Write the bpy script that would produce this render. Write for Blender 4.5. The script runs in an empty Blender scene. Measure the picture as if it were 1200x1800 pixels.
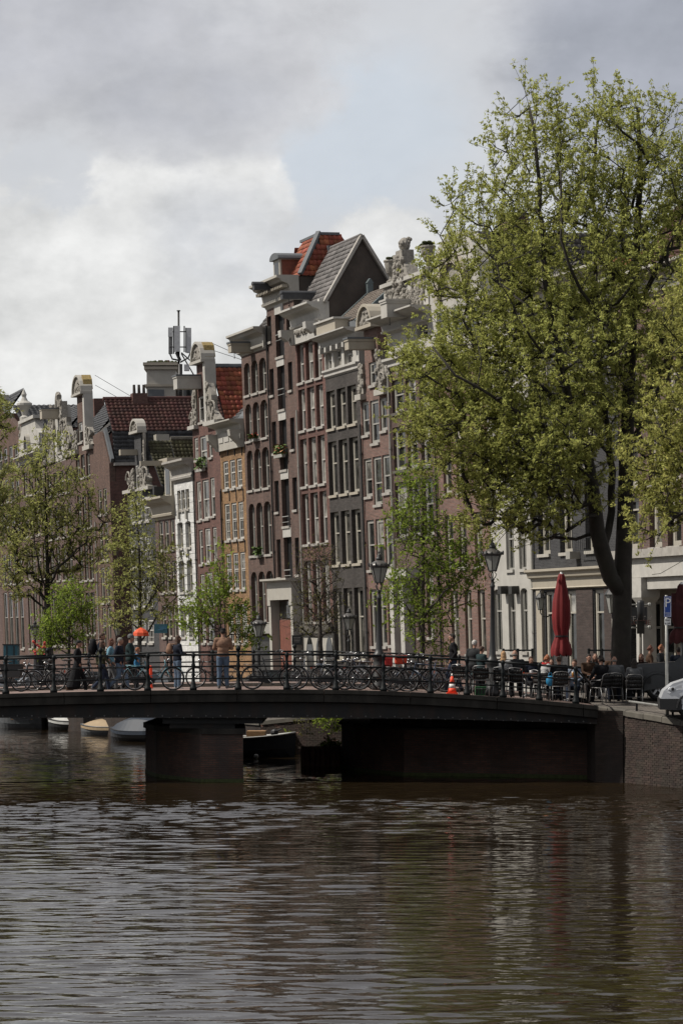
import bpy, bmesh, math, random
import numpy as np
from mathutils import Vector, Matrix, Euler
R = math.radians
SC = bpy.context.scene
COL = SC.collection
rnd = random.Random(7)

# ------------------------------------------------------------------ camera
F, CX, HY, ZC = 4500.0, 600.0, 1118.0, 4.27      # focal length and horizon of the photograph in its own pixels, eye height
cam_d = bpy.data.cameras.new("camera"); cam = bpy.data.objects.new("camera", cam_d); COL.objects.link(cam)
cam_d.sensor_fit = 'VERTICAL'; cam_d.sensor_height = 36.0; cam_d.sensor_width = 24.0
cam_d.lens = F / 1800.0 * 36.0
cam_d.shift_y = (HY - 900.0) / 1800.0
cam_d.clip_start = 0.5; cam_d.clip_end = 6000
cam.location = (0, 0, ZC); cam.rotation_euler = (R(90), 0, 0)
SC.camera = cam

# ------------------------------------------------------------------ sun and sky
SUN_EL = R(48)
SUN_H = Vector((-0.995, -0.07)).normalized()
sun_dir = Vector((SUN_H.x * math.cos(SUN_EL), SUN_H.y * math.cos(SUN_EL), math.sin(SUN_EL)))
sd = bpy.data.lights.new("sun", 'SUN'); so = bpy.data.objects.new("sun", sd); COL.objects.link(so)
sd.energy = 4.5; sd.angle = R(0.6); sd.color = (1.0, 0.94, 0.85)
so.rotation_euler = sun_dir.to_track_quat('Z', 'Y').to_euler()
so.location = (0, 0, 60)

W = bpy.data.worlds.new("World"); SC.world = W; W.use_nodes = True
def build_world():
    nt = W.node_tree; nt.nodes.clear(); N = nt.nodes; L = nt.links
    def n(t, **k):
        x = N.new(t)
        for a, b in k.items(): setattr(x, a, b)
        return x
    def m(op, a, b=None, c=None, clamp=False):
        x = n('ShaderNodeMath', operation=op, use_clamp=clamp)
        for i, s in enumerate((a, b, c)):
            if s is None: continue
            if isinstance(s, (int, float)): x.inputs[i].default_value = s
            else: L.new(s, x.inputs[i])
        return x.outputs[0]
    def mixc(f, a, b):
        x = n('ShaderNodeMix', data_type='RGBA')
        for i, s in ((0, f), (6, a), (7, b)):
            if isinstance(s, (int, float)): x.inputs[i].default_value = s
            elif isinstance(s, tuple): x.inputs[i].default_value = (*s, 1)
            else: L.new(s, x.inputs[i])
        return x.outputs[2]
    def ss(x, a, b):
        r = n('ShaderNodeMapRange', interpolation_type='SMOOTHSTEP')
        L.new(x, r.inputs[0]); r.inputs[1].default_value = a; r.inputs[2].default_value = b
        return r.outputs[0]
    out = n('ShaderNodeOutputWorld')
    sky = n('ShaderNodeTexSky', sky_type='NISHITA', sun_disc=False)
    sky.sun_elevation = SUN_EL; sky.sun_rotation = math.atan2(SUN_H.x, SUN_H.y)
    bg = n('ShaderNodeBackground'); L.new(sky.outputs[0], bg.inputs[0]); bg.inputs[1].default_value = 0.11
    tc = n('ShaderNodeTexCoord'); sep = n('ShaderNodeSeparateXYZ'); L.new(tc.outputs['Generated'], sep.inputs[0])
    x, y, z = sep.outputs
    az = m('ARCTAN2', x, y)                       # azimuth, 0 straight ahead
    hr = m('SQRT', m('ADD', m('MULTIPLY', x, x), m('MULTIPLY', y, y)))
    el = m('ARCTAN2', z, hr)
    # cloud coordinates in degrees of azimuth and elevation
    A = m('MULTIPLY', az, 57.2958); E = m('MULTIPLY', el, 57.2958)
    cmb = n('ShaderNodeCombineXYZ'); L.new(m('MULTIPLY', x, 1.0), cmb.inputs[0]); L.new(y, cmb.inputs[1]); L.new(m('MULTIPLY', z, 1.5), cmb.inputs[2])
    def noise(sc, det, rough, off=0.0, dist=0.0):
        mp = n('ShaderNodeMapping'); mp.inputs[1].default_value = (off, off * .7, off * 1.3); L.new(cmb.outputs[0], mp.inputs[0])
        t = n('ShaderNodeTexNoise'); t.inputs['Scale'].default_value = sc; t.inputs['Detail'].default_value = det
        t.inputs['Roughness'].default_value = rough; t.inputs['Distortion'].default_value = dist
        L.new(mp.outputs[0], t.inputs['Vector']); return t.outputs['Fac']
    nA = noise(14, 7, .56, 1.1, .4); nB = noise(38, 6, .58, 4.2, .3); nC = noise(5, 6, .55, 9.3); nD = noise(3.0, 5, .55, 2.7)
    nE = noise(85, 5, .6, 6.6, .2)
    wob = m('ADD', m('ADD', m('MULTIPLY', m('SUBTRACT', nA, .5), 4.0), m('MULTIPLY', m('SUBTRACT', nB, .5), 3.2)), m('MULTIPLY', m('SUBTRACT', nE, .5), 2.0))
    def relief(sc, det, rough, off, amt):         # sunward side of every billow brighter than its lee side
        def nz(dx, dz):
            mp = n('ShaderNodeMapping'); mp.inputs[1].default_value = (off + dx, off * .7, off * 1.3 + dz); L.new(cmb.outputs[0], mp.inputs[0])
            t = n('ShaderNodeTexNoise'); t.inputs['Scale'].default_value = sc; t.inputs['Detail'].default_value = det; t.inputs['Roughness'].default_value = rough
            L.new(mp.outputs[0], t.inputs['Vector']); return t.outputs['Fac']
        d = .16 / sc
        return m('MULTIPLY', m('SUBTRACT', nz(0, 0), nz(-d, d)), amt)
    rel = m('ADD', relief(11, 9, .58, 1.1, 2.2), relief(42, 6, .55, 4.2, .6))
    def blob(a0, e0, ra, re):                     # signed closeness to an ellipse in the sky: 1 centre, 0 edge
        dx = m('DIVIDE', m('SUBTRACT', A, a0), ra); dy = m('DIVIDE', m('SUBTRACT', E, e0), re)
        d = m('SQRT', m('ADD', m('MULTIPLY', dx, dx), m('MULTIPLY', dy, dy)))
        return m('SUBTRACT', 1.0, d)
    def mx(*a):
        r = a[0]
        for b in a[1:]: r = m('MAXIMUM', r, b)
        return r
    # cumulus heaps low in the view; A: -7.6..7.6, E: 0..14
    heap = mx(blob(-3.6, 8.4, 2.7, 3.0), blob(-7.0, 6.0, 3.6, 4.2), blob(-2.0, 5.2, 3.2, 3.6), blob(.9, 7.9, 1.7, 1.7), blob(0.8, 5.4, 3.4, 3.2),
              blob(5, 4.4, 5, 3.6), blob(-12, 6.5, 6, 4), blob(14, 6, 7, 3.6), blob(-23, 6, 7, 5), blob(26, 7, 8, 5))
    heapd = m('ADD', heap, m('MULTIPLY', wob, .20))
    fh = ss(heapd, -.06, .15)
    # heaps: white where their crowns catch the light, grey inside
    core = mx(blob(-2.6, 8.6, 2.1, 1.5), blob(-5.4, 1.2, 9, 2.6), blob(2.8, 5.4, 4, 2.0), blob(-12, 5, 5, 3), blob(14, 4, 6, 3))
    puff = ss(m('ADD', m('MULTIPLY', nB, .6), m('MULTIPLY', nE, .4)), .38, .60)
    gray = m('MULTIPLY', ss(m('ADD', core, m('MULTIPLY', wob, .22)), -.2, .6), m('SUBTRACT', 1.0, m('MULTIPLY', puff, .35)))
    mot = ss(nC, .36, .66)
    heapc = mixc(gray, (.90, .885, .85), (.62, .63, .66))
    heapc = mixc(m('MULTIPLY', mot, .35), heapc, (.74, .73, .71))
    # high deck of grey stratocumulus: gap of pale blue in the middle of the view
    deck = mx(blob(-7.0, 13.2, 8.0, 2.4), blob(-3.6, 11.9, 3.8, 1.6), blob(8.0, 11.8, 5.2, 3.8), blob(6.9, 14.2, 4.4, 2.4), blob(0, 17.2, 14, 3.2))
    deck = m('ADD', deck, m('MULTIPLY', wob, .13))
    high = m('MULTIPLY', ss(E, 14.5, 20), m('SUBTRACT', m('MULTIPLY', nD, 3.0), 1.0))
    side = m('MULTIPLY', ss(m('ABSOLUTE', A), 11, 16), m('SUBTRACT', m('MULTIPLY', nD, 3.0), 1.1))
    deckd = mx(deck, high, side)
    fd = ss(deckd, -.15, .28)
    deckc = mixc(ss(deckd, .0, .75), (.71, .705, .71), (.53, .53, .56))
    deckc = mixc(m('MULTIPLY', ss(nB, .42, .66), .30), deckc, (.60, .59, .59)); deckc = mixc(m('MULTIPLY', ss(nA, .40, .65), .35), deckc, (.56, .55, .56))
    # thin veil everywhere
    gap = mx(blob(.2, 11.2, 2.8, 2.0), blob(-24, 12, 6, 5), blob(22, 14, 7, 6), m('SUBTRACT', m('MULTIPLY', ss(E, 16, 20), m('MULTIPLY', nC, 2.0)), .9))
    veil = mixc(ss(m('ADD', gap, m('MULTIPLY', wob, .14)), -.25, .45), (.67, .68, .70), (.64, .70, .77))
    c = mixc(.88, sky.outputs[0], veil)
    deckc = mixc(ss(blob(6.8, 12.6, 4.6, 3.6), .0, .6), deckc, (.42, .43, .475))
    def shade(col, k):
        v = n('ShaderNodeVectorMath', operation='SCALE'); L.new(col, v.inputs[0]); L.new(m('ADD', 1.0, m('MULTIPLY', rel, k)), v.inputs[3]); return v.outputs[0]
    heapc = shade(heapc, .62); deckc = shade(deckc, .36)
    c = veil
    c = mixc(fh, c, heapc); c = mixc(fd, c, deckc)
    c = mixc(m('MULTIPLY', ss(E, 5.5, 0.0), .0), c, (.5, .5, .53))
    bg2 = n('ShaderNodeBackground'); L.new(c, bg2.inputs[0]); bg2.inputs[1].default_value = .80
    mix = n('ShaderNodeMixShader'); mix.inputs[0].default_value = .90
    L.new(bg.outputs[0], mix.inputs[1]); L.new(bg2.outputs[0], mix.inputs[2])
    L.new(mix.outputs[0], out.inputs[0])
build_world()
SC.view_settings.view_transform = 'Standard'; SC.view_settings.look = 'None'
SC.view_settings.gamma = 1.0; SC.view_settings.use_curve_mapping = False
SC.view_settings.exposure = 0.30
SC.render.engine = 'CYCLES'
SC.cycles.max_bounces = 5; SC.cycles.diffuse_bounces = 2; SC.cycles.glossy_bounces = 3
SC.cycles.transmission_bounces = 4; SC.cycles.transparent_max_bounces = 6
SC.cycles.caustics_reflective = False; SC.cycles.caustics_refractive = False

# ------------------------------------------------------------------ measuring helpers
def at(px, Y, row=None, z=0.0):
    """point of the place seen at column px (and row) of the photograph when it stands Y metres away"""
    return Vector(((px - CX) / F * Y, Y, (ZC - (row - HY) / F * Y) if row is not None else z))
def dist(row, z):                                # how far a point of height z is when it shows on that row
    return (ZC - z) * F / (row - HY)

# ------------------------------------------------------------------ materials
def srgb(r, g, b):
    f = lambda c: (c / 255 / 12.92) if c / 255 <= .04045 else ((c / 255 + .055) / 1.055) ** 2.4
    return (f(r), f(g), f(b))
MATS = {}
GAIN = .76
def mat(name, col, rough=.7, metal=0.0, var=.12, scale=6.0, bump=.0, spec=.4, island=0.0, stain=0.0, trans=0.0, streak=0.0, stain_col=(.03, .03, .028)):
    if name in MATS: return MATS[name]
    if not name.startswith(('leaf', 'sign', 'cone', 'cloth', 'parasol', 'lamp')): col = tuple(c * GAIN for c in col)
    m_ = bpy.data.materials.new(name); m_.use_nodes = True; nt = m_.node_tree; N = nt.nodes; L = nt.links
    b = N['Principled BSDF']; b.inputs['Roughness'].default_value = rough; b.inputs['Metallic'].default_value = metal
    b.inputs['Specular IOR Level'].default_value = spec
    tc = N.new('ShaderNodeTexCoord'); geo = N.new('ShaderNodeNewGeometry')
    no = N.new('ShaderNodeTexNoise'); no.inputs['Scale'].default_value = scale; no.inputs['Detail'].default_value = 5; no.inputs['Roughness'].default_value = .6
    L.new(tc.outputs['Object'], no.inputs['Vector'])
    hsv = N.new('ShaderNodeHueSaturation'); hsv.inputs['Color'].default_value = (*col, 1)
    mr = N.new('ShaderNodeMapRange'); mr.inputs[1].default_value = .25; mr.inputs[2].default_value = .75
    mr.inputs[3].default_value = 1 - var * 1.6; mr.inputs[4].default_value = 1 + var * 1.6
    L.new(no.outputs['Fac'], mr.inputs[0]); val = mr.outputs[0]
    if island:
        mi = N.new('ShaderNodeMapRange'); mi.inputs[3].default_value = 1 - island; mi.inputs[4].default_value = 1 + island
        L.new(geo.outputs['Random Per Island'], mi.inputs[0])
        mm = N.new('ShaderNodeMath'); mm.operation = 'MULTIPLY'; L.new(val, mm.inputs[0]); L.new(mi.outputs[0], mm.inputs[1]); val = mm.outputs[0]
        mh = N.new('ShaderNodeMapRange'); mh.inputs[3].default_value = .5 - island * .035; mh.inputs[4].default_value = .5 + island * .035
        wn = N.new('ShaderNodeTexWhiteNoise'); wn.noise_dimensions = '1D'; L.new(geo.outputs['Random Per Island'], wn.inputs['W'])
        L.new(wn.outputs['Value'], mh.inputs[0]); L.new(mh.outputs[0], hsv.inputs['Hue'])
    L.new(val, hsv.inputs['Value']); c = hsv.outputs[0]
    if stain or streak:
        n2 = N.new('ShaderNodeTexNoise'); n2.inputs['Scale'].default_value = 1.3; n2.inputs['Detail'].default_value = 7; n2.inputs['Roughness'].default_value = .66
        mp = N.new('ShaderNodeMapping'); mp.inputs['Scale'].default_value = (2.2, 2.2, .45) if streak else (1, 1, 1)
        L.new(tc.outputs['Object'], mp.inputs[0]); L.new(mp.outputs[0], n2.inputs['Vector'])
        r2 = N.new('ShaderNodeMapRange'); r2.inputs[1].default_value = .45; r2.inputs[2].default_value = .72; r2.inputs[4].default_value = max(stain, streak)
        L.new(n2.outputs['Fac'], r2.inputs[0])
        mx = N.new('ShaderNodeMix'); mx.data_type = 'RGBA'; L.new(r2.outputs[0], mx.inputs[0]); L.new(c, mx.inputs[6]); mx.inputs[7].default_value = (*stain_col, 1)
        c = mx.outputs[2]
    L.new(c, b.inputs['Base Color'])
    if bump:
        bp = N.new('ShaderNodeBump'); bp.inputs['Strength'].default_value = bump; bp.inputs['Distance'].default_value = .02
        L.new(no.outputs['Fac'], bp.inputs['Height']); L.new(bp.outputs[0], b.inputs['Normal'])
    if trans:
        tr = N.new('ShaderNodeBsdfTranslucent'); L.new(c, tr.inputs[0]); ms = N.new('ShaderNodeMixShader'); ms.inputs[0].default_value = trans
        L.new(b.outputs[0], ms.inputs[1]); L.new(tr.outputs[0], ms.inputs[2]); L.new(ms.outputs[0], N['Material Output'].inputs[0])
    MATS[name] = m_; return m_

def brick_mat(name, c1, c2, mortar, bw=.22, bh=.063, patch=.35, soot_shade=.35, msize=.012, big=.0):
    c1, c2, mortar = [tuple(q * GAIN for q in c) for c in (c1, c2, mortar)]
    m_ = bpy.data.materials.new(name); m_.use_nodes = True; nt = m_.node_tree; N = nt.nodes; L = nt.links
    b = N['Principled BSDF']; b.inputs['Roughness'].default_value = .9; b.inputs['Specular IOR Level'].default_value = .25
    uv = N.new('ShaderNodeUVMap'); tc = N.new('ShaderNodeTexCoord')
    br = N.new('ShaderNodeTexBrick'); L.new(uv.outputs[0], br.inputs['Vector'])
    br.inputs['Scale'].default_value = 1.0; br.inputs['Brick Width'].default_value = bw; br.inputs['Row Height'].default_value = bh
    br.inputs['Mortar Size'].default_value = msize; br.inputs['Mortar Smooth'].default_value = .2; br.inputs['Bias'].default_value = -.1
    br.inputs['Color1'].default_value = (*c1, 1); br.inputs['Color2'].default_value = (*c2, 1); br.inputs['Mortar'].default_value = (*mortar, 1)
    n1 = N.new('ShaderNodeTexNoise'); n1.inputs['Scale'].default_value = .55; n1.inputs['Detail'].default_value = 8; n1.inputs['Roughness'].default_value = .68
    L.new(tc.outputs['Object'], n1.inputs['Vector'])
    r1 = N.new('ShaderNodeMapRange'); r1.inputs[1].default_value = .3; r1.inputs[2].default_value = .7; r1.inputs[3].default_value = 1 - patch; r1.inputs[4].default_value = 1 + patch
    L.new(n1.outputs['Fac'], r1.inputs[0])
    n3 = N.new('ShaderNodeTexNoise'); n3.inputs['Scale'].default_value = 1.0; n3.inputs['Detail'].default_value = 6; n3.inputs['Roughness'].default_value = .75
    mp3 = N.new('ShaderNodeMapping'); mp3.inputs['Scale'].default_value = (2.2, 7.5, 1); L.new(uv.outputs[0], mp3.inputs[0]); L.new(mp3.outputs[0], n3.inputs['Vector'])
    r3 = N.new('ShaderNodeMapRange'); r3.inputs[1].default_value = .3; r3.inputs[2].default_value = .7; r3.inputs[3].default_value = .70; r3.inputs[4].default_value = 1.34; L.new(n3.outputs['Fac'], r3.inputs[0])
    m3 = N.new('ShaderNodeMath'); m3.operation = 'MULTIPLY'; L.new(r1.outputs[0], m3.inputs[0]); L.new(r3.outputs[0], m3.inputs[1])
    hs = N.new('ShaderNodeHueSaturation'); L.new(m3.outputs[0], hs.inputs['Value']); L.new(br.outputs['Color'], hs.inputs['Color'])
    n2 = N.new('ShaderNodeTexNoise'); n2.inputs['Scale'].default_value = 1.0; n2.inputs['Detail'].default_value = 7
    mp = N.new('ShaderNodeMapping'); mp.inputs['Scale'].default_value = (1.6, 1.6, .3); mp.inputs['Location'].default_value = (3, 7, 1)
    L.new(tc.outputs['Object'], mp.inputs[0]); L.new(mp.outputs[0], n2.inputs['Vector'])
    r2 = N.new('ShaderNodeMapRange'); r2.inputs[1].default_value = .46; r2.inputs[2].default_value = .7; r2.inputs[4].default_value = soot_shade; L.new(n2.outputs['Fac'], r2.inputs[0])
    mx = N.new('ShaderNodeMix'); mx.data_type = 'RGBA'; L.new(r2.outputs[0], mx.inputs[0]); L.new(hs.outputs[0], mx.inputs[6]); mx.inputs[7].default_value = (.035, .03, .028, 1)
    L.new(mx.outputs[2], b.inputs['Base Color'])
    bp = N.new('ShaderNodeBump'); bp.inputs['Strength'].default_value = .5; bp.inputs['Distance'].default_value = .01; bp.invert = True
    L.new(br.outputs['Fac'], bp.inputs['Height']); L.new(bp.outputs[0], b.inputs['Normal'])
    MATS[name] = m_; return m_

def glass_mat(name, col, rough=.06, wav=.02):
    m_ = bpy.data.materials.new(name); m_.use_nodes = True; nt = m_.node_tree; N = nt.nodes; L = nt.links
    b = N['Principled BSDF']; b.inputs['Roughness'].default_value = rough; b.inputs['Specular IOR Level'].default_value = .6
    tc = N.new('ShaderNodeTexCoord'); no = N.new('ShaderNodeTexNoise'); no.inputs['Scale'].default_value = 1.7; no.inputs['Detail'].default_value = 2
    oi = N.new('ShaderNodeObjectInfo'); va = N.new('ShaderNodeVectorMath'); va.operation = 'ADD'
    cm = N.new('ShaderNodeCombineXYZ'); ml = N.new('ShaderNodeMath'); ml.operation = 'MULTIPLY'; ml.inputs[1].default_value = 50
    L.new(oi.outputs['Random'], ml.inputs[0]); L.new(ml.outputs[0], cm.inputs[0]); L.new(cm.outputs[0], va.inputs[0]); L.new(tc.outputs['Object'], va.inputs[1])
    L.new(va.outputs[0], no.inputs['Vector'])
    mr = N.new('ShaderNodeMapRange'); mr.inputs[1].default_value = .35; mr.inputs[2].default_value = .7; mr.inputs[3].default_value = .3; mr.inputs[4].default_value = 1.5
    L.new(no.outputs['Fac'], mr.inputs[0])
    hs = N.new('ShaderNodeHueSaturation'); hs.inputs['Color'].default_value = (*col, 1); L.new(mr.outputs[0], hs.inputs['Value'])
    L.new(hs.outputs[0], b.inputs['Base Color'])
    bp = N.new('ShaderNodeBump'); bp.inputs['Strength'].default_value = wav; bp.inputs['Distance'].default_value = .1
    L.new(no.outputs['Fac'], bp.inputs['Height']); L.new(bp.outputs[0], b.inputs['Normal'])
    MATS[name] = m_; return m_

# ------------------------------------------------------------------ mesh helpers
def uv_box(me):
    n = len(me.loops)
    if n == 0: return
    uvl = me.uv_layers.new(name="UVMap")
    co = np.empty(len(me.vertices) * 3, dtype=np.float32); me.vertices.foreach_get('co', co); co = co.reshape(-1, 3)
    li = np.empty(n, dtype=np.int32); me.loops.foreach_get('vertex_index', li)
    nf = len(me.polygons); nor = np.empty(nf * 3, dtype=np.float32); me.polygons.foreach_get('normal', nor); nor = np.abs(nor.reshape(-1, 3))
    lt = np.empty(nf, dtype=np.int32); me.polygons.foreach_get('loop_total', lt)
    ax = np.repeat(np.argmax(nor * np.array([1, 1, .8]), axis=1), lt)
    c = co[li]; u = np.where(ax == 0, c[:, 1], c[:, 0]); v = np.where(ax == 2, c[:, 1], c[:, 2])
    uvl.data.foreach_set('uv', np.stack([u, v], 1).astype(np.float32).ravel())

class MB:
    def __init__(s): s.v = []; s.f = []; s.mi = []; s.cur = 0; s.T = None
    def add(s, vs, fs):
        o = len(s.v)
        if s.T is not None: vs = [s.T @ Vector(p) for p in vs]
        s.v.extend([tuple(p) for p in vs]); s.f.extend([tuple(i + o for i in f) for f in fs]); s.mi.extend([s.cur] * len(fs)); return s
    def quad(s, a, b, c, d): return s.add([a, b, c, d], [(0, 1, 2, 3)])
    def box(s, x0, x1, y0, y1, z0, z1):
        v = [(x0, y0, z0), (x1, y0, z0), (x1, y1, z0), (x0, y1, z0), (x0, y0, z1), (x1, y0, z1), (x1, y1, z1), (x0, y1, z1)]
        return s.add(v, [(0, 3, 2, 1), (4, 5, 6, 7), (0, 1, 5, 4), (1, 2, 6, 5), (2, 3, 7, 6), (3, 0, 4, 7)])
    def bar(s, a, b, w, h=None, up=(0, 0, 1)):
        """rectangular bar from a to b"""
        a = Vector(a); b = Vector(b); h = h or w; d = (b - a).normalized(); u = Vector(up)
        if abs(d.dot(u)) > .99: u = Vector((1, 0, 0))
        r = d.cross(u).normalized() * w / 2; t = r.cross(d).normalized() * h / 2
        v = [a - r - t, a + r - t, a + r + t, a - r + t, b - r - t, b + r - t, b + r + t, b - r + t]
        return s.add(v, [(0, 3, 2, 1), (4, 5, 6, 7), (0, 1, 5, 4), (1, 2, 6, 5), (2, 3, 7, 6), (3, 0, 4, 7)])
    def tube(s, pts, rad, n=6, cap=True):
        pts = [Vector(p) for p in pts]; m = len(pts)
        if not hasattr(rad, '__len__'): rad = [rad] * m
        vs = []; u = None
        for i, p in enumerate(pts):
            d = (pts[min(i + 1, m - 1)] - pts[max(i - 1, 0)])
            d = d.normalized() if d.length > 1e-9 else Vector((0, 0, 1))
            if u is None: u = d.orthogonal().normalized()
            else:
                u = (u - d * u.dot(d)); u = u.normalized() if u.length > 1e-6 else d.orthogonal().normalized()
            w = d.cross(u)
            for k in range(n):
                t = 2 * math.pi * k / n; vs.append(p + (u * math.cos(t) + w * math.sin(t)) * rad[i])
        fs = [(i * n + k, i * n + (k + 1) % n, (i + 1) * n + (k + 1) % n, (i + 1) * n + k) for i in range(m - 1) for k in range(n)]
        if cap: fs += [tuple(reversed(range(n))), tuple((m - 1) * n + k for k in range(n))]
        return s.add(vs, fs)
    def lathe(s, prof, n=12, c=(0, 0, 0), cap=True, ang=None):
        vs = []; m = len(prof); cx, cy, cz = c
        for r, z in prof:
            for k in range(n):
                t = 2 * math.pi * (k + .5) / n; vs.append((cx + r * math.cos(t), cy + r * math.sin(t), cz + z))
        fs = [(i * n + k, i * n + (k + 1) % n, (i + 1) * n + (k + 1) % n, (i + 1) * n + k) for i in range(m - 1) for k in range(n)]
        if cap: fs += [tuple(reversed(range(n))), tuple((m - 1) * n + k for k in range(n))]
        return s.add(vs, fs)
    def prism(s, poly, a0, a1, axis='y'):
        """poly of 2-D points pushed along an axis. axis y: poly=(x,z); axis x: poly=(y,z); axis z: poly=(x,y)"""
        n = len(poly)
        f = {'y': lambda p, a: (p[0], a, p[1]), 'x': lambda p, a: (a, p[0], p[1]), 'z': lambda p, a: (p[0], p[1], a)}[axis]
        vs = [f(p, a0) for p in poly] + [f(p, a1) for p in poly]
        fs = [tuple(range(n)), tuple(reversed(range(n, 2 * n)))] + [(i, i + n, (i + 1) % n + n, (i + 1) % n) for i in range(n)]
        return s.add(vs, fs)
    def ell(s, c, r, n=8, m=6):
        if not hasattr(r, '__len__'): r = (r, r, r)
        vs = [(c[0], c[1], c[2] - r[2])]
        for i in range(1, m):
            a = -math.pi / 2 + math.pi * i / m
            for k in range(n):
                t = 2 * math.pi * k / n; vs.append((c[0] + r[0] * math.cos(a) * math.cos(t), c[1] + r[1] * math.cos(a) * math.sin(t), c[2] + r[2] * math.sin(a)))
        vs.append((c[0], c[1], c[2] + r[2])); e = len(vs) - 1
        fs = [(0, 1 + (k + 1) % n, 1 + k) for k in range(n)]
        for i in range(m - 2):
            for k in range(n):
                a = 1 + i * n + k; b_ = 1 + i * n + (k + 1) % n; fs.append((a, b_, b_ + n, a + n))
        fs += [(1 + (m - 2) * n + k, 1 + (m - 2) * n + (k + 1) % n, e) for k in range(n)]
        return s.add(vs, fs)
    def mesh(s, name, mats, smooth=False, fix=True):
        me = bpy.data.meshes.new(name); me.from_pydata(s.v, [], s.f); me.update()
        for m_ in (mats if isinstance(mats, (list, tuple)) else [mats]): me.materials.append(m_)
        if any(s.mi): me.polygons.foreach_set('material_index', s.mi)
        if fix:
            b = bmesh.new(); b.from_mesh(me); bmesh.ops.recalc_face_normals(b, faces=b.faces); b.to_mesh(me); b.free()
        uv_box(me)
        if smooth:
            me.polygons.foreach_set('use_smooth', [True] * len(me.polygons))
        return me
    def build(s, name, mats, parent=None, smooth=False, fix=True, **kw):
        return obj(name, s.mesh(name, mats, smooth, fix), parent, **kw)

KIDS = {}
def obj(name, me, parent=None, loc=None, rot=None, scale=None):
    o = bpy.data.objects.new(name, me); COL.objects.link(o)
    if parent is not None: o.parent = parent; KIDS.setdefault(parent.name, []).append(o)
    if loc is not None: o.location = loc
    if rot is not None: o.rotation_euler = rot
    if scale is not None: o.scale = scale
    return o
def tag(o, label=None, cat=None, group=None, kind=None):
    if label: o['label'] = label
    if cat: o['category'] = cat
    if group: o['group'] = group
    if kind: o['kind'] = kind
    return o
def thing(name, label, cat, loc=(0, 0, 0), rz=0.0, group=None, rx=0.0):
    return tag(obj(name, None, None, loc, (rx, 0, rz)), label, cat, group)
def copy_tree(o, parent=None, **kw):
    c = o.copy(); COL.objects.link(c); c.parent = parent
    if parent is not None: KIDS.setdefault(parent.name, []).append(c)
    for ch in list(KIDS.get(o.name, [])): copy_tree(ch, c)
    for k, v in kw.items():
        if k in ('label', 'group', 'category'): c[k] = v
        else: setattr(c, k, v)
    return c
# ------------------------------------------------------------------ shared materials
brick_mat('brick_quay', (.040, .025, .020), (.026, .018, .015), (.026, .023, .019), soot_shade=.8, patch=.45)  # tree shade put into the brick tone and dark patches, besides real dirt
brick_mat('brick_pier', (.105, .05, .036), (.06, .035, .027), (.05, .042, .036), soot_shade=.85, patch=.4)
brick_mat('paving', (.30, .21, .18), (.24, .165, .145), (.17, .13, .115), bw=.21, bh=.1, soot_shade=.25, patch=.2)
brick_mat('paving_quay', (.17, .15, .13), (.13, .115, .10), (.09, .08, .07), bw=.21, bh=.1, soot_shade=.4, patch=.25)
mat('stone_grey', (.105, .095, .078), .85, var=.18, scale=3, stain=.55, bump=.3)
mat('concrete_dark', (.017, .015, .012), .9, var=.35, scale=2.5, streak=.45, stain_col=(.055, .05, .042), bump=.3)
mat('steel_black', (.012, .013, .014), .6, var=.2, scale=4, spec=.3)
mat('steel_under', (.012, .012, .012), .75, var=.3, scale=2, streak=.5, stain_col=(.035, .018, .01))
mat('rail_paint', (.005, .007, .008), .6, var=.1, scale=8, spec=.2)
mat('asphalt', (.055, .052, .05), .9, var=.15, scale=5)
mat('white_paint', (.47, .455, .42), .6, var=.1, scale=3, stain=.12, stain_col=(.3, .28, .24))
mat('moss', (.045, .055, .018), .95, var=.3, scale=9)
mat('rust', (.075, .032, .02), .85, var=.35, scale=3, streak=.5)

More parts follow.
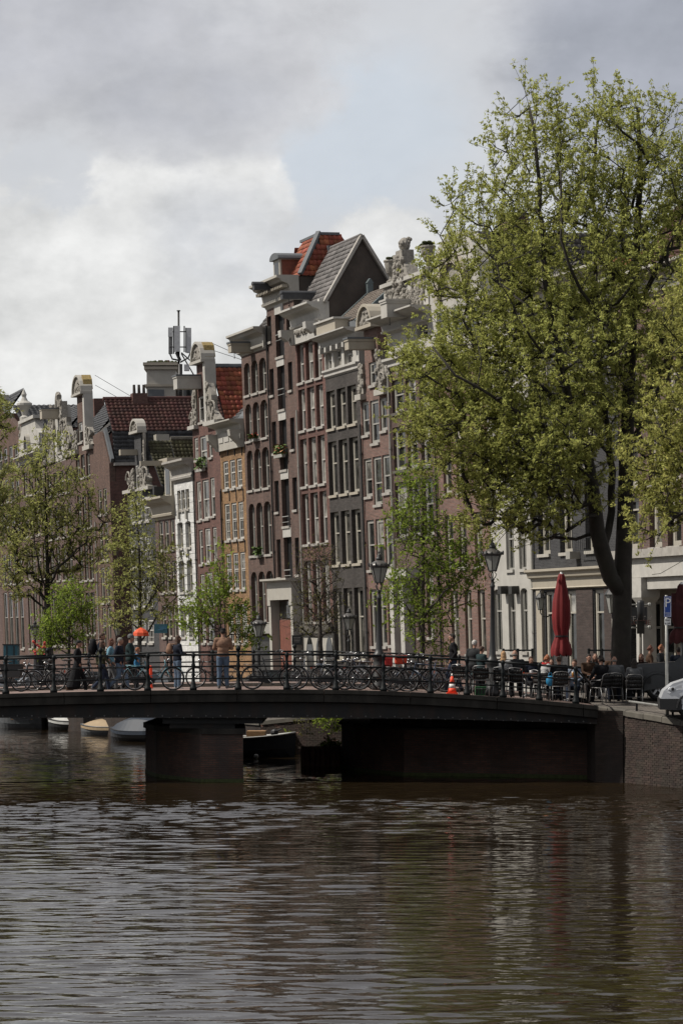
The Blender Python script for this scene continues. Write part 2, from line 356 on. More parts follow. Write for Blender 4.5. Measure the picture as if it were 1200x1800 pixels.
# ------------------------------------------------------------------ water
QD = Vector((-2.2, 4.6)).normalized()
def make_water():
    rs = np.random.RandomState(5)
    ys = np.concatenate([np.arange(22, 46, .06), np.arange(46, 75, .085), np.arange(75, 150, .17)])
    nx = 281
    t = np.linspace(-1, 1, nx)
    Y = np.repeat(ys[:, None], nx, 1); X = t[None, :] * (ys[:, None] * .16 + 6.0)
    Z = np.zeros_like(X)
    # wind patches change how rough the surface is
    def fn(x, y, sc, seed):
        r = np.random.RandomState(seed); o = 0
        for k in range(9):
            a = r.rand() * 6.28; f = sc * (1 + r.rand() * 2.2); o = o + np.sin((x * math.cos(a) * .35 + y * math.sin(a)) * f + r.rand() * 6.28)
        return o / 9
    p = np.clip(.95 + .9 * fn(X, Y, .22, 3), .45, 1.7)
    band = np.exp(-((Y - 64) / 4.5) ** 2) * .9 + np.exp(-((Y - 86 - X * .3) / 3.2) ** 2) * .25
    for k in range(96):
        lam = .14 * (7.5 ** rs.rand()); kk = 2 * math.pi / lam
        a = math.pi / 2 + rs.normal() * .27; ph = rs.rand() * 6.28
        amp = .0016 * lam ** .95 * (.6 + .8 * rs.rand())
        if lam > 1.0: amp *= .75
        if lam < .42: amp *= 1.2
        ar = np.sin(kk * (X * math.cos(a) + Y * math.sin(a)) + ph + .8 * fn(X, Y, .9, k + 20) if k % 3 == 0 else kk * (X * math.cos(a) + Y * math.sin(a)) + ph)
        Z += amp * (ar + .45 * ar * ar)
    calm = np.where(Y > 76, np.exp(-(Y - 76) / 30.0) * .4 + .55, 1.0)
    Z *= (p + band) * calm
    edge = np.clip((1 - np.abs(t)) * 30, 0, 1)[None, :] * np.clip((Y - 22) / 1.5, 0, 1) * np.clip((150 - Y) / 4, 0, 1)
    Z *= edge
    ny = len(ys); v = np.stack([X, Y, Z], -1).reshape(-1, 3)
    i = np.arange(ny - 1)[:, None] * nx + np.arange(nx - 1)[None, :]
    f = np.stack([i, i + 1, i + 1 + nx, i + nx], -1).reshape(-1, 4)
    # flat surround that shares the rim vertices
    base = len(v); out = np.array([(-400, -60, 0), (400, -60, 0), (400, 900, 0), (-600, 900, 0)], float)
    v = np.concatenate([v, out])
    rim_l = [int(k * nx) for k in range(0, ny)]; rim_r = [int(k * nx + nx - 1) for k in range(0, ny)]
    fl = f.tolist()
    fl.append([base] + rim_l[::-1][::1][::-1][::-1] + [] if False else [base + 3, base] + rim_l)
    fl.append([base + 1, base + 2] + rim_r[::-1])
    fl.append([base, base + 1] + list(range(nx - 1, -1, -1)))
    fl.append([base + 2, base + 3] + list(range((ny - 1) * nx, ny * nx)))
    me = bpy.data.meshes.new('water'); me.from_pydata(v.tolist(), [], fl); me.update()
    me.polygons.foreach_set('use_smooth', [True] * len(me.polygons))
    m_ = bpy.data.materials.new('water'); m_.use_nodes = True; nt = m_.node_tree; N = nt.nodes; L = nt.links
    b = N['Principled BSDF']; b.inputs['Roughness'].default_value = .02; b.inputs['IOR'].default_value = 1.33
    b.inputs['Base Color'].default_value = (.0135, .0092, .0048, 1)
    tc = N.new('ShaderNodeTexCoord'); mp = N.new('ShaderNodeMapping'); mp.inputs['Scale'].default_value = (3.0, 6.5, 1)
    no = N.new('ShaderNodeTexNoise'); no.inputs['Scale'].default_value = 1.0; no.inputs['Detail'].default_value = 3
    L.new(tc.outputs['Object'], mp.inputs[0]); L.new(mp.outputs[0], no.inputs['Vector'])
    bp = N.new('ShaderNodeBump'); bp.inputs['Strength'].default_value = .16; bp.inputs['Distance'].default_value = .03
    L.new(no.outputs['Fac'], bp.inputs['Height']); L.new(bp.outputs[0], b.inputs['Normal'])
    me.materials.append(m_)
    tag(obj('water', me), kind='structure')
make_water()

# ------------------------------------------------------------------ ground, one sheet from the quay edge to the horizon
QN = [(21.5, 46.0), (13.3, 63.4), (9.5, 71.4), (7.4, 75.8)]       # near quay edge
QF = [(7.4, 88.4), (0.6, 90.8), (-2.9, 92.5)]                      # behind the bridge
def ground_z(X, Y):
    st = [(-60, 1.3), (46, 1.35), (63.4, 1.62), (71.4, 1.95), (75.8, 2.24), (78, 2.36), (86, 2.36), (88.4, 2.22), (90.8, 1.62), (92.5, 1.22), (96, 1.2), (4000, 1.2)]
    for (a, za), (b, zb) in zip(st, st[1:]):
        if a <= Y <= b: return za + (zb - za) * (Y - a) / (b - a)
    return 1.2
def make_ground():
    m = MB()
    left = [(60, -60)] + QN + [(7.4, 78), (7.4, 86)] + QF + [(-4.4, 96), (-26.3, 150), (-120, 370), (-1400, 3600)]
    rows = []
    for X, Y in left:
        xs = [X + .02, X + 6, X + 16, X + 50, 2500] if Y < 3000 else [X, -200, 300, 1200, 2500]
        if Y < 200: xs = [X + .02, X + 3, X + 7, X + 16, 2500]
        else: xs = [X, X + 10, X + 40, X + 120, 2500]
        rows.append([(x, Y, ground_z(x, Y)) for x in xs])
    for a, b in zip(rows, rows[1:]):
        for k in range(4): m.quad(a[k], a[k + 1], b[k + 1], b[k])
    tag(m.build('ground', MATS['paving_quay']), kind='structure')
make_ground()

# ------------------------------------------------------------------ quay walls
def wall_strip(name, pts, mats, label, cap=True, bricks=False, capw=.55, cell=.95):
    """quay wall along plan points with a top height each: brick body, stone caps one by one"""
    t = thing(name, label, 'quay wall', (pts[0][0], pts[0][1], 0))
    ox, oy = pts[0][0], pts[0][1]
    m = MB()
    for (x0, y0, z0), (x1, y1, z1) in zip(pts, pts[1:]):
        x0 -= ox; x1 -= ox; y0 -= oy; y1 -= oy
        m.quad((x0, y0, -1), (x1, y1, -1), (x1, y1, z1 - .16), (x0, y0, z0 - .16))
        d = Vector((x1 - x0, y1 - y0, 0)).normalized(); nn = Vector((d.y, -d.x, 0)) * .5
        if nn.x < 0: nn = -nn
        m.quad((x0 + nn.x, y0 + nn.y, -1), (x1 + nn.x, y1 + nn.y, -1), (x1 + nn.x, y1 + nn.y, z1 - .16), (x0 + nn.x, y0 + nn.y, z0 - .16))
    w = m.build('wall_face', mats, t)
    r = random.Random(3)
    for (x0, y0, z0), (x1, y1, z1) in zip(pts, pts[1:]):
        a = Vector((x0 - ox, y0 - oy, z0)); b = Vector((x1 - ox, y1 - oy, z1)); Ln = (b - a).length; k = max(1, min(60, int(Ln / cell)))
        d = (b - a).normalized(); nn = Vector((d.y, -d.x, 0)).normalized()
        if nn.x < 0: nn = -nn
        for i in range(k):
            p = a + (b - a) * (i / k) + d * .012; q = a + (b - a) * ((i + 1) / k) - d * .012
            c = MB(); o_ = -nn * (.05 + r.random() * .02); e = nn * capw; dz = r.random() * .02
            P = [p + o_, q + o_, q + e, p + e]
            for u in P: u.z -= dz
            lo = [u - Vector((0, 0, .17)) for u in P]
            bv = [p + o_ * .4, q + o_ * .4, q + e, p + e]
            v = lo + [P[0] - Vector((0, 0, .035)), P[1] - Vector((0, 0, .035)), P[2], P[3]] + [P[0] - o_ * .6, P[1] - o_ * .6]
            c.add(v, [(3, 2, 1, 0), (0, 1, 5, 4), (4, 5, 9, 8), (8, 9, 6, 7), (1, 2, 6, 9, 5), (2, 3, 7, 6), (3, 0, 4, 8, 7)])
            c.build('cap_stone', MATS['stone_grey'], t)
    if bricks:
        bm_ = MB(); (x0, y0, z0), (x1, y1, z1) = pts[-2], pts[-1]
        segs = list(zip(pts, pts[1:]))[-2:]
        for (x0, y0, z0), (x1, y1, z1) in segs:
            a = Vector((x0 - ox, y0 - oy, 0)); b = Vector((x1 - ox, y1 - oy, 0)); Ln = (b - a).length; d = (b - a) / Ln; nn = Vector((d.y, -d.x, 0))
            if nn.x > 0: nn = -nn
            if Ln > 6: s0 = Ln - 5.5
            else: s0 = 0
            rows_ = int(1.9 / .065)
            for j in range(rows_):
                s = s0 + (.11 if j % 2 else 0)
                while s < Ln - .2:
                    zt = z0 + (z1 - z0) * s / Ln - .18
                    z = .02 + j * .065
                    if z + .055 < zt and r.random() > .04:
                        o_ = nn * (.006 + r.random() * .012); p = a + d * s; q = a + d * (s + .205)
                        bm_.add([p + o_ + Vector((0, 0, z)), q + o_ + Vector((0, 0, z)), q + o_ + Vector((0, 0, z + .055)), p + o_ + Vector((0, 0, z + .055)),
                                 p + Vector((0, 0, z - .004)), q + Vector((0, 0, z - .004)), q + Vector((0, 0, z + .059)), p + Vector((0, 0, z + .059))],
                                [(0, 1, 2, 3), (4, 5, 1, 0), (5, 6, 2, 1), (6, 7, 3, 2), (7, 4, 0, 3)])
                    s += .22
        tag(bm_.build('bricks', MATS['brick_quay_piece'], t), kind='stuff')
    return t
mat('brick_quay_piece', (.038, .024, .019), .9, var=.3, scale=1.2, island=.35, stain=.75, streak=.6, stain_col=(.032, .028, .02))  # brick colour darkened to hold the elm's shade; stains come on top
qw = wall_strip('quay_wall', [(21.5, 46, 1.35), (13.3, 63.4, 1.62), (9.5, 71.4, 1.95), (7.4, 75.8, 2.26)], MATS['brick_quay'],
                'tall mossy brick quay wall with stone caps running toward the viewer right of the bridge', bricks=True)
brick_mat('brick_far_quay', (.34, .18, .14), (.24, .135, .11), (.12, .10, .08), soot_shade=.4, patch=.3)
qf = wall_strip('quay_wall', [(-2.9, 92.5, 1.24), (0.6, 90.8, 1.66), (4.5, 89.4, 2.0)], MATS['brick_far_quay'],
                'low brick quay wall with pale stone edge seen through the middle opening of the bridge', cell=1.4, bricks=True)
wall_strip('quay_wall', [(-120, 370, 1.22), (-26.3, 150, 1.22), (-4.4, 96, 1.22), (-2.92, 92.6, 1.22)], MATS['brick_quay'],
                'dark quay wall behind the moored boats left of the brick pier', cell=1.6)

# ------------------------------------------------------------------ bridge
YB0, YB1 = 74.0, 88.2
def zd(X): return 2.71 - (.0019 if X < -1.6 else .0058) * (X + 1.6) ** 2 if X > -14 else 2.71 - .0019 * 12.4 ** 2 - .03 * (-14 - X)
def zg_(X): return 1.90 - (.0 if X < -1.6 else .0022) * (X + 1.6) ** 2
BX = [-40, -30, -22, -18, -16, -14, -12, -10, -8, -6, -4, -2, 0, 1.5, 2.6, 3.6, 4.6, 5.6, 6.5, 7.4]
bridge = thing('bridge', 'low canal bridge with flat brick deck, dark girders and brick piers', 'bridge', (0, 0, 0))
def strip(name, y0, y1, dz, mt, thick=None, xs=BX):
    m = MB()
    for a, b in zip(xs, xs[1:]):
        m.quad((a, y0, zd(a) + dz), (b, y0, zd(b) + dz), (b, y1, zd(b) + dz), (a, y1, zd(a) + dz))
        if thick:
            for yy in (y0, y1): m.quad((a, yy, zd(a) + dz), (b, yy, zd(b) + dz), (b, yy, zd(b) + dz - thick), (a, yy, zd(a) + dz - thick))
            m.quad((a, y0, zd(a) + dz - thick), (b, y0, zd(b) + dz - thick), (b, y1, zd(b) + dz - thick), (a, y1, zd(a) + dz - thick))
    return m.build(name, mt, bridge)
strip('deck', YB0 + .3, YB1 - .3, -.15, MATS['steel_under'], .22)
strip('footpath', YB0 + .32, 77.0, .0, MATS['paving'], .14)
strip('footpath', 85.2, YB1 - .32, .0, MATS['paving'], .14)
strip('kerb', 77.0, 77.22, .005, MATS['stone_grey'], .14)
strip('kerb', 84.98, 85.2, .005, MATS['stone_grey'], .14)
strip('roadway', 77.225, 84.975, -.11, MATS['paving'])
# edge slabs of both faces, one by one
def edge(yf, s, y_in):
    for i in range(19):
        xa = -38 + i * 2.5; xb = min(xa + 2.48, 7.4)
        if xa > 7: break
        n = 4; m = MB(); prof = [(yf - s * .0, .012), (yf - s * .0, -.10), (yf + s * .05, -.13), (yf + s * .06, -.34), (y_in, -.34), (y_in, .012)]
        rings = []
        for k in range(n + 1):
            x = xa + (xb - xa) * k / n; rings.append([(x, p[0], zd(x) + p[1]) for p in prof])
        for a, b in zip(rings, rings[1:]):
            for k in range(6): m.quad(a[k], a[(k + 1) % 6], b[(k + 1) % 6], b[k])
        m.add(rings[0], [tuple(range(6))]); m.add(rings[-1], [tuple(range(6))])
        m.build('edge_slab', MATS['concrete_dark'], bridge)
edge(YB0, 1, YB0 + .31); edge(YB1, -1, YB1 - .31)
def girder(y, w=.22, zup=-.345, name='girder'):
    m = MB(); rings = []
    xs = [x for x in BX if x >= -40]
    for x in xs:
        t = zd(x) + zup; b = zg_(x); rings.append([(x, y - w / 2, t), (x, y - .02, t - .03), (x, y - .02, b + .03), (x, y - w / 2, b + .03), (x, y - w / 2, b), (x, y + w / 2, b), (x, y + w / 2, b + .03), (x, y + .02, b + .03), (x, y + .02, t - .03), (x, y + w / 2, t)])
    for a, b in zip(rings, rings[1:]):
        for k in range(10): m.quad(a[k], a[(k + 1) % 10], b[(k + 1) % 10], b[k])
    for r_ in (rings[0], rings[-1]): m.add(r_, [tuple(range(10))])
    return m.build(name, MATS['steel_under'], bridge)
for y in (74.3, 76.4, 78.5, 80.6, 82.7, 84.8, 86.9, 87.9): girder(y)
rv = MB()
x = -14.0
while x < 7.3:
    rv.ell((x, 74.185, zg_(x) + .055), .026, 5, 3); rv.ell((x + .2, 74.185, zg_(x) - .0), .018, 5, 3)
    x += .42
tag(rv.build('rivets', mat('rivet', (.12, .12, .115), .5, var=.3), bridge), kind='stuff')
# mid pier and abutment nose
def pier(name, poly, zt, capz=.16):
    p = MB(); p.prism(poly, -1.5, zt, 'z'); o = p.build(name, MATS['brick_pier'], bridge)
    cx_ = sum(a for a, b in poly) / len(poly); cy_ = sum(b for a, b in poly) / len(poly)
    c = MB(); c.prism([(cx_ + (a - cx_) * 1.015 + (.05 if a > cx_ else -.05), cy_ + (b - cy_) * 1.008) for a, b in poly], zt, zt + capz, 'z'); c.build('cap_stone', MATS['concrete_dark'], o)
    s = MB(); s.prism([(cx_ + (a - cx_) * 1.01, cy_ + (b - cy_) * 1.004) for a, b in poly], -.2, .12, 'z'); s.build('algae_band', MATS['moss'], o)
    return o
pier('pier', [(-2.85, 74.35), (-4.1, 74.35), (-5.2, 76.4), (-5.58, 77.2), (-6.1, 79.8), (-5.9, 88.6), (-4.6, 89.8), (-3.5, 88.4)], 1.42)
for k in range(7):
    yy = 74.6 + k * 2.0; b_ = MB(); b_.box(-5.0, -3.1, yy, yy + .5, 1.58, 1.9); b_.build('bearing_block', MATS['steel_under'], bridge)
mb = MB(); mb.box(-5.2, -2.3, 74.5, 80, 1.72, 1.88); mb.build('cross_beam', MATS['steel_black'], bridge)
pier('abutment', [(0.0, 82.8), (.45, 80.6), (1.9, 77.8), (4.5, 77.2), (7.5, 76.3), (9.5, 76.0), (9.5, 89), (4.4, 89.6), (0.2, 88.6)], 1.42, .05)
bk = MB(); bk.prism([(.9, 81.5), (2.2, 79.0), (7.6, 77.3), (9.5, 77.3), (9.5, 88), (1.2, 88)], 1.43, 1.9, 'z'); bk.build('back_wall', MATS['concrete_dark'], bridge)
# wing wall that joins the abutment to the quay under the deck end
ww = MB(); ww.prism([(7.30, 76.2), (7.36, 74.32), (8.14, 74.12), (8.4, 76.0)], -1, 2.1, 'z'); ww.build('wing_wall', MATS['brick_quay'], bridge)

# ------------------------------------------------------------------ railings
def railing(name, label, pts, y_off=0, ball=()):
    """pts: post positions (x, y); rails run between them"""
    t = thing(name, label, 'railing', (0, 0, 0)); me = None
    m = MB(); m.lathe([(.085, 0), (.085, .09), (.062, .12), (.062, .20), (.048, .23), (.036, .40), (.05, .46), (.036, .5), (.034, .62), (.05, .69), (.05, .74), (.034, .80), (.032, .93), (.052, 1.0), (.052, 1.05), (.03, 1.08), (.0, 1.1)], 10)
    me = m.mesh('post', MATS['rail_paint'], True)
    m2 = MB(); m2.lathe([(.085, 0), (.085, .09), (.062, .12), (.062, .20), (.048, .23), (.036, .40), (.05, .46), (.036, .5), (.034, .62), (.05, .69), (.05, .74), (.034, .80), (.032, .93), (.052, 1.0), (.052, 1.05), (.028, 1.08), (.03, 1.12), (.058, 1.17), (.062, 1.21), (.045, 1.26), (.015, 1.29)], 10)
    me2 = m2.mesh('post', MATS['rail_paint'], True)
    for i, (x, y) in enumerate(pts): obj('post', me2 if i in ball else me, t, (x, y, zd(x)), scale=(1.25, 1.25, 1))
    for h, r_ in ((1.03, .034), (.69, .024), (.34, .024)):
        for (xa, ya), (xb, yb) in zip(pts, pts[1:]):
            n = MB(); n.tube([(xa, ya, zd(xa) + h), (xb, yb, zd(xb) + h)], r_, 6); n.build('rail', MATS['rail_paint'], t, True)
    return t
near_x = [-97, -14, 10.7, 95, 177, 260, 340, 418.7, 504, 590, 673.7, 756, 820, 883, 947, 1011]
near_x = [-240, -156, -72.5] + near_x[2:]
pn = [((p - 600) / F * 74.13, 74.13) for p in near_x]
railing('bridge_railing', 'black iron bridge railing nearest the water with turned posts and three rails', pn, ball=(5, 8))
hr = MB(); hr.tube([((1011 - 600) / F * 74.13, 74.13, zd(6.8) + 1.03), (7.25, 75.0, zd(7.2) + .62), (7.5, 76.2, 2.5)], .027, 6); hr.build('handrail_end', MATS['rail_paint'], bpy.data.objects['bridge_railing'], True)
fx = [-60 + i * 72.2 for i in range(16)]
pf = [((p - 600) / F * 88.0, 88.0) for p in fx]
railing('bridge_railing', 'far side iron bridge railing behind the parked bicycles', pf, ball=(2, 5, 8))

# low guard rail along the near quay, bolted to the caps
gr = thing('guard_rail', 'low steel guard rail on the quay edge in front of the white van', 'guard rail')
def qpt(s):
    a = Vector((7.62, 75.1, 0)); d = Vector((2.0, -4.2, 0)).normalized(); p = a + d * s; p.z = ground_z(p.x, p.y); return p
m = MB(); m.tube([qpt(1.0) + Vector((.28, 0, .24)), qpt(6.5) + Vector((.28, 0, .24)), qpt(14) + Vector((.28, 0, .24))], .035, 6); m.build('rail', mat('galv', (.33, .33, .31), .5, metal=.4, var=.2), gr, True)
for k in range(7):
    p = qpt(1.4 + k * 1.9) + Vector((.28, 0, 0)); m = MB(); m.box(p.x - .03, p.x + .03, p.y - .03, p.y + .03, p.z - .05, p.z + .22); m.build('post', MATS['steel_black'], gr)
# ------------------------------------------------------------------ houses
brick_mat('brick_brown', (.15, .088, .070), (.108, .067, .056), (.12, .10, .088), patch=.25, soot_shade=.3)
brick_mat('brick_purple', (.145, .083, .070), (.102, .064, .056), (.125, .105, .095), patch=.28, soot_shade=.3)
brick_mat('brick_redbrown', (.165, .075, .060), (.12, .06, .05), (.12, .09, .08), patch=.22, soot_shade=.25)
brick_mat('brick_pink', (.225, .108, .085), (.155, .08, .066), (.185, .15, .13), patch=.2, soot_shade=.25, msize=.016)
brick_mat('brick_ochre', (.33, .185, .085), (.23, .125, .062), (.22, .16, .10), patch=.25, soot_shade=.2)
brick_mat('brick_rust', (.15, .085, .064), (.11, .066, .052), (.10, .08, .07), patch=.2, soot_shade=.2)
brick_mat('brick_charcoal', (.062, .054, .050), (.042, .038, .036), (.075, .068, .062), patch=.3, soot_shade=.2)
brick_mat('brick_black', (.050, .050, .054), (.034, .034, .038), (.075, .075, .075), patch=.2, soot_shade=.2, msize=.014)
brick_mat('brick_cafe', (.070, .050, .045), (.05, .038, .035), (.065, .055, .05), patch=.2, soot_shade=.2)
brick_mat('plaster_white', (.66, .66, .64), (.60, .60, .585), (.22, .22, .22), bw=.9, bh=.62, patch=.08, soot_shade=.08, msize=.02)
mat('plaster_smooth', (.44, .425, .39), .8, var=.10, scale=1.5, streak=.22, stain_col=(.25, .23, .2))
mat('cream', (.40, .36, .29), .6, var=.06, scale=2, streak=.22, stain_col=(.22, .19, .15))
mat('cream_light', (.42, .40, .355), .6, var=.06, scale=2, streak=.25, stain_col=(.25, .22, .18))
mat('carved_stone', (.30, .28, .245), .9, var=.3, scale=9, bump=.9, streak=.6, stain_col=(.10, .09, .08))
mat('carved_gold', (.26, .19, .07), .8, var=.3, scale=8, bump=.5)
mat('frame_cream', (.40, .375, .32), .5, var=.05)
mat('frame_grey', (.33, .32, .29), .5, var=.05)
mat('frame_dark', (.035, .034, .032), .5, var=.1)
mat('sill', (.36, .34, .31), .8, var=.15, scale=4, stain=.3, stain_col=(.2, .18, .15))
mat('lead', (.12, .13, .14), .75, metal=0, var=.12, scale=2)
mat('slate', (.048, .05, .054), .6, var=.2, island=.3)
mat('tile_orange', (.30, .085, .045), .8, var=.2, scale=1.5, island=.35)
mat('tile_red', (.085, .034, .027), .85, var=.25, scale=1.2, island=.35, stain=.5, stain_col=(.05, .035, .03))
mat('tile_dark', (.060, .056, .052), .8, var=.25, scale=1.2, island=.4)
mat('tile_grey', (.135, .125, .12), .7, var=.2, scale=1.2, island=.35)
mat('tile_brown', (.14, .115, .095), .85, var=.15, scale=1.2, island=.2)
mat('tile_moss', (.062, .058, .030), .9, var=.35, scale=1.0, island=.3)
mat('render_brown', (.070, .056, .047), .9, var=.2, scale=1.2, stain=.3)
mat('shutter_black', (.014, .014, .015), .5, var=.1)
mat('teal_paint', (.10, .125, .13), .6, var=.1)
mat('metal_dark', (.02, .02, .02), .5, metal=.3)
mat('terracotta', (.17, .06, .04), .8, var=.2)
glass_mat('glass_dark', (.020, .021, .020)); glass_mat('glass_mid', (.055, .053, .047)); glass_mat('glass_curtain', (.26, .25, .225), .12)
for k_, c_ in (('lit', (.20, .19, .17)),): glass_mat('glass_half', c_, .1)

def main_pt(p):
    Y = 208000.0 / (p + 1000.0); return Vector(((p - 600) / F * Y, Y, 0))
A0_ = main_pt(203); ADIR = Vector((-.297, .955, 0)).normalized()
def far_pt(p):                                   # the row beyond the side street bends a little
    # (A0 + t*ADIR) seen at column p
    k = (p - 600) / F; t = (k * A0_.y - A0_.x) / (ADIR.x - k * ADIR.y); return A0_ + ADIR * t
class House:
    def __init__(s, label, xl, xr, pt=main_pt, lean=.036, zg=1.2, group=None, name='canal_house', cat='house'):
        a, b = pt(xl), pt(xr); s.w = (b - a).length; d = (b - a) / s.w
        s.rz = math.atan2(d.y, d.x); inn = Vector((-d.y, d.x, 0)) * (lean * (ZC - zg)); a = a + inn; b = b + inn
        s.o = thing(name, label, cat, (a.x, a.y, zg), s.rz, group, rx=lean)
        s.M = Matrix.Translation((a.x, a.y, zg)) @ Euler((lean, 0, s.rz)).to_matrix().to_4x4(); s.I = s.M.inverted()
        s.holes = []; s.wins = []
    def loc(s, px, row, y=0.0):
        """local (x, z) of what shows at that pixel on the plane y of this facade"""
        c = s.I @ Vector((0, 0, ZC)); q = s.I @ Vector(((px - CX) / F, 1, ZC - (row - HY) / F))
        d = q - c; t = (y - c.y) / d.y; p = c + d * t; return p.x, p.z
    def z(s, px, row, y=0.0): return s.loc(px, row, y)[1]
    def x(s, px, row, y=0.0): return s.loc(px, row, y)[0]
    def zrow(s, x, y, row):
        '''height at which the point (x, y) of this house shows on that row'''
        p = s.M @ Vector((x, y, 8)); return 8 + (ZC - (row - HY) / F * p.y) - p.z
    def part(s, name, m, mt, parent=None, **k): return m.build(name, mt, parent or s.o, **k)
    def grid(s, cols, crow, rows, rpx, **style):
        """cols: px ranges at row crow; rows: row ranges read at column rpx"""
        out = []
        for (r0, r1) in rows:
            z1 = s.z(rpx, r0); z0 = s.z(rpx, r1)
            for (c0, c1) in cols:
                x0 = s.x(c0, crow); x1 = s.x(c1, crow); out.append((x0, x1, z0, z1, style))
        s.holes += out
    def win(s, c0, c1, r0, r1, **style):
        """one opening: px columns at mid height, rows at its middle column"""
        mid = (r0 + r1) / 2; cm = (c0 + c1) / 2
        s.holes.append((s.x(c0, mid), s.x(c1, mid), s.z(cm, r1), s.z(cm, r0), style))
    def wall(s, ztop, brick, depth=9.0, z0=0.0, x0=0.0, x1=None, side=None):
        x1 = s.w if x1 is None else x1
        hs = [h for h in s.holes if h[0] > x0 - .01 and h[1] < x1 + .01 and h[3] < ztop]
        xs = sorted({x0, x1, *[h[0] for h in hs], *[h[1] for h in hs]}); zs = sorted({z0, ztop, *[h[2] for h in hs], *[h[3] for h in hs]})
        m = MB()
        for a, b in zip(xs, xs[1:]):
            if b - a < 1e-5: continue
            for c, d in zip(zs, zs[1:]):
                if d - c < 1e-5: continue
                mx_, mz = (a + b) / 2, (c + d) / 2
                if any(h[0] < mx_ < h[1] and h[2] < mz < h[3] for h in hs): continue
                m.quad((a, 0, c), (b, 0, c), (b, 0, d), (a, 0, d))
        for (a, b, c, d, st) in hs:
            r = st.get('rec', .2)
            m.quad((a, 0, c), (a, r, c), (a, r, d), (a, 0, d)); m.quad((b, 0, c), (b, 0, d), (b, r, d), (b, r, c))
            m.quad((a, 0, d), (a, r, d), (b, r, d), (b, 0, d)); m.quad((a, 0, c), (b, 0, c), (b, r, c), (a, r, c))
            if st.get('arch'):
                h_ = st['arch']; n = 6; w_ = b - a
                arc = [(a + w_ * k / n, d - h_ * (1 - math.sqrt(max(0, 1 - (2 * k / n - 1) ** 2)))) for k in range(n + 1)]
                for (u0, v0), (u1, v1) in zip(arc, arc[1:]):
                    m.quad((u0, .004, v0), (u1, .004, v1), (u1, .004, d), (u0, .004, d)); m.quad((u0, .004, v0), (u1, .004, v1), (u1, r, v1), (u0, r, v0))
        m.quad((x0, depth, z0), (x1, depth, z0), (x1, depth, ztop), (x0, depth, ztop))
        if side is None:
            m.quad((x0, 0, z0), (x0, depth, z0), (x0, depth, ztop), (x0, 0, ztop)); m.quad((x1, 0, z0), (x1, depth, z0), (x1, depth, ztop), (x1, 0, ztop))
        m.quad((x0, 0, ztop), (x1, 0, ztop), (x1, depth, ztop), (x0, depth, ztop))
        w = m.build('wall', MATS[brick], s.o, fix=False)
        if side:
            for xx in (x0, x1):
                q = MB(); q.quad((xx, 0, z0), (xx, depth, z0), (xx, depth, ztop), (xx, 0, ztop)); q.build('side_wall', MATS[side], s.o, fix=False)
        for h in hs: s.window(h)
        return w
    def window(s, h):
        x0, x1, z0, z1, st = h; W_, H_ = x1 - x0, z1 - z0; r = st.get('rec', .2); fr = MATS[st.get('frame', 'frame_cream')]
        kind = st.get('kind', 'sash'); fw = st.get('fw', .085); fd = st.get('fd', .09)
        o = MB(); y0, y1 = r - fd, r
        ar = st.get('arch', 0)
        o.box(0, fw, y0, y1, 0, H_ - ar); o.box(W_ - fw, W_, y0, y1, 0, H_ - ar)
        o.box(fw, W_ - fw, y0, y1, 0, fw)
        if ar:
            n = 6
            arc = [(W_ * k / n, H_ - ar * (1 - math.sqrt(max(0, 1 - (2 * k / n - 1) ** 2)))) for k in range(n + 1)]
            for (u0, v0), (u1, v1) in zip(arc, arc[1:]):
                o.add([(u0, y0, v0), (u1, y0, v1), (u1, y0, v1 - fw), (u0, y0, v0 - fw), (u0, y1, v0), (u1, y1, v1), (u1, y1, v1 - fw), (u0, y1, v0 - fw)], [(0, 1, 2, 3), (3, 2, 6, 7), (0, 4, 5, 1), (4, 7, 6, 5)])
        else: o.box(fw, W_ - fw, y0, y1, H_ - fw, H_)
        wo = o.build('window' if kind != 'door' else 'door', fr, s.o, loc=(x0, 0, z0))
        g = MB()
        if kind == 'shutter':
            nb = max(2, int(W_ / .35)); bw = (W_ - 2 * fw) / nb
            for k in range(nb): g.box(fw + k * bw + .008, fw + (k + 1) * bw - .008, y0 + .03 + .008 * (k % 2), y1, fw, H_ - fw)
            g.build('shutter', MATS[st.get('pane', 'shutter_black')], wo)
        else:
            mid = st.get('mid', .55); yb = y1 - .012; t = .022
            for (c, d, yy) in ((fw, H_ * mid, yb - .0), (H_ * mid, H_ - fw, yb - .03)):
                q = MB(); q.quad((fw, yy, c), (W_ - fw, yy, c), (W_ - fw, yy, d), (fw, yy, d)); 
                pn_ = st.get('pane', 'glass_dark')
                if isinstance(pn_, (list, tuple)): pn_ = rnd.choice(pn_)
                elif pn_ == 'glass_dark' and c > H_ * .3 and rnd.random() < .25: pn_ = rnd.choice(['glass_half', 'glass_curtain'])
                q.build('pane', MATS[pn_], wo, fix=False)
            b = MB(); b.box(fw, W_ - fw, yb - .075, yb + .01, H_ * mid - .035, H_ * mid + .035)
            for k in range(1, st.get('mx', 1)): xx = W_ * k / st['mx']; b.box(xx - t, xx + t, yb - .055, yb - .002, fw, H_ - fw)
            for k in range(1, st.get('my', 1)):
                zz = H_ * k / st['my']
                if abs(zz - H_ * mid) > .1: b.box(fw, W_ - fw, yb - .053, yb - .003, zz - t * .8, zz + t * .8)
            b.box(fw, fw + .045, yb - .05, yb + .01, fw, H_ - fw); b.box(W_ - fw - .045, W_ - fw, yb - .05, yb + .01, fw, H_ - fw)
            b.build('sash', fr, wo)
        if st.get('sill', 1):
            q = MB(); q.box(-.0, W_ + .0, -.09, r - fd - .003, -.13, .0); q.build('sill', MATS[st.get('sillm', 'sill')], wo)
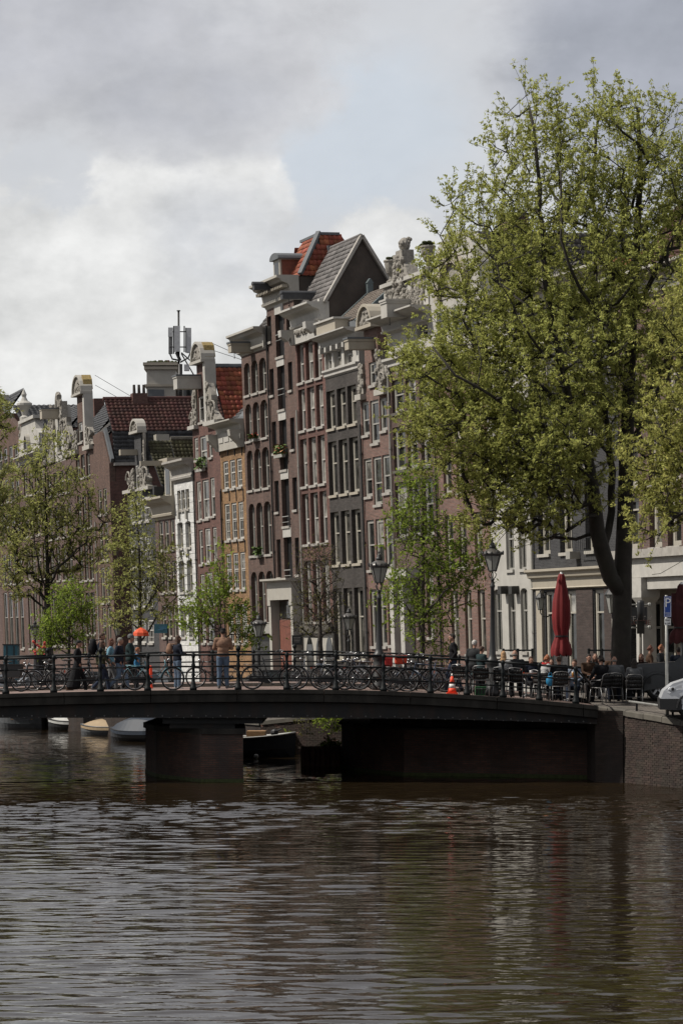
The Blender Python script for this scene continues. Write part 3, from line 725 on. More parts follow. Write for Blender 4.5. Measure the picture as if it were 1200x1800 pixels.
        if st.get('lintel'):
            q = MB(); q.box(-.02, W_ + .02, -.03, .02, H_, H_ + st['lintel']); q.build('lintel', MATS['white_paint'], wo)
    def cornice(s, zt, prof, mt='cream_light', x0=0.0, x1=None, name='cornice', ret=.0):
        """prof: (out, down) pairs from the top outwards; runs along the facade, returned at the ends"""
        x1 = s.w if x1 is None else x1
        m = MB(); poly = [(-o, zt - d) for o, d in prof]
        m.prism(poly, x0 - ret, x1 + ret, 'x'); return s.part(name, m, MATS[mt])
    def box(s, name, x0, x1, y0, y1, z0, z1, mt, parent=None):
        m = MB(); m.box(x0, x1, y0, y1, z0, z1); return s.part(name, m, MATS[mt], parent)
    def hoist(s, px, row, L=1.05, w=.5, h=.55, mt='cream', roof='lead'):
        x, z = s.loc(px, row); m = MB(); m.box(x - w / 2, x + w / 2, -L, .3, z - h / 2, z + h / 2); o = s.part('hoist_housing', m, MATS[mt])
        q = MB(); q.box(x - w / 2 - .07, x + w / 2 + .07, -L - .07, .3, z + h / 2, z + h / 2 + .09); q.build('lead_cover', MATS[roof], o)
        q = MB(); q.box(x - w / 2 - .04, x + w / 2 + .04, -L - .04, .3, z + h / 2 - .1, z + h / 2 - .002); q.build('moulding', MATS[mt], o)
        k = MB(); k.tube([(x, -L * .8, z - h / 2), (x, -L * .8, z - h / 2 - .18), (x + .07, -L * .8, z - h / 2 - .27), (x, -L * .8, z - h / 2 - .33), (x - .06, -L * .8, z - h / 2 - .28)], .018, 5); k.build('hook', MATS['metal_dark'], o)
        return o
    def beam(s, px, row, L=1.2, r=.22):
        x, z = s.loc(px, row); m = MB(); n = 10
        m.box(x - r * .8, x + r * .8, -L, .6, z - r, z + r * .3)
        m.prism([(x + r * .9 * math.cos(a), z + r * .3 + r * .75 * math.sin(a)) for a in [math.pi * k / n for k in range(n + 1)]], -L - .05, .6, 'y')
        o = s.part('hoist_beam', m, MATS['slate'])
        k = MB(); k.tube([(x, -L * .7, z - r), (x, -L * .7, z - r - .2), (x + .08, -L * .7, z - r - .3), (x, -L * .7, z - r - .37), (x - .07, -L * .7, z - r - .3)], .02, 5); k.build('hook', MATS['metal_dark'], o)
    def poly(s, name, pts, y0, y1, mt, parent=None):
        m = MB(); m.prism(pts, y0, y1, 'y'); return s.part(name, m, MATS[mt], parent)
    def carve(s, name, x0, x1, z0, z1, seed, mt='carved_stone', taper=.5, y=-.12, flip=False, n=22):
        """a lump of carved scrollwork leaning against the neck of a gable"""
        r = random.Random(seed); m = MB()
        w = x1 - x0; pts = []
        N_ = 9
        for k in range(N_ + 1):
            t = k / N_; ww = w * (1 - taper * t ** .7) * (1 + .18 * math.sin(t * 9 + seed)); pts.append((ww, z0 + (z1 - z0) * t))
        P = [(x1 if not flip else x0, z0)] + [((x1 - a) if not flip else (x0 + a), b) for a, b in pts] + [(x1 if not flip else x0, z1)]
        m.prism(P if flip else P, y, .25, 'y')
        for k in range(n):
            t = r.random(); ww = w * (1 - taper * t ** .7); xx = (x1 - r.random() * ww) if not flip else (x0 + r.random() * ww)
            q = (.05 + .09 * r.random()) * (.6 if y > 0 else 1); m.ell((xx, y - .02 * (y < 0), z0 + (z1 - z0) * t), (q * 1.1, q * .9, q * 1.4), 6, 4)
        # curled foot
        cx_ = (x0 + w * .35) if not flip else (x1 - w * .35)
        pts2 = []
        for k in range(14):
            a = k * .55; rr = w * .33 * (1 - k / 17); pts2.append((cx_ + rr * math.cos(a) * (1 if flip else -1), y - .04 * (y < 0), z0 + w * .35 + rr * math.sin(a)))
        m.tube(pts2, .06, 5)
        return s.part(name, m, MATS[mt], smooth=False)
    def arch_top(s, name, x0, x1, zb, h, mt='cream', y0=-.35, y1=.5, t=.14, fill='carved_stone'):
        """round pediment: moulded arch with a carved field under it"""
        m = MB(); n = 10; cx_ = (x0 + x1) / 2; rx = (x1 - x0) / 2
        o = [(cx_ - rx * math.cos(math.pi * k / n), zb + h * math.sin(math.pi * k / n)) for k in range(n + 1)]
        i = [(cx_ - (rx - t) * math.cos(math.pi * k / n), zb + (h - t) * math.sin(math.pi * k / n)) for k in range(n + 1)]
        for k in range(n):
            a, b, c, d = o[k], o[k + 1], i[k + 1], i[k]
            m.add([(p[0], y, p[1]) for y in (y0, y1) for p in (a, b, c, d)], [(0, 1, 2, 3), (7, 6, 5, 4), (0, 4, 5, 1), (2, 6, 7, 3), (0, 3, 7, 4), (1, 5, 6, 2)])
        m.box(x0 - .06, x1 + .06, y0 - .04, y1, zb - .16, zb)
        p = s.part(name, m, MATS[mt])
        f = MB(); f.prism([(x0 + t * .6, zb)] + i[1:-1] + [(x1 - t * .6, zb)], y0 + .14, y1 - .1, 'y')
        r = random.Random(int(x0 * 100))
        for k in range(14):
            a = r.random() * math.pi; q = r.random() * .75; f.ell((cx_ - (rx - t) * q * math.cos(a), y0 + .12, zb + (h - t) * q * math.sin(a) * .9 + .05), .07 + .06 * r.random(), 6, 4)
        f.build('carved_field', MATS[fill], p)
        return p
    def tiles(s, name, a, along, up, L, S, mt, tw=.25, tl=.31, parent=None, base='slate', c0=0.0, c1=0.0):
        """pantiles laid on a slope: a = eave corner, along the eave, up the slope"""
        a = Vector(a); u = Vector(along).normalized(); v = Vector(up).normalized(); n = u.cross(v).normalized()
        if n.z < 0: n = -n
        Q = (a, a + u * L, a + u * (L - c1) + v * S, a + u * c0 + v * S); b = MB(); b.add(list(Q), [(0, 1, 2, 3)])
        b.add([p - n * .1 for p in Q], [(0, 1, 2, 3)])
        ro = b.build(name, MATS[base], parent or s.o)
        V = []; Fc = []; nx_, ny_ = max(1, int(L / tw)), max(1, int(S / tl)); tw_ = L / nx_; tl_ = S / ny_; r = random.Random(nx_ * 31 + ny_)
        pr = [(0, .02), (.22, .075), (.5, .065), (.75, .02), (1.02, .03)]
        for j in range(ny_):
            for i in range(nx_):
                if (i + .6) * tw_ < c0 * (j + .7) / ny_ or (i + .4) * tw_ > L - c1 * (j + .7) / ny_: continue
                o = len(V); jx = r.uniform(-.012, .012); jz = r.uniform(0, .014)
                for (t, dz_) in ((0, .05), (1.12, .0)):
                    for q, hh in pr:
                        V.append(a + u * ((i + q) * tw_ + jx) + v * ((j + t) * tl_) + n * (hh + dz_ + jz))
                for q, hh in pr: V.append(a + u * ((i + q) * tw_ + jx) + v * (j * tl_ + .0) + n * (hh + .02 + jz))
                k = len(pr)
                for q in range(k - 1): Fc.append((o + q, o + q + 1, o + k + q + 1, o + k + q)); Fc.append((o + 2 * k + q, o + 2 * k + q + 1, o + q + 1, o + q))
        me = bpy.data.meshes.new('tiles'); me.from_pydata(V, [], Fc); me.update(); me.materials.append(MATS[mt])
        me.polygons.foreach_set('use_smooth', [True] * len(me.polygons)); uv_box(me)
        t = obj('roof_tiles', me, ro); tag(t, kind='stuff'); return ro
    def stays(s, pts, r=.018):
        m = MB()
        for a, b in pts: m.tube([a, b], r, 4)
        s.part('iron_stay', m, MATS['metal_dark'])

CORN = [(-.3, 0), (.62, 0), (.62, .14), (.50, .22), (.44, .36), (.22, .50), (.16, .62), (.12, 1.05), (.18, 1.12), (.16, 1.26), (.04, 1.32), (.0, 1.45), (-.3, 1.45)]
def corn(k=1.0, h=1.0): return [(a * k if a > 0 else a, b * h) for a, b in CORN]

# ---- tall brown house with round-arched windows, under the detached cornice
h = House('tall brown brick house with round-headed windows, between the ochre house and the warehouse', 441, 488)
zt = h.z(441 - 17, 627)
h.grid([(434.5, 445), (447.5, 459), (461, 473.5)], 823, [(632, 690), (706, 772), (789, 860), (884, 976), (1005, 1094)], 452, arch=.28, frame='frame_grey', pane=['glass_dark', 'glass_dark', 'glass_mid'], rec=.32, fw=.14, sillm='sill')
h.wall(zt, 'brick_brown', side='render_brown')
h.cornice(zt + 1.15, corn(1.35, .8), 'cream_light', ret=.12)
h.box('cornice_side', h.w + .0, h.w + .12, -.3, .8, zt, zt + 1.05, 'cream_light')
h.hoist(443, 612, 1.3, .6, .5)
h.box('shop_cornice', .3, h.w, -.45, -.003, h.z(475, 1113), h.z(475, 1097), 'frame_grey'); h.box('sign_board', .4, h.w - .1, -.12, -.004, h.z(475, 1108) + .1, h.z(475, 1095), 'stone_grey')
h.box('shop_front', .3, h.w - .2, -.08, -.004, .2, h.z(475, 1118), 'frame_dark')
h.tiles('roof', (0, .4, zt + .6), (1, 0, 0), (0, 1, 1.3), h.w, 3.0, 'tile_dark')
for xx, zz in ((h.x(452, 772), h.z(452, 766)),): pass
C1 = h

# ---- warehouse with a column of loading doors
h = House('tallest brown brick warehouse with a column of black loading doors and red hipped roof', 488, 536)
zt = h.z(475, 541)
for c0, c1, r0, r1 in ((470, 477, 556, 601), (474.5, 481.5, 648, 695), (478.5, 486, 741, 797), (483, 490.5, 845, 900), (487, 494, 948, 1015), (503.5, 511, 558, 592), (506.5, 514, 636, 686), (510.5, 518, 734, 790), (514.5, 522.5, 839, 896), (519, 526, 945, 1010)):
    h.win(c0, c1, r0, r1, kind='shutter', frame='frame_dark', fw=.03, rec=.22)
for c0, c1, r0, r1 in ((484.5, 499, 551, 627), (488, 501, 643, 720), (491.5, 504.5, 738, 826), (495.5, 509, 842, 925), (500, 514, 944, 1047)):
    h.win(c0, c1, r0, r1, kind='shutter', frame='frame_dark', fw=.05, rec=.3, lintel=.5)
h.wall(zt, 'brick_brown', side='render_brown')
h.cornice(zt + 1.25, corn(1.5, .9), 'cream_light', ret=.1)
m = MB()
for k in range(17): m.box(.1 + k * h.w / 17, .1 + k * h.w / 17 + .12, -.62, -.28, zt + .62, zt + .78)
h.part('dentil_row', m, MATS['cream'])
# loading-door rails
for r_ in (588, 684, 908, 1002):
    xx, zz = h.loc(494 + (r_ - 588) * .036, r_); m = MB(); m.tube([(xx - .55, -.12, zz), (xx + .55, -.12, zz)], .03, 5); m.tube([(xx - .55, -.12, zz - .3), (xx + .55, -.12, zz - .3)], .02, 5); h.part('door_rail', m, MATS['galv'])
h.box('attic_block', .05, h.w - .02, .2, 8, zt + .01, zt + 1.19, 'render_brown'); zr = zt + 1.2; y0, y1, x0, x1, hh = .5, 7.0, .4, h.w, 2.35; ix, iy = .95, 1.45
yd = 2 * iy + 1.05
h.tiles('roof', (x0, y0, zr), (1, 0, 0), (0, iy, hh), x1 - x0 - .1, math.hypot(iy, hh), 'tile_orange', c0=.8, c1=ix)
h.tiles('roof_side', (x1, y0, zr), (0, 1, 0), (-ix, 0, hh), yd, math.hypot(ix, hh), 'tile_orange', c0=iy, c1=iy)
h.tiles('roof_back', (x0, y0 + yd, zr), (1, 0, 0), (0, -iy, hh), x1 - x0, math.hypot(iy, hh), 'tile_orange', tw=.4, tl=.4, c0=.8, c1=ix)
h.tiles('roof_side', (x0, y0, zr), (0, 1, 0), (.8, 0, hh), yd, math.hypot(.8, hh), 'tile_orange', tw=.4, tl=.4, c0=iy, c1=iy)
m = MB(); m.bar((x1 + .05, y0 - .1, zr + .12), (x1 - ix + .05, y0 + iy - .1, zr + hh + .14), .26, .16); m.bar((x0 + .3, y0 + iy, zr + hh + .05), (x1 - ix, y0 + iy, zr + hh + .05), .3, .14); m.bar((x1 - ix, y0 + iy, zr + hh + .05), (x1 - ix, y0 + iy + 1.05, zr + hh + .05), .3, .14)
h.part('ridge_lead', m, MATS['lead'])
m = MB(); m.box(x1 - .8, x1 - .35, y0 + iy + .2, y0 + iy + 1.0, zr + .75, zr + 1.7); h.part('roof_window', m, MATS['lead'])
# dormer
dz = zr - .1; dx = h.x(484, 470) + .2
o = h.box('dormer', dx - .55, dx + .55, -.0, 1.4, dz, dz + 1.35, 'frame_cream')
m = MB(); m.prism([(dx - .75, dz + 1.3)] + [(dx - .75 * math.cos(math.pi * k / 8), dz + 1.35 + .32 * math.sin(math.pi * k / 8)) for k in range(9)] + [(dx + .75, dz + 1.3)], -.15, 1.9, 'y'); m.build('dormer_roof', MATS['lead'], o)
m = MB(); m.box(dx - .38, dx + .38, -.01, -.003, dz + .15, dz + 1.15); m.build('pane', MATS['glass_dark'], o)
m = MB(); m.box(dx + .552, dx + .56, .1, 1.3, dz + .02, dz + 1.25); m.build('dormer_cheek', MATS['terracotta'], o)
h.beam(492, 503, 1.5)
# cream porch
p0 = h.x(486, 1100); z1 = h.z(500, 1051); 
po = h.box('porch', .05, h.w * .92, -.55, -.004, z1 - .1, z1 + .9, 'cream_light')
m = MB(); m.prism([(-.9, z1 + 1.05), (-.9, z1 + .95), (-.55, z1 + .85), (-.004, z1 + .85), (-.004, z1 + 1.05)], -.1, h.w * .92 + .15, 'x'); m.build('porch_cornice', MATS['cream_light'], po)
for xx in (.1, h.w * .92 - .45):
    m = MB(); m.box(xx, xx + .4, -.5, -.004, 0, z1 - .1); m.box(xx - .05, xx + .45, -.55, -.004, z1 - .4, z1 - .102); m.build('pilaster', MATS['cream_light'], po)
h.box('door', .6, h.w * .92 - .55, -.06, -.004, .3, z1 - 1.2, 'terracotta'); h.box('fanlight', .8, h.w * .92 - .6, -.05, -.004, z1 - 1.1, z1 - .2, 'glass_dark')
C2 = h

# ---- red-brown house with white bracketed cornice and the steep end gable
h = House('red-brown brick house with carved white bracket cornice below the steep gabled roof', 536, 587)
zt = h.z(556, 632); zc = h.z(575, 527)
h.grid([(528.5, 540), (543.5, 556.5), (559.5, 572)], 820, [(598, 667), (679, 753), (768, 853), (866, 956), (985, 1093)], 549, frame='white_paint', pane=['glass_curtain', 'glass_half', 'glass_curtain', 'glass_mid'], rec=.28, fw=.13, mid=.5, mx=2)
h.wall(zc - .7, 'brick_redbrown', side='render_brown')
h.cornice(zc, corn(1.45, .72), 'white_paint', ret=.1)
b0, b1 = h.z(566, 592), zc - 1.0
h.box('frieze', .0, h.w, -.22, -.003, b0, b1, 'white_paint')
for k in range(3):
    a = .75 + k * (h.w - 1.5) / 3; o = h.box('carved_panel', a + .1, a + (h.w - 1.5) / 3 - .1, -.27, -.223, b0 + .38, b1 - .12, 'carved_stone')
    m = MB(); r = random.Random(k)
    for q in range(16): m.ell((a + .2 + r.random() * ((h.w - 1.5) / 3 - .4), -.29, b0 + .5 + r.random() * (b1 - b0 - .7)), .05 + .09 * r.random(), 6, 4)
    m.build('relief', MATS['carved_stone'], o)
for xx in (.05, h.w - .55):
    m = MB(); m.prism([(-.22, b1), (-.95, b1), (-.93, b1 - .35), (-.55, b1 - .6), (-.42, b0 + .4), (-.3, b0), (-.22, b0)], xx, xx + .48, 'x'); h.part('bracket', m, MATS['white_paint'])
h.box('parapet_end', h.w - .25, h.w + .03, -.2, 1.1, zc - 2.6, zc + .15, 'white_paint')
h.box('base', 0, h.w, -.1, -.004, 0, h.z(556, 1113), 'cream_light')
h.box('base_cornice', 0, h.w, -.3, -.004, h.z(556, 1113), h.z(556, 1099), 'stone_grey')
for k in range(3):
    a = .5 + k * 1.55; zz = h.z(556, 1150); w_ = .62
    m = MB(); m.prism([(a, .3), (a + 2 * w_ * .9, .3), (a + 2 * w_ * .9, zz)] + [(a + w_ * .9 + w_ * .9 * math.cos(math.pi * q / 6) * (1 - .12 * math.sin(math.pi * q / 6)), zz + w_ * 1.5 * math.sin(math.pi * q / 6)) for q in range(1, 6)] + [(a, zz)], -.13, -.104, 'y'); h.part('arched_window', m, MATS['glass_dark'])
# roof parallel to the canal
D = 4.1; zr = zc + .05; hh = h.zrow(h.w, D / 2 + .15, 417) - zr
h.tiles('roof', (0, .15, zr), (1, 0, 0), (0, D / 2, hh), h.w + .05, math.hypot(D / 2, hh), 'tile_grey')
h.tiles('roof_back', (0, .15 + D, zr), (1, 0, 0), (0, -D / 2, hh), h.w + .05, math.hypot(D / 2, hh), 'tile_grey', tw=.5, tl=.6)
for xx in (h.w - .02, .0):
    m = MB(); m.prism([(.2, zr - 2.2), (.2, zr), (.15 + D / 2, zr + hh), (.15 + D, zr), (D, zr - 2.2)], xx, xx + .06, 'x'); h.part('gable_end', m, MATS['render_brown'])
m = MB(); m.bar((h.w + .1, .05, zr - .1), (h.w + .1, .15 + D / 2, zr + hh + .05), .16, .3, up=(1, 0, 0)); m.bar((h.w + .1, .15 + D / 2, zr + hh + .05), (h.w + .1, .25 + D, zr - .1), .16, .3, up=(1, 0, 0)); h.part('bargeboard', m, MATS['sill'])
m = MB(); m.tube([(h.w, .15 + D / 2, zr + hh + .06), (0, .15 + D / 2, zr + hh + .06)], .12, 6); h.part('ridge', m, MATS['tile_grey'])
h.beam(538, 519, 1.35)
h.box('rear_block', .0, h.w, 4.05, 9, zc - 3, zc + .75, 'render_brown'); h.box('roof_edge', -.1, h.w + .1, 4.0, 9, zc + .76, zc + 1.15, 'sill')
C3 = h

# ---- charcoal house with white attic
h = House('charcoal brick house with a white attic row of three small windows', 587, 647)
zt = h.z(597, 655); zc = h.z(597, 585)
h.grid([(577.5, 592), (596, 611), (614.5, 630)], 820, [(681, 749), (772, 868), (898, 992), (1034, 1160)], 603, frame='frame_cream', pane=['glass_dark', 'glass_mid', 'glass_dark'], rec=.3, fw=.16, mid=.6, sillm='cream')
h.wall(zt, 'brick_charcoal', side='brick_charcoal')
h.holes = []
h.grid([(571.5, 582.5), (586.5, 600), (604.5, 618.5)], 630, [(613, 645)], 594, frame='white_paint', pane='glass_half', rec=.25, fw=.1, mx=2, sill=0)
h.wall(zc - .5, 'white_paint', z0=zt)
h.cornice(zt + .28, [(.0, 0), (.2, 0), (.2, .1), (.1, .2), (.1, .32), (0, .4)], 'white_paint', name='lower_cornice')
h.cornice(zc, corn(1.3, .45), 'white_paint', ret=.1)
for k in range(6): h.box('console', .25 + k * (h.w - .7) / 5, .5 + k * (h.w - .7) / 5, -.42, -.003, zc - .86, zc - .62, 'white_paint')
h.box('roof_step', 0.1, h.w - .1, .2, 4.2, zc, zc + .45, 'lead'); 
D = 4.2; zr = zc + .45; hh = h.zrow(h.w - .6, D / 2 + .25, 500) - zr
h.tiles('roof', (.5, .25, zr), (1, 0, 0), (0, D / 2, hh), h.w - 1.1, math.hypot(D / 2, hh), 'tile_brown', tw=.3, tl=.22)
h.tiles('roof_back', (.5, .25 + D, zr), (1, 0, 0), (0, -D / 2, hh), h.w - 1.1, math.hypot(D / 2, hh), 'tile_brown', tw=.5, tl=.6)
for xx in (.48, h.w - .62):
    m = MB(); m.prism([(.3, zr), (.25 + D / 2, zr + hh), (.2 + D, zr)], xx, xx + .05, 'x'); h.part('gable_end', m, MATS['slate'])
    m = MB(); m.bar((xx + .1, .1, zr - .1), (xx + .1, .25 + D / 2, zr + hh + .08), .16, .26, up=(1, 0, 0)); m.bar((xx + .1, .25 + D / 2, zr + hh + .08), (xx + .1, .4 + D, zr - .1), .16, .26, up=(1, 0, 0)); h.part('bargeboard', m, MATS['teal_paint'])
    m = MB(); m.box(xx - .06, xx + .26, D / 2 + .1, D / 2 + .4, zr + hh - .1, zr + hh + .55); m.prism([(D / 2 + .06, zr + hh + .55), (D / 2 + .25, zr + hh + .8), (D / 2 + .44, zr + hh + .55)], xx - .08, xx + .28, 'x'); h.part('finial', m, MATS['teal_paint'])
h.box('dormer_box', .3, h.w * .62, -.5, 1.2, zc + .02, zc + .62, 'cream'); h.box('dormer_roof', .2, h.w * .64, -.62, 1.3, zc + .625, zc + .72, 'white_paint')
h.box('door_step', .5, h.w - .3, -.8, 0, 0, .5, 'stone_grey')
C4 = h

# ---- pink brick house with neck gable
h = House('pink brick house with a narrow neck gable, carved claws and arched crest', 647, 698)
zt = h.z(655, 694)
cl = [(639.5, 653.5), (655.5, 670.5), (672.5, 686.5)]
for (c0, c1), (r0, r1) in zip([(636, 648.5), (651, 666), (667.5, 680)], [(706, 765), (703, 779), (699, 757)]): h.win(c0, c1, r0, r1, frame='frame_grey', rec=.16, fw=.15, mid=.45)
for (c0, c1), (r0, r1) in zip([(640.5, 653.5), (656, 671), (672, 686)], [(806, 873), (802, 887), (799, 866)]): h.win(c0, c1, r0, r1, frame='frame_grey', rec=.16, fw=.15, mid=.45)
for (c0, c1), (r0, r1) in zip([(645, 658), (661, 674.5), (677, 689)], [(914, 1002), (912, 1000), (909, 998)]): h.win(c0, c1, r0, r1, frame='frame_grey', rec=.16, fw=.17, mid=.5)
for (c0, c1), (r0, r1) in zip([(651, 663), (667, 679), (682, 692)], [(1036, 1136), (1036, 1136), (1034, 1134)]): h.win(c0, c1, r0, r1, frame='frame_grey', rec=.2, fw=.17, mid=.7)
h.wall(zt, 'brick_pink', side='brick_pink')
n0, n1 = h.x(641, 640), h.x(664, 625)
h.holes = []; h.win(648.5, 661, 636, 677, frame='frame_grey', rec=.16, fw=.14)
zn = h.z(650, 578); h.wall(zn, 'brick_pink', depth=.5, z0=zt, x0=n0, x1=n1)
h.arch_top('crest', n0 - .15, n1 + .1, zn + .16, 1.05, 'cream', y1=.9)
h.carve('claw', .1, n0 - .02, zt + .15, h.z(640, 640), 3); h.carve('claw', n1 + .02, h.w - .1, zt + .15, h.z(672, 615), 4, flip=True)
h.box('claw_shelf', -.02, n0, -.3, .3, zt - .14, zt + .14, 'cream_light'); h.box('claw_shelf', n1, h.w, -.3, .3, zt - .14, zt + .14, 'cream_light')
h.hoist(655, 606, 1.35, .55, .5)
h.tiles('roof', (h.w, .5, zt), (0, 1, 0), (-h.w / 2, 0, 3.6), 8, math.hypot(h.w / 2, 3.6), 'tile_dark')
h.box('stoop', .6, h.w * .7, -1.4, -.1, 0, .9, 'stone_grey')
C5 = h

# ---- ornate house
h = House('brick house with tall carved stone attic, urns and a columned white entrance', 698, 776)
zc = h.z(700, 564); za = h.z(700, 632)
h.grid([(690, 711.5), (715, 733), (739, 757)], 760, [(667, 725), (750, 827), (848, 946)], 700, frame='frame_grey', pane='glass_dark', rec=.25, fw=.18, mid=.55, sillm='stone_grey')
h.win(733, 745, 1000, 1120, frame='frame_grey', rec=.25, fw=.16); h.win(750, 762, 1000, 1120, frame='frame_grey', rec=.25, fw=.16)
h.wall(za, 'brick_purple', side='brick_purple')
h.holes = []; h.grid([(672, 696), (733, 752)], 605, [(588, 612)], 684, frame='frame_cream', rec=.35, fw=.12, sill=0); h.wall(zc, 'plaster_smooth', z0=za, depth=3)
h.cornice(za + .12, [(.0, 0), (.35, 0), (.35, .12), (.2, .25), (.2, .4), (0, .5)], 'plaster_smooth', name='lower_cornice')
h.cornice(zc + .25, corn(1.7, .55), 'plaster_smooth', ret=.1)
for k in range(5): h.carve('carved_bracket', .1 + k * (h.w - .5) / 4, .4 + k * (h.w - .5) / 4, za - .7, za - .1, k + 30, n=8)
zq = zc + .25; zp = h.z(700, 500)
h.box('attic', .0, h.w, -.1, .5, zq, zp, 'plaster_smooth')
o = h.box('attic_moulding', -.1, h.w + .1, -.28, .55, zp, zp + .18, 'plaster_smooth')
r = random.Random(12); m = MB()
for q in range(230): m.ell((.3 + r.random() * (h.w - .6), -.12, zq + .15 + r.random() * (zp - zq - .3)), (.04 + .10 * r.random(), .09, .05 + .14 * r.random()), 6, 4)
h.part('attic_relief', m, MATS['carved_stone'])
m = MB(); cx_ = h.w * .42; m.prism([(cx_ - 1.1, zp + .18), (cx_ - .8, zp + .7), (cx_ - .45, zp + .9), (cx_ - .4, zp + 1.5), (cx_ + .4, zp + 1.5), (cx_ + .45, zp + .9), (cx_ + .8, zp + .7), (cx_ + 1.1, zp + .18)], -.2, .4, 'y')
for q in range(60): m.ell((cx_ + (r.random() - .5) * 1.2, -.22, zq + .4 + r.random() * (zp - zq + .9)), .06 + .12 * r.random(), 6, 4)
h.part('centre_crest', m, MATS['carved_stone'])
m = MB(); m.ell((cx_, .1, zp + 1.78), (.30, .28, .34), 10, 7)
for q in range(16): m.ell((cx_ + (r.random() - .5) * .5, .1 + (r.random() - .5) * .45, zp + 1.62 + r.random() * .42), .10, 6, 4)
h.part('stone_basket', m, MATS['carved_stone'])
urn = [(.25, 0), (.25, .12), (.12, .2), (.10, .34), (.24, .5), (.30, .75), (.33, 1.0), (.37, 1.05), (.36, 1.12), (.2, 1.14)]
for xx in (.45, h.w - .5):
    m = MB(); m.lathe(urn, 12, (xx, .15, zp + .2)); o = h.part('urn', m, MATS['carved_stone'], smooth=False)
    m = MB()
    for q in range(12): m.ell((xx + (r.random() - .5) * .5, .15 + (r.random() - .5) * .5, zp + 1.34 + r.random() * .15), (.13, .13, .07), 6, 4)
    m.build('moss_tuft', MATS['moss'], o)
h.hoist(722, 545, 1.35, .8, .75, mt='plaster_smooth', roof='plaster_smooth')
for c in (706, 724):
    xx = h.x(c, 1090); m = MB(); m.box(xx - .25, xx + .25, -.5, -.003, 0, h.z(c, 1018)); m.box(xx - .34, xx + .34, -.62, -.003, .0, .9); h.part('entrance_column', m, MATS['white_paint'])
xx = h.x(702, 1005); h.box('entrance_lintel', xx - .2, xx + 2.6, -.7, -.003, h.z(706, 1017), h.z(706, 1000), 'white_paint')
C6 = h

# ---- cream gabled pink house
h = House('bright red brick house with a broad cream arched gable, half hidden by the big tree', 776, 866)
zt = h.z(790, 640)
h.grid([(783, 797), (806, 820), (834, 848)], 960, [(690, 770), (790, 864), (903, 997)], 812, frame='frame_cream', pane='glass_dark', rec=.22, fw=.14, sillm='sill')
h.grid([(793, 806), (817, 829), (840, 853)], 1090, [(1037, 1150)], 822, frame='frame_cream', pane='glass_mid', rec=.22, fw=.14)
h.wall(zt, 'brick_pink', side='brick_pink', depth=8)
zg1 = h.z(790, 500); cx_ = h.w / 2
arc = [(cx_ - 2.9 * math.cos(math.pi * k / 12), zg1 + 2.3 * math.sin(math.pi * k / 12)) for k in range(13)]
h.poly('gable', [(0, zt), (0, zg1 - 1), (cx_ - 2.9, zg1)] + arc[1:-1] + [(cx_ + 2.9, zg1), (h.w, zg1 - 1), (h.w, zt)], -.05, .6, 'plaster_smooth')
i_ = [(cx_ - 1.9 * math.cos(math.pi * k / 12), zg1 - .6 + 1.9 * math.sin(math.pi * k / 12)) for k in range(13)]
m = MB()
for a, b in zip(i_, i_[1:]):
    q = .78; m.add([(a[0], -.3, a[1]), (b[0], -.3, b[1]), (cx_ + (b[0] - cx_) * q, -.3, zg1 - .6 + (b[1] - zg1 + .6) * q), (cx_ + (a[0] - cx_) * q, -.3, zg1 - .6 + (a[1] - zg1 + .6) * q)] + [(a[0], -.052, a[1]), (b[0], -.052, b[1]), (cx_ + (b[0] - cx_) * q, -.052, zg1 - .6 + (b[1] - zg1 + .6) * q), (cx_ + (a[0] - cx_) * q, -.052, zg1 - .6 + (a[1] - zg1 + .6) * q)], [(0, 1, 2, 3), (0, 4, 5, 1), (3, 2, 6, 7)])
h.part('arch_moulding', m, MATS['cream']); h.poly('arch_field', [(cx_ - 1.4, zg1 - .6)] + [(cx_ - 1.4 * math.cos(math.pi * k / 10), zg1 - .6 + 1.4 * math.sin(math.pi * k / 10)) for k in range(1, 10)] + [(cx_ + 1.4, zg1 - .6)], -.09, -.052, 'carved_stone')
h.cornice(zt + .2, [(.0, 0), (.5, 0), (.5, .15), (.3, .3), (.2, .5), (0, .55)], 'plaster_smooth')
for k in range(3): h.box('gable_window', .9 + k * 1.9, 1.9 + k * 1.9, -.09, -.055, zt + .7, zt + 2.4, 'glass_dark')
h.tiles('roof', (h.w, .6, zt + 1.2), (0, 1, 0), (-h.w / 2, 0, 4.6), 8, math.hypot(h.w / 2, 4.6), 'tile_dark')
h.box('chimney', 1.2, 2.3, 3, 4, zg1 + 1.4, h.zrow(1.7, 3.5, 384), 'brick_purple'); h.box('chimney_cap', 1.1, 2.4, 2.9, 4.1, h.zrow(1.7, 3.5, 384), h.zrow(1.7, 3.5, 384) + .15, 'stone_grey')
C7 = h

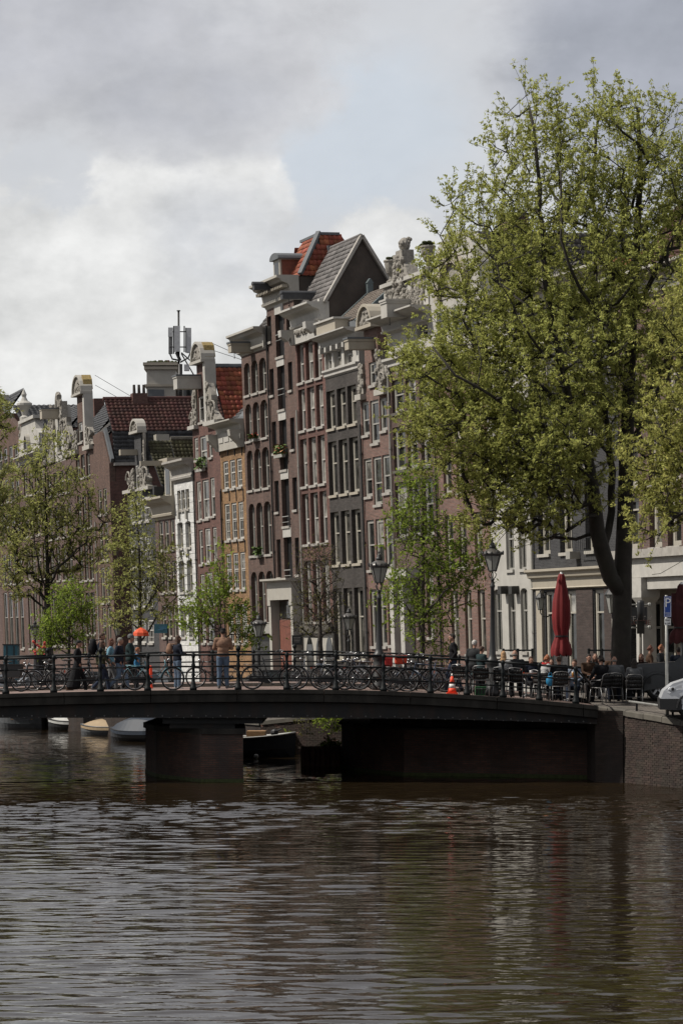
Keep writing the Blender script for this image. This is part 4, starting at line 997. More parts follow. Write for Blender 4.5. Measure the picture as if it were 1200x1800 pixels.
# ---- white plastered house
h = House('white plastered house with tall dark windows next to the black brick cafe building', 866, 938, lean=.03)
zt = h.z(880, 560)
h.grid([(861, 876), (888.5, 902), (911, 923.5)], 950, [(600, 680), (700, 778), (800, 868), (896, 1003)], 869, frame='frame_grey', pane='glass_dark', rec=.2, fw=.08, mid=.5, mx=2, arch=.12, sillm='plaster_smooth')
h.grid([(868, 881.5), (893, 905.5), (915, 927)], 1080, [(1036, 1145)], 874, frame='frame_grey', pane='glass_dark', rec=.2, fw=.08, mid=.65, mx=2, arch=.12)
h.wall(zt, 'plaster_smooth', side='plaster_smooth')
h.cornice(zt + 1, corn(1.2, .7), 'cream_light')
for c in (890, 909): 
    xx = h.x(c, 1036); h.box('carved_console', xx - .18, xx + .18, -.35, -.003, h.z(c, 1044), h.z(c, 1030), 'frame_dark')
h.tiles('roof', (0, .4, zt + .9), (1, 0, 0), (0, 2.2, 1.2), h.w, 2.5, 'tile_dark')
D1 = h

# ---- black brick cafe building
h = House('black brick cafe building with cream shop cornice behind the red parasol', 938, 1092, lean=.02)
zt = h.z(980, 535)
h.grid([(945, 966), (983, 1005), (1028, 1045)], 930, [(560, 600), (625, 705), (730, 830), (862, 974)], 956, frame='frame_cream', pane=['glass_dark', 'glass_mid'], rec=.3, fw=.16, mid=.5, mx=2, sillm='cream_light')
h.grid([(958, 972), (996, 1013), (1044, 1062)], 1090, [(1040, 1185)], 965, frame='frame_cream', pane='glass_dark', rec=.16, fw=.14, mid=.74)
h.wall(zt, 'brick_black', side='brick_black')
zz = h.z(990, 1003)
h.cornice(zz + .1, [(.0, 0), (.42, 0), (.42, .1), (.3, .18), (.26, .34), (.12, .4), (.1, .75), (.16, .8), (0, .86)], 'cream', name='shop_cornice')
for c0, c1, mt_ in ((939, 946, 'brick_black'), (946.5, 956, 'cream'), (1014, 1043, 'brick_cafe'), (1063, 1078, 'brick_cafe'), (1079, 1085, 'cream_light')):
    a, b = h.x(c0, 1090), h.x(c1, 1090); h.box('shop_pier', a, b, -.12 if 'brick' not in mt_ else -.05, -.004, .1, zz - .78, mt_)
h.cornice(zt + 1, corn(1.3, .7), 'cream_light')
h.tiles('roof', (0, .4, zt + .8), (1, 0, 0), (0, 2.4, 1.1), h.w, 2.6, 'tile_orange', tw=.3, tl=.35)
# little balcony grille
xx = h.x(1037, 970); m = MB()
for k in range(9): m.tube([(xx - .7 + k * .17, -.35, zz + .75), (xx - .7 + k * .17, -.35, zz + 1.25)], .012, 4)
m.tube([(xx - .75, -.35, zz + 1.25), (xx + .75, -.35, zz + 1.25)], .02, 4); m.tube([(xx - .75, -.35, zz + .75), (xx + .75, -.35, zz + .75)], .02, 4); h.part('window_grille', m, MATS['metal_dark'])
# floodlights
for c, r_ in ((1015, 976),):
    x_, z_ = h.loc(c, r_); h.box('floodlight', x_ - .2, x_ + .2, -.45, -.003, z_ - .15, z_ + .15, 'frame_grey')
D2 = h

# ---- white corner building with columns
h = House('white building with columns and a wide ledge right of the trunk', 1092, 1270, lean=.015)
zt = h.z(1150, 520); zl = h.z(1150, 966)
h.grid([(1096, 1122), (1140, 1162), (1172, 1196), (1210, 1232)], 900, [(545, 610), (640, 730), (762, 850), (868, 962)], 1150, frame='frame_cream', pane=['glass_dark', 'glass_mid', 'glass_half'], rec=.3, fw=.2, mid=.75)
h.wall(zt, 'brick_purple', z0=zl - .1, side='brick_purple')
h.box('ledge', -.3, h.w, -.9, -.004, zl - .32, zl, 'sill'); h.box('fascia', -.2, h.w, -.7, -.004, zl - 1.05, zl - .324, 'white_paint'); h.box('beam', 0, h.w, -.55, 1.6, zl - 1.5, zl - 1.054, 'plaster_smooth')
h.box('back_wall', 0, h.w, 1.6, 9, 0, zl - 1.054, 'cream')
for c in (1134, 1228):
    xx = h.x(c, 1100, -.4); o = h.box('column', xx - .28, xx + .28, -.66, -.1, 0, zl - 1.9, 'white_paint')
    m = MB(); m.add([(xx - .28, -.66, zl - 2.0), (xx + .28, -.66, zl - 2.0), (xx + .28, -.1, zl - 2.0), (xx - .28, -.1, zl - 2.0), (xx - .42, -.78, zl - 1.8), (xx + .42, -.78, zl - 1.8), (xx + .42, .0, zl - 1.8), (xx - .42, .0, zl - 1.8)], [(0, 1, 5, 4), (1, 2, 6, 5), (2, 3, 7, 6), (3, 0, 4, 7)]); m.box(xx - .42, xx + .42, -.78, 0, zl - 1.8, zl - 1.06); m.build('capital', MATS['white_paint'], o)
for c0, c1 in ((1100, 1118), (1146, 1166), (1172, 1190), (1200, 1220)):
    a, b = h.x(c0, 1100, 1.6), h.x(c1, 1100, 1.6); o = h.box('shop_window', a, b, 1.5, 1.596, .3, zl - 1.9, 'frame_cream')
    m = MB(); m.box(a + .12, b - .12, 1.48, 1.497, .5, zl - 3.0); m.build('pane', MATS['glass_dark'], o); m = MB(); m.box(a + .12, b - .12, 1.48, 1.497, zl - 2.9, zl - 2.05); m.build('pane', MATS['glass_dark'], o)
h.cornice(zt + 1, corn(1.3, .7), 'cream_light')
h.tiles('roof', (0, .4, zt + .9), (1, 0, 0), (0, 2.2, 3.0), h.w, 3.7, 'tile_red', tw=.4, tl=.4)
D3 = h

# ---- ochre house
h = House('ochre yellow brick house with a pale bracketed cornice and small-paned sashes', 398, 441)
zt = h.z(400, 792)
h.grid([(392.5, 401.5), (404.5, 413.5), (416.5, 425.5)], 830, [(808, 858), (884, 949), (972, 1037), (1062, 1130)], 409, frame='white_paint', pane=['glass_mid', 'glass_half', 'glass_dark'], rec=.14, fw=.12, mid=.55, mx=2, my=4)
h.wall(zt, 'brick_ochre', side='brick_ochre')
zc = h.z(400, 743)
h.box('frieze', 0, h.w, -.25, .3, zt, zc - .6, 'cream_light')
h.cornice(zc, corn(1.4, .5), 'cream_light', ret=.05)
for k in range(4): h.box('frieze_panel', .7 + k * 1.1, 1.55 + k * 1.1, -.29, -.253, zt + .45, zc - .85, 'plaster_smooth')
for xx in (.0, h.w - .45): 
    m = MB(); m.prism([(-.25, zc - .6), (-.85, zc - .6), (-.8, zc - .95), (-.45, zc - 1.3), (-.35, zt + .2), (-.25, zt)], xx, xx + .45, 'x'); h.part('bracket', m, MATS['cream_light'])
for r_ in (790, 870, 960):
    for c in (388, 402.5, 414.5, 427):
        x_, z_ = h.loc(c + (r_ - 830) * .036, r_); h.box('wall_anchor', x_ - .03, x_ + .03, -.05, -.002, z_ - .35, z_ + .35, 'metal_dark')
h.tiles('roof', (0, .4, zc - .1), (1, 0, 0), (0, 1.8, 1.6), h.w, 2.4, 'slate', tw=.4, tl=.3)
m = MB(); m.box(h.w - 1.6, h.w - .1, .2, 1.6, zc, zc + .2); m.prism([(.2, zc + .2), (1.6, zc + .2), (1.5, zc + 1.9)], h.w - 1.5, h.w - .1, 'x'); h.part('lead_hip', m, MATS['lead'])
B5 = h

# ---- red-brown neck gable
h = House('dark red brick house with neck gable and round pediment before the orange tiled roof', 351, 398)
zt = h.z(356, 748)
for c0, c1, r0, r1 in ((342, 348.5, 769, 809), (352, 364, 766, 819), (367, 373.5, 763, 804), (346.5, 354, 846, 915), (356.5, 368, 843, 912), (370.5, 378, 839, 907), (350.5, 357, 931, 992), (360.5, 370.5, 928, 989), (374.5, 381.5, 926, 987), (353, 360, 1009, 1066), (363, 374, 1006, 1063), (377, 384, 1004, 1060), (355, 362, 1085, 1130), (366, 377, 1085, 1130)):
    h.win(c0, c1, r0, r1, frame='white_paint', pane=['glass_half', 'glass_mid', 'glass_curtain'], rec=.15, fw=.12, mid=.5, my=2)
h.wall(zt, 'brick_redbrown', side='brick_redbrown')
n0, n1 = h.x(347, 690), h.x(363, 690)
h.holes = []; h.win(349, 360.5, 696, 742, frame='white_paint', pane='glass_mid', rec=.15, fw=.14)
zn = h.z(352, 640); h.wall(zn, 'brick_redbrown', depth=.5, z0=zt, x0=n0, x1=n1)
h.box('pilaster', n1 - .02, n1 + .4, -.18, .5, zt, zn, 'plaster_smooth')
h.arch_top('crest', n0 - .15, n1 + .3, zn + .16, 1.15, 'cream_light', y1=.5); h.poly('gilded_edge', [(n1 - .1, zn + .3), (n1 + .28, zn + .3), (n1 + .05, zn + 1.0), (n1 - .3, zn + 1.22)], -.1, .55, 'carved_gold')
h.carve('claw', .0, n0, zt + .1, h.z(345, 685), 7); h.carve('claw', n1 + .4, h.w - .1, zt + .1, h.z(372, 672), 8, flip=True, taper=.75)
h.box('claw_shelf', -.1, n0, -.3, .3, zt - .12, zt + .1, 'plaster_smooth'); h.box('claw_shelf', n1, h.w, -.3, .3, zt - .12, zt + .1, 'plaster_smooth')
h.hoist(351, 673, 1.5, .8, .75, mt='plaster_smooth')
zr = h.zrow(h.w * .28, 2, 650)
h.tiles('roof', (h.w - .3, .5, zt - .2), (0, 1, 0), (-h.w * .42, 0, zr - zt + .2), 7, math.hypot(h.w * .42, zr - zt + .2), 'tile_orange', tw=.3, tl=.34)
m = MB(); m.tube([(h.w - .3 - h.w * .42, .5, zr + .08), (h.w - .3 - h.w * .42, 7.5, zr + .08)], .16, 6); h.part('ridge', m, MATS['lead'])
z_ = zn + 1.1; h.stays([((n1, .5, z_), (n1 + .5, 3.2, zr + .1)), ((n1, .5, z_ - .4), (n1 + .6, 2.9, zr + .1))])
m = MB(); x_, z_ = h.loc(399, 722, 2.0); m.box(h.w - 1.0, h.w - .5, 2.6, 3.2, zt + .5, zt + 1.0); h.part('roof_light', m, MATS['lead'])
B4 = h

# ---- narrow white house
h = House('narrow white house with scored plaster and a grey stone cornice', 315, 351)
zt = h.z(312, 850)
h.grid([(312, 318), (319, 325.5), (326.5, 333)], 878, [(861, 896)], 322, frame='frame_cream', pane='glass_mid', rec=.18, fw=.08, mx=1)
h.grid([(312.5, 322), (326.5, 336)], 940, [(917, 963), (985, 1041), (1066, 1120)], 324, frame='frame_cream', pane=['glass_mid', 'glass_half'], rec=.28, fw=.12, arch=.1, sillm='plaster_smooth')
h.wall(zt, 'plaster_white', side='plaster_white', depth=7)
h.cornice(h.z(310, 812), corn(1.2, .9), 'sill')
for r_ in (905, 973): 
    for c in (316, 329.5): x_, z_ = h.loc(c + (r_ - 905) * .036, r_); h.box('keystone', x_ - .12, x_ + .12, -.14, -.003, z_ - .25, z_ + .3, 'plaster_smooth')
B3 = h

# ---- brick house with cream cornice and dormer
h = House('low brick house with a deep cream cornice and a hoisting dormer in a mossy roof', 280, 315)
zt = h.z(290, 905)
h.grid([(280, 287), (290, 297), (300.5, 307)], 940, [(915, 967), (987, 1042), (1064, 1120)], 293, frame='frame_cream', pane=['glass_dark', 'glass_mid'], rec=.15, fw=.1)
h.wall(zt, 'brick_purple', side='brick_purple', depth=7)
h.cornice(h.z(280, 876), corn(1.5, .95), 'cream', ret=.1)
zc = h.z(280, 876)
h.tiles('roof', (h.w, .6, zc), (0, 1, 0), (-h.w * .55, 0, h.zrow(h.w * .45, 4, 774) - zc), 8, math.hypot(h.w * .55, h.zrow(h.w * .45, 4, 774) - zc), 'tile_moss')
h.tiles('roof_front', (0, .5, zc), (1, 0, 0), (0, 1.6, 2.6), h.w, 3.05, 'tile_moss')
m = MB(); m.tube([(h.w * .45, .6, h.zrow(h.w * .45, 4, 773) + .1), (h.w * .45, 8.6, h.zrow(h.w * .45, 4, 773) + .1)], .14, 6); h.part('ridge', m, MATS['stone_grey'])
dx = h.x(296, 850); dz = zc - .1; o = h.box('dormer', dx - .75, dx + .75, -.02, 1.6, dz, h.z(295, 816), 'frame_cream')
m = MB(); m.box(dx - .45, dx + .45, -.05, -.023, dz + .25, h.z(295, 822)); m.build('pane', MATS['glass_dark'], o)
m = MB(); m.box(dx - .95, dx + .95, -.3, 1.7, h.z(295, 816), h.z(295, 806)); m.build('dormer_roof', MATS['cream'], o)
x_, z_ = h.loc(293, 814); m = MB(); m.box(x_ - .12, x_ + .12, -1.7, 0, z_ - .15, z_ + .15); h.part('hoist_beam', m, MATS['cream'])
B2 = h

# ---- dark neck gable
h = House('black brick house with slim neck gable edged in white scrollwork at the side street', 233, 280)
zt = h.z(240, 862)
h.grid([(229.5, 238), (241.5, 250), (254.5, 264)], 900, [(876, 918)], 245, frame='white_paint', pane='glass_mid', rec=.1, fw=.1, mx=3, my=4)
h.grid([(231, 239), (243, 252), (256, 265.5)], 970, [(944, 998), (1020, 1068), (1090, 1130)], 247, frame='white_paint', pane='glass_mid', rec=.1, fw=.1, mx=3, my=4)
h.wall(zt, 'brick_black', side='brick_black', depth=8)
n0, n1 = h.x(237.5, 810), h.x(248, 800)
h.holes = []; h.win(239, 247, 817, 860, frame='white_paint', pane='glass_half', rec=.12, fw=.1)
zn = h.z(240, 762); h.wall(zn, 'brick_black', depth=.5, z0=zt, x0=n0, x1=n1 + .1)
h.arch_top('crest', n0 - .2, n1 + .25, zn + .14, .8, 'cream_light', y0=-.25, y1=.35)
h.carve('claw', .3, n0, zt + .1, h.z(233, 826), 9, taper=.6); h.carve('claw', n1 + .1, h.w - .8, zt + .1, h.z(258, 822), 10, flip=True, taper=.6, n=20)
h.carve('scroll_band', n1 + .0, n1 + .42, zt + .8, zn, 19, flip=True, taper=.1, n=24, y=.1); h.carve('scroll_band', n0 - .22, n0, zt + .8, zn, 20, taper=.1, n=14, y=.1)
h.box('claw_shelf', -.2, n0, -.3, .3, zt - .12, zt + .1, 'cream_light'); h.box('claw_shelf', n1, h.w - .4, -.3, .3, zt - .12, zt + .1, 'cream_light')
x_, z_ = h.loc(241, 795); m = MB(); m.box(x_ - .2, x_ + .2, -1.15, 0, z_ - .18, z_ + .18); o = h.part('hoist_beam', m, MATS['cream']); m = MB(); m.tube([(x_, -.7, z_ - .18), (x_, -.7, z_ - .45), (x_ + .08, -.7, z_ - .6), (x_ - .06, -.7, z_ - .6)], .02, 4); m.build('hook', MATS['metal_dark'], o)
zr = h.zrow(h.w * .5, 2, 776); h.tiles('roof', (h.w, .5, zt + .1), (0, 1, 0), (-h.w * .5, 0, zr - zt - .1), 8, math.hypot(h.w * .5, zr - zt - .1), 'tile_moss')
B1 = h

# ---- red back building with a roof terrace, behind
m = House('plain red brick rear building with a roof terrace and iron rail above the mossy roofs', 262, 352, pt=lambda p: main_pt(p) + Vector((.942, .335, 0)) * 9.5, lean=0)
z0_, z1_ = 0, m.z(300, 752, 0); m.box('block', 0, m.w, 0, 6, z0_, z1_, 'brick_redbrown'); m.box('roof_edge', -.1, m.w + .1, -.1, 6, z1_, z1_ + .25, 'frame_dark')
q = MB()
for k in range(26): q.tube([(.1 + k * (m.w - .2) / 25, 0, z1_ + .25), (.1 + k * (m.w - .2) / 25, 0, z1_ + 1.2)], .02, 4)
q.tube([(0, 0, z1_ + 1.2), (m.w, 0, z1_ + 1.2)], .035, 5); m.part('terrace_rail', q, MATS['metal_dark'])

# ---- corner house of the far row with its long red roof
h = House('corner brick house across the side street with long dark red tiled roof', 176, 203, far_pt, lean=.036)
zt = h.z(180, 850); zr = h.zrow(h.w - 2.65, 5.0, 702)
h.grid([(166.5, 172), (175, 181), (184, 190)], 930, [(860, 905), (920, 986), (998, 1060), (1068, 1140)], 178, frame='frame_cream', pane=['glass_dark', 'glass_mid'], rec=.15, fw=.1)
h.wall(zt, 'brick_rust', depth=12, side='brick_redbrown')
h.poly('gable', [(0, zt), (0, h.z(168, 765)), (h.w * .45, h.z(172, 760)), (h.w * .62, h.z(180, 760)), (h.w, h.z(190, 815)), (h.w, zt)], 0, .4, 'brick_rust')
m = MB(); m.bar((h.w * .62, .2, h.z(180, 757)), (h.w + .05, .2, h.z(190, 812)), .55, .2, up=(0, 1, 0)); h.part('slate_edge', m, MATS['lead'])
ze = h.z(192, 815); zm = zr - (zr - ze) * .52
h.box('gutter', h.w - .1, h.w + .25, .3, 12, ze - .15, ze + .05, 'sill')
h.tiles('mansard_side', (h.w, .4, ze), (0, 1, 0), (-.5, 0, zm - ze), 11.5, math.hypot(.5, zm - ze), 'slate', tw=.5, tl=.25)
h.tiles('roof', (h.w - .45, .4, zm), (0, 1, 0), (-2.2, 0, zr - zm), 11.5, math.hypot(2.2, zr - zm), 'tile_red', tw=.3, tl=.32)
h.box('wall_upper', .1, h.w - .05, .42, 12, zt, ze, 'brick_redbrown')
m = MB(); m.tube([(h.w - 2.65, .3, zr + .08), (h.w - 2.65, 12, zr + .08)], .14, 6); h.part('ridge', m, MATS['tile_red'])
ch = h.box('chimney', h.w - 3.0, h.w - 2.3, 2.3, 3.35, zr - .5, zr + .42, 'brick_redbrown')
for k in range(3): q = MB(); q.lathe([(.11, 0), (.09, .6)], 8, (h.w - 2.65, 2.5 + k * .34, zr + .42)); q.build('chimney_pot', MATS['render_brown'], ch)
m = MB(); m.box(h.w - .95, h.w + .5, 3.2, 4.1, ze + .3, ze + 1.9); h.part('side_dormer', m, MATS['frame_cream'])
A4 = h

# ---- neck gable with gilded crest in the far row
h = House('far row brick house with neck gable, gilded crest and iron stays', 142, 176, far_pt)
zt = h.z(145, 790)
h.grid([(135.5, 142), (144.5, 151), (153.5, 160), (162, 168)], 860, [(797, 838), (866, 928), (948, 1020), (1042, 1115), (1122, 1150)], 152, frame='frame_grey', pane=['glass_dark', 'glass_mid', 'glass_dark'], rec=.22, fw=.12, mid=.5)
h.wall(zt, 'brick_rust', side='brick_redbrown')
n0, n1 = h.x(137, 740), h.x(150, 730); h.holes = []; h.win(138, 146, 742, 778, frame='frame_grey', rec=.15, fw=.12)
zn = h.z(140, 696); h.wall(zn, 'brick_rust', depth=.5, z0=zt, x0=n0, x1=n1); h.box('pilaster', n1 - .05, n1 + .45, -.15, .5, zt, zn, 'plaster_smooth')
h.arch_top('crest', n0 - .2, n1 + .4, zn + .14, 1.3, 'cream_light', y1=.5); h.poly('gilded_edge', [(n1 - .2, zn + .3), (n1 + .36, zn + .3), (n1 + .15, zn + 1.0), (n1 - .3, zn + 1.36)], -.1, .55, 'carved_gold')
h.carve('claw', -.1, n0, zt + .1, h.z(132, 760), 13); h.carve('claw', n1 + .45, h.w, zt + .1, h.z(158, 750), 14, flip=True)
h.box('claw_shelf', -.1, n0, -.3, .3, zt - .2, zt + .1, 'cream_light'); h.box('claw_shelf', n1, h.w, -.3, .3, zt - .2, zt + .1, 'cream_light')
h.stays([((n1, .8, zn + 1.3), (n1 - .3, 4.6, zn - .9)), ((n1, .8, zn + .6), (n1 - .2, 3.2, zn - .7))])
zr = h.zrow(h.w * .5, 4, 712); h.tiles('roof', (0, .5, zt + .1), (1, 0, 0), (0, 3.5, zr - zt), h.w * .8, math.hypot(3.5, zr - zt), 'tile_dark', tw=.4, tl=.35)

# ---- carved neck gable with hoist
h = House('far row house with a richly carved cream gable topped by a scroll', 88, 142, far_pt)
zt = h.z(105, 812)
h.grid([(84, 91), (95, 102), (106, 113), (117, 124)], 860, [(828, 868), (890, 945), (958, 1020), (1036, 1135)], 107, frame='frame_grey', pane=['glass_dark', 'glass_mid', 'glass_half'], rec=.22, fw=.12)
h.wall(zt, 'brick_purple', side='brick_redbrown')
n0, n1 = h.x(96, 760), h.x(114, 755); zn = h.z(104, 716)
h.holes = []; h.win(101, 108, 755, 795, frame='frame_grey', rec=.15, fw=.12); h.wall(zn, 'plaster_smooth', depth=.5, z0=zt, x0=n0, x1=n1)
h.carve('claw', .3, n0, zt + .1, h.z(98, 740), 15); h.carve('claw', n1, h.w - .2, zt + .1, h.z(115, 735), 16, flip=True)
h.carve('carved_band', n1 - .6, n1 + .1, zt + 2, zn + .3, 17, y=-.2, n=26); h.carve('carved_band', n0 - .1, n0 + .6, zt + 2, zn + .3, 18, y=-.2, n=26, flip=True)
cx_ = (n0 + n1) / 2; m = MB(); m.tube([(cx_ - .5, 0, zn), (cx_ - .35, 0, zn + .6), (cx_, 0, zn + 1.0), (cx_ + .3, 0, zn + .85), (cx_ + .2, 0, zn + .55), (cx_, 0, zn + .6)], .2, 7); m.tube([(cx_ + .5, 0, zn), (cx_ + .4, 0, zn + .5)], .2, 7); h.part('scroll', m, MATS['carved_stone'])
h.hoist(103, 728, 1.3, .8, .7)
zr = h.zrow(h.w * .5, 4, 713); h.tiles('roof', (0, .5, zt + .1), (1, 0, 0), (0, 3.5, zr - zt), h.w, math.hypot(3.5, zr - zt), 'slate', tw=.4, tl=.3)
h.box('chimney', h.w * .2, h.w * .35, 3.2, 4, zr - 1.5, zr + .7, 'brick_redbrown')

# ---- ornate attic with urn
h = House('far row house with a cream curved gable and a tall stone urn', 48, 88, far_pt)
zt = h.z(60, 800)
h.grid([(44, 50), (53.5, 60), (63.5, 70), (73, 79)], 900, [(822, 866), (886, 940), (958, 1018), (1034, 1140)], 67, frame='frame_cream', pane=['glass_dark', 'glass_mid', 'glass_half'], rec=.22, fw=.14)
h.wall(zt, 'brick_purple', side='brick_redbrown')
zg1 = h.z(60, 738); h.poly('gable', [(.4, zt), (.5, zt + 1.5), (1.6, zg1 - .8), (2.0, zg1), (h.w - 2.0, zg1), (h.w - 1.6, zg1 - .8), (h.w - .5, zt + 1.5), (h.w - .4, zt)], -.2, .4, 'plaster_smooth')
h.box('gable_cap', 1.6, h.w - 1.6, -.4, .6, zg1, zg1 + .25, 'plaster_smooth'); h.arch_top('oval_window', h.w / 2 - .8, h.w / 2 + .8, zg1 - 2.2, 1.2, 'cream_light', y0=-.5, y1=-.21, fill='glass_dark')
m = MB(); m.lathe([(.4, 0), (.4, .3), (.2, .45), (.3, .8), (.62, 1.25), (.62, 1.4), (.3, 1.6), (.16, 1.9), (.22, 2.1), (.05, 2.5)], 12, (1.9, .1, zg1 + .25)); h.part('urn', m, MATS['plaster_smooth'])
h.carve('volute', -.3, 1.2, zt - .4, zt + 2.6, 21, n=20); h.cornice(zt + .1, corn(1.0, .5), 'plaster_smooth')
zr = h.zrow(h.w * .5, 4, 713); h.tiles('roof', (0, .5, zt + .1), (1, 0, 0), (0, 3.5, zr - zt), h.w, math.hypot(3.5, zr - zt), 'slate', tw=.4, tl=.3)

h = House('far row light red brick house with a flat topped spout gable', 6, 48, far_pt)
zt = h.z(20, 760)
h.grid([(1, 7), (10, 16), (19.5, 25.5), (29, 35)], 880, [(781, 824), (838, 880), (900, 952), (972, 1026), (1040, 1140)], 27, frame='frame_grey', pane=['glass_dark', 'glass_mid'], rec=.15, fw=.12)
h.wall(zt, 'brick_rust', side='brick_redbrown')
zg1 = h.z(24, 712); h.poly('gable', [(0, zt), (1.7, zg1), (1.7, zg1 + .9), (3.3, zg1 + .9), (3.3, zg1), (h.w - .1, zt)], 0, .45, 'brick_rust'); h.box('gable_cap', 1.5, 3.5, -.2, .6, zg1 + .9, zg1 + 1.3, 'plaster_smooth')
m = MB(); m.bar((3.4, .2, zg1 + .3), (h.w, .2, zt - 1.6), .8, .3, up=(0, 1, 0)); h.part('lead_edge', m, MATS['lead'])
h.tiles('roof', (h.w, .5, zt), (0, 1, 0), (-h.w / 2, 0, zg1 - zt + .2), 9, math.hypot(h.w / 2, zg1 - zt + .2), 'slate', tw=.4, tl=.3)
h.stays([((3.0, .5, zg1 + 1.2), (3.4, 4.5, zg1 - .6))])
for i_, (xa, xb, tr, bk_, lb) in enumerate(((-42, 6, 770, 'brick_purple', 'dark brick house at the left edge of the photo behind leaves'), (-95, -42, 745, 'brick_rust', 'brick house just outside the left edge, farthest but one'), (-150, -95, 760, 'brick_brown', 'brown brick house farthest along the row to the left'))):
    h = House(lb, xa, xb, far_pt); zt = h.z(xa + 5, tr); w_ = xb - xa
    h.grid([(xa + w_ * a + 2, xa + w_ * (a + .16) + 2) for a in (.04, .28, .52, .76)], 900, [(800, 850), (872, 930), (950, 1010), (1036, 1110)], xa + w_ * .5, frame='frame_cream', pane='glass_dark', rec=.15, fw=.12)
    h.wall(zt, bk_, side='brick_redbrown'); h.cornice(zt + .8, corn(1.2, .6), 'cream_light'); h.tiles('roof', (0, .4, zt + .7), (1, 0, 0), (0, 1, 1.3), h.w, 3.5, 'slate', tw=.5, tl=.4)
h = House('brick house past the right edge of the photo next to the white fronted building', 1270, 1420, lean=.015); zt = h.z(1330, 520)
h.grid([(1290, 1312), (1334, 1356), (1380, 1402)], 900, [(620, 720), (760, 850), (880, 980), (1030, 1140)], 1340, frame='frame_cream', pane='glass_dark', rec=.2, fw=.15); h.wall(zt, 'brick_brown'); h.cornice(zt + .9, corn(1.2, .6), 'cream_light'); h.tiles('roof', (0, .4, zt + .8), (1, 0, 0), (0, 1, 1.3), h.w, 3.5, 'slate', tw=.5, tl=.4)

# ---- rooftop block with chimney and phone mast behind the orange roof
P = at(300, 186, 1118); 
h = House('pale rendered chimney block with wide caps rising behind the red roofs', 258, 345, pt=lambda p: Vector(((p - 600) / F * 190, 190, 0)), lean=0, name='rooftop_block', cat='building')
z_ = lambda r: h.z(300, r); X_ = lambda c: h.x(c, 700)
h.box('lower_block', X_(262), X_(345), 0, 6, 0, z_(705), 'render_brown')
h.box('plant_box', X_(263), X_(291), -1.5, 0, z_(700), z_(688), 'lead')
h.box('parapet', X_(295), X_(318), -1.0, 3, z_(700), z_(678), 'cream_light'); h.box('brick_panel', X_(297), X_(316), -1.1, -1.004, z_(700), z_(682), 'render_brown')
h.box('attic_window', X_(321), X_(345), -1.1, 1, z_(702), z_(682), 'frame_grey'); h.box('pane', X_(325), X_(342), -1.15, -1.104, z_(699), z_(686), 'glass_dark')
st = h.box('stack', X_(260.5), X_(311), -1.4, 1.4, z_(705), z_(652), 'cream_light')
for r0, r1, e in ((646, 641, .25), (653, 648, .18), (683, 679, .15)):
    m = MB(); m.box(X_(260.5) - e, X_(311) + e, -1.4 - e, 1.4 + e, z_(r0), z_(r1)); m.build('stack_cap', MATS['cream'], st)
m = MB(); m.box(X_(262), X_(309), -1.2, 1.2, z_(653), z_(641)); m.build('stack_top', MATS['cream_light'], st)
m = MB(); r = random.Random(8)
for k in range(70): m.ell((X_(260) + r.random() * (X_(311) - X_(260)), (r.random() - .5) * 2.6, z_(640.5)), (.15, .15, .12 + .1 * r.random()), 5, 3)
m.build('moss_fringe', MATS['moss'], st)
for c in (283, 294.5): m = MB(); m.box(X_(c - 4), X_(c + 4), -.4, .4, z_(640), z_(634)); m.build('chimney_pot', MATS['terracotta'], st)

b = at(317, 184, 700); M_ = thing('phone_mast', 'phone mast with white antenna panels rising above the rooftops', 'antenna mast', (b.x, b.y, b.z - 1.0))
mp = lambda c, r_: ((c - 317) / F * 184, b.z - (r_ - 700) / F * 184 - (b.z - 1.0))
pz = lambda r_: mp(317, r_)[1]
m = MB(); m.tube([(0, 0, 0), (0, 0, pz(640))], .16, 8); m.tube([(-.1, 0, pz(650)), (-.12, 0, pz(547))], .075, 8); m.lathe([(.14, 0), (.14, .06)], 8, (-.12, 0, pz(547))); m.build('pole', MATS['metal_dark'], M_, True)
for c0, c1, r0, r1, y in ((296, 304, 576, 592, 0), (307, 317, 574, 619, -.3), (328.5, 336.5, 577, 621, -.15), (296.5, 303.5, 592, 622, .1)):
    x0, x1 = mp(c0, 0)[0], mp(c1, 0)[0]; m = MB(); m.box(x0, x1, y - .12, y + .12, pz(r1), pz(r0)); m.build('antenna_panel', mat('panel_white' if y != .1 else 'panel_grey', (.50, .51, .52) if y != .1 else (.16, .16, .16), .5), M_)
m = MB()
for c, r0, r1 in ((305.5, 573, 622), (324, 573, 619), (327, 576, 620)): m.tube([(mp(c, 0)[0], 0, pz(r0)), (mp(c, 0)[0], 0, pz(r1))], .05, 5)
for r_ in (583, 610): m.tube([(mp(298, 0)[0], 0, pz(r_)), (mp(335, 0)[0], 0, pz(r_))], .04, 5)
m.tube([(mp(299, 0)[0], 0, pz(622)), (mp(303, 0)[0], 0, pz(631)), (0, 0, pz(634))], .06, 6); m.tube([(mp(335, 0)[0], 0, pz(620)), (mp(331, 0)[0], 0, pz(629)), (0, 0, pz(637))], .06, 6); m.tube([(mp(310, 0)[0], 0, pz(619)), (0, 0, pz(634))], .12, 6)
m.tube([(mp(319, 0)[0], 0, pz(620)), (mp(343, 0)[0], 1, pz(640))], .05, 5); m.tube([(mp(319, 0)[0], 0, pz(622)), (mp(340, 0)[0], 1, pz(658))], .05, 5)
m.build('bracket_frame', MATS['metal_dark'], M_)
m = MB(); m.box(mp(324, 0)[0], mp(333, 0)[0], -.2, .2, pz(652), pz(641)); m.build('radio_unit', MATS['panel_white'], M_)

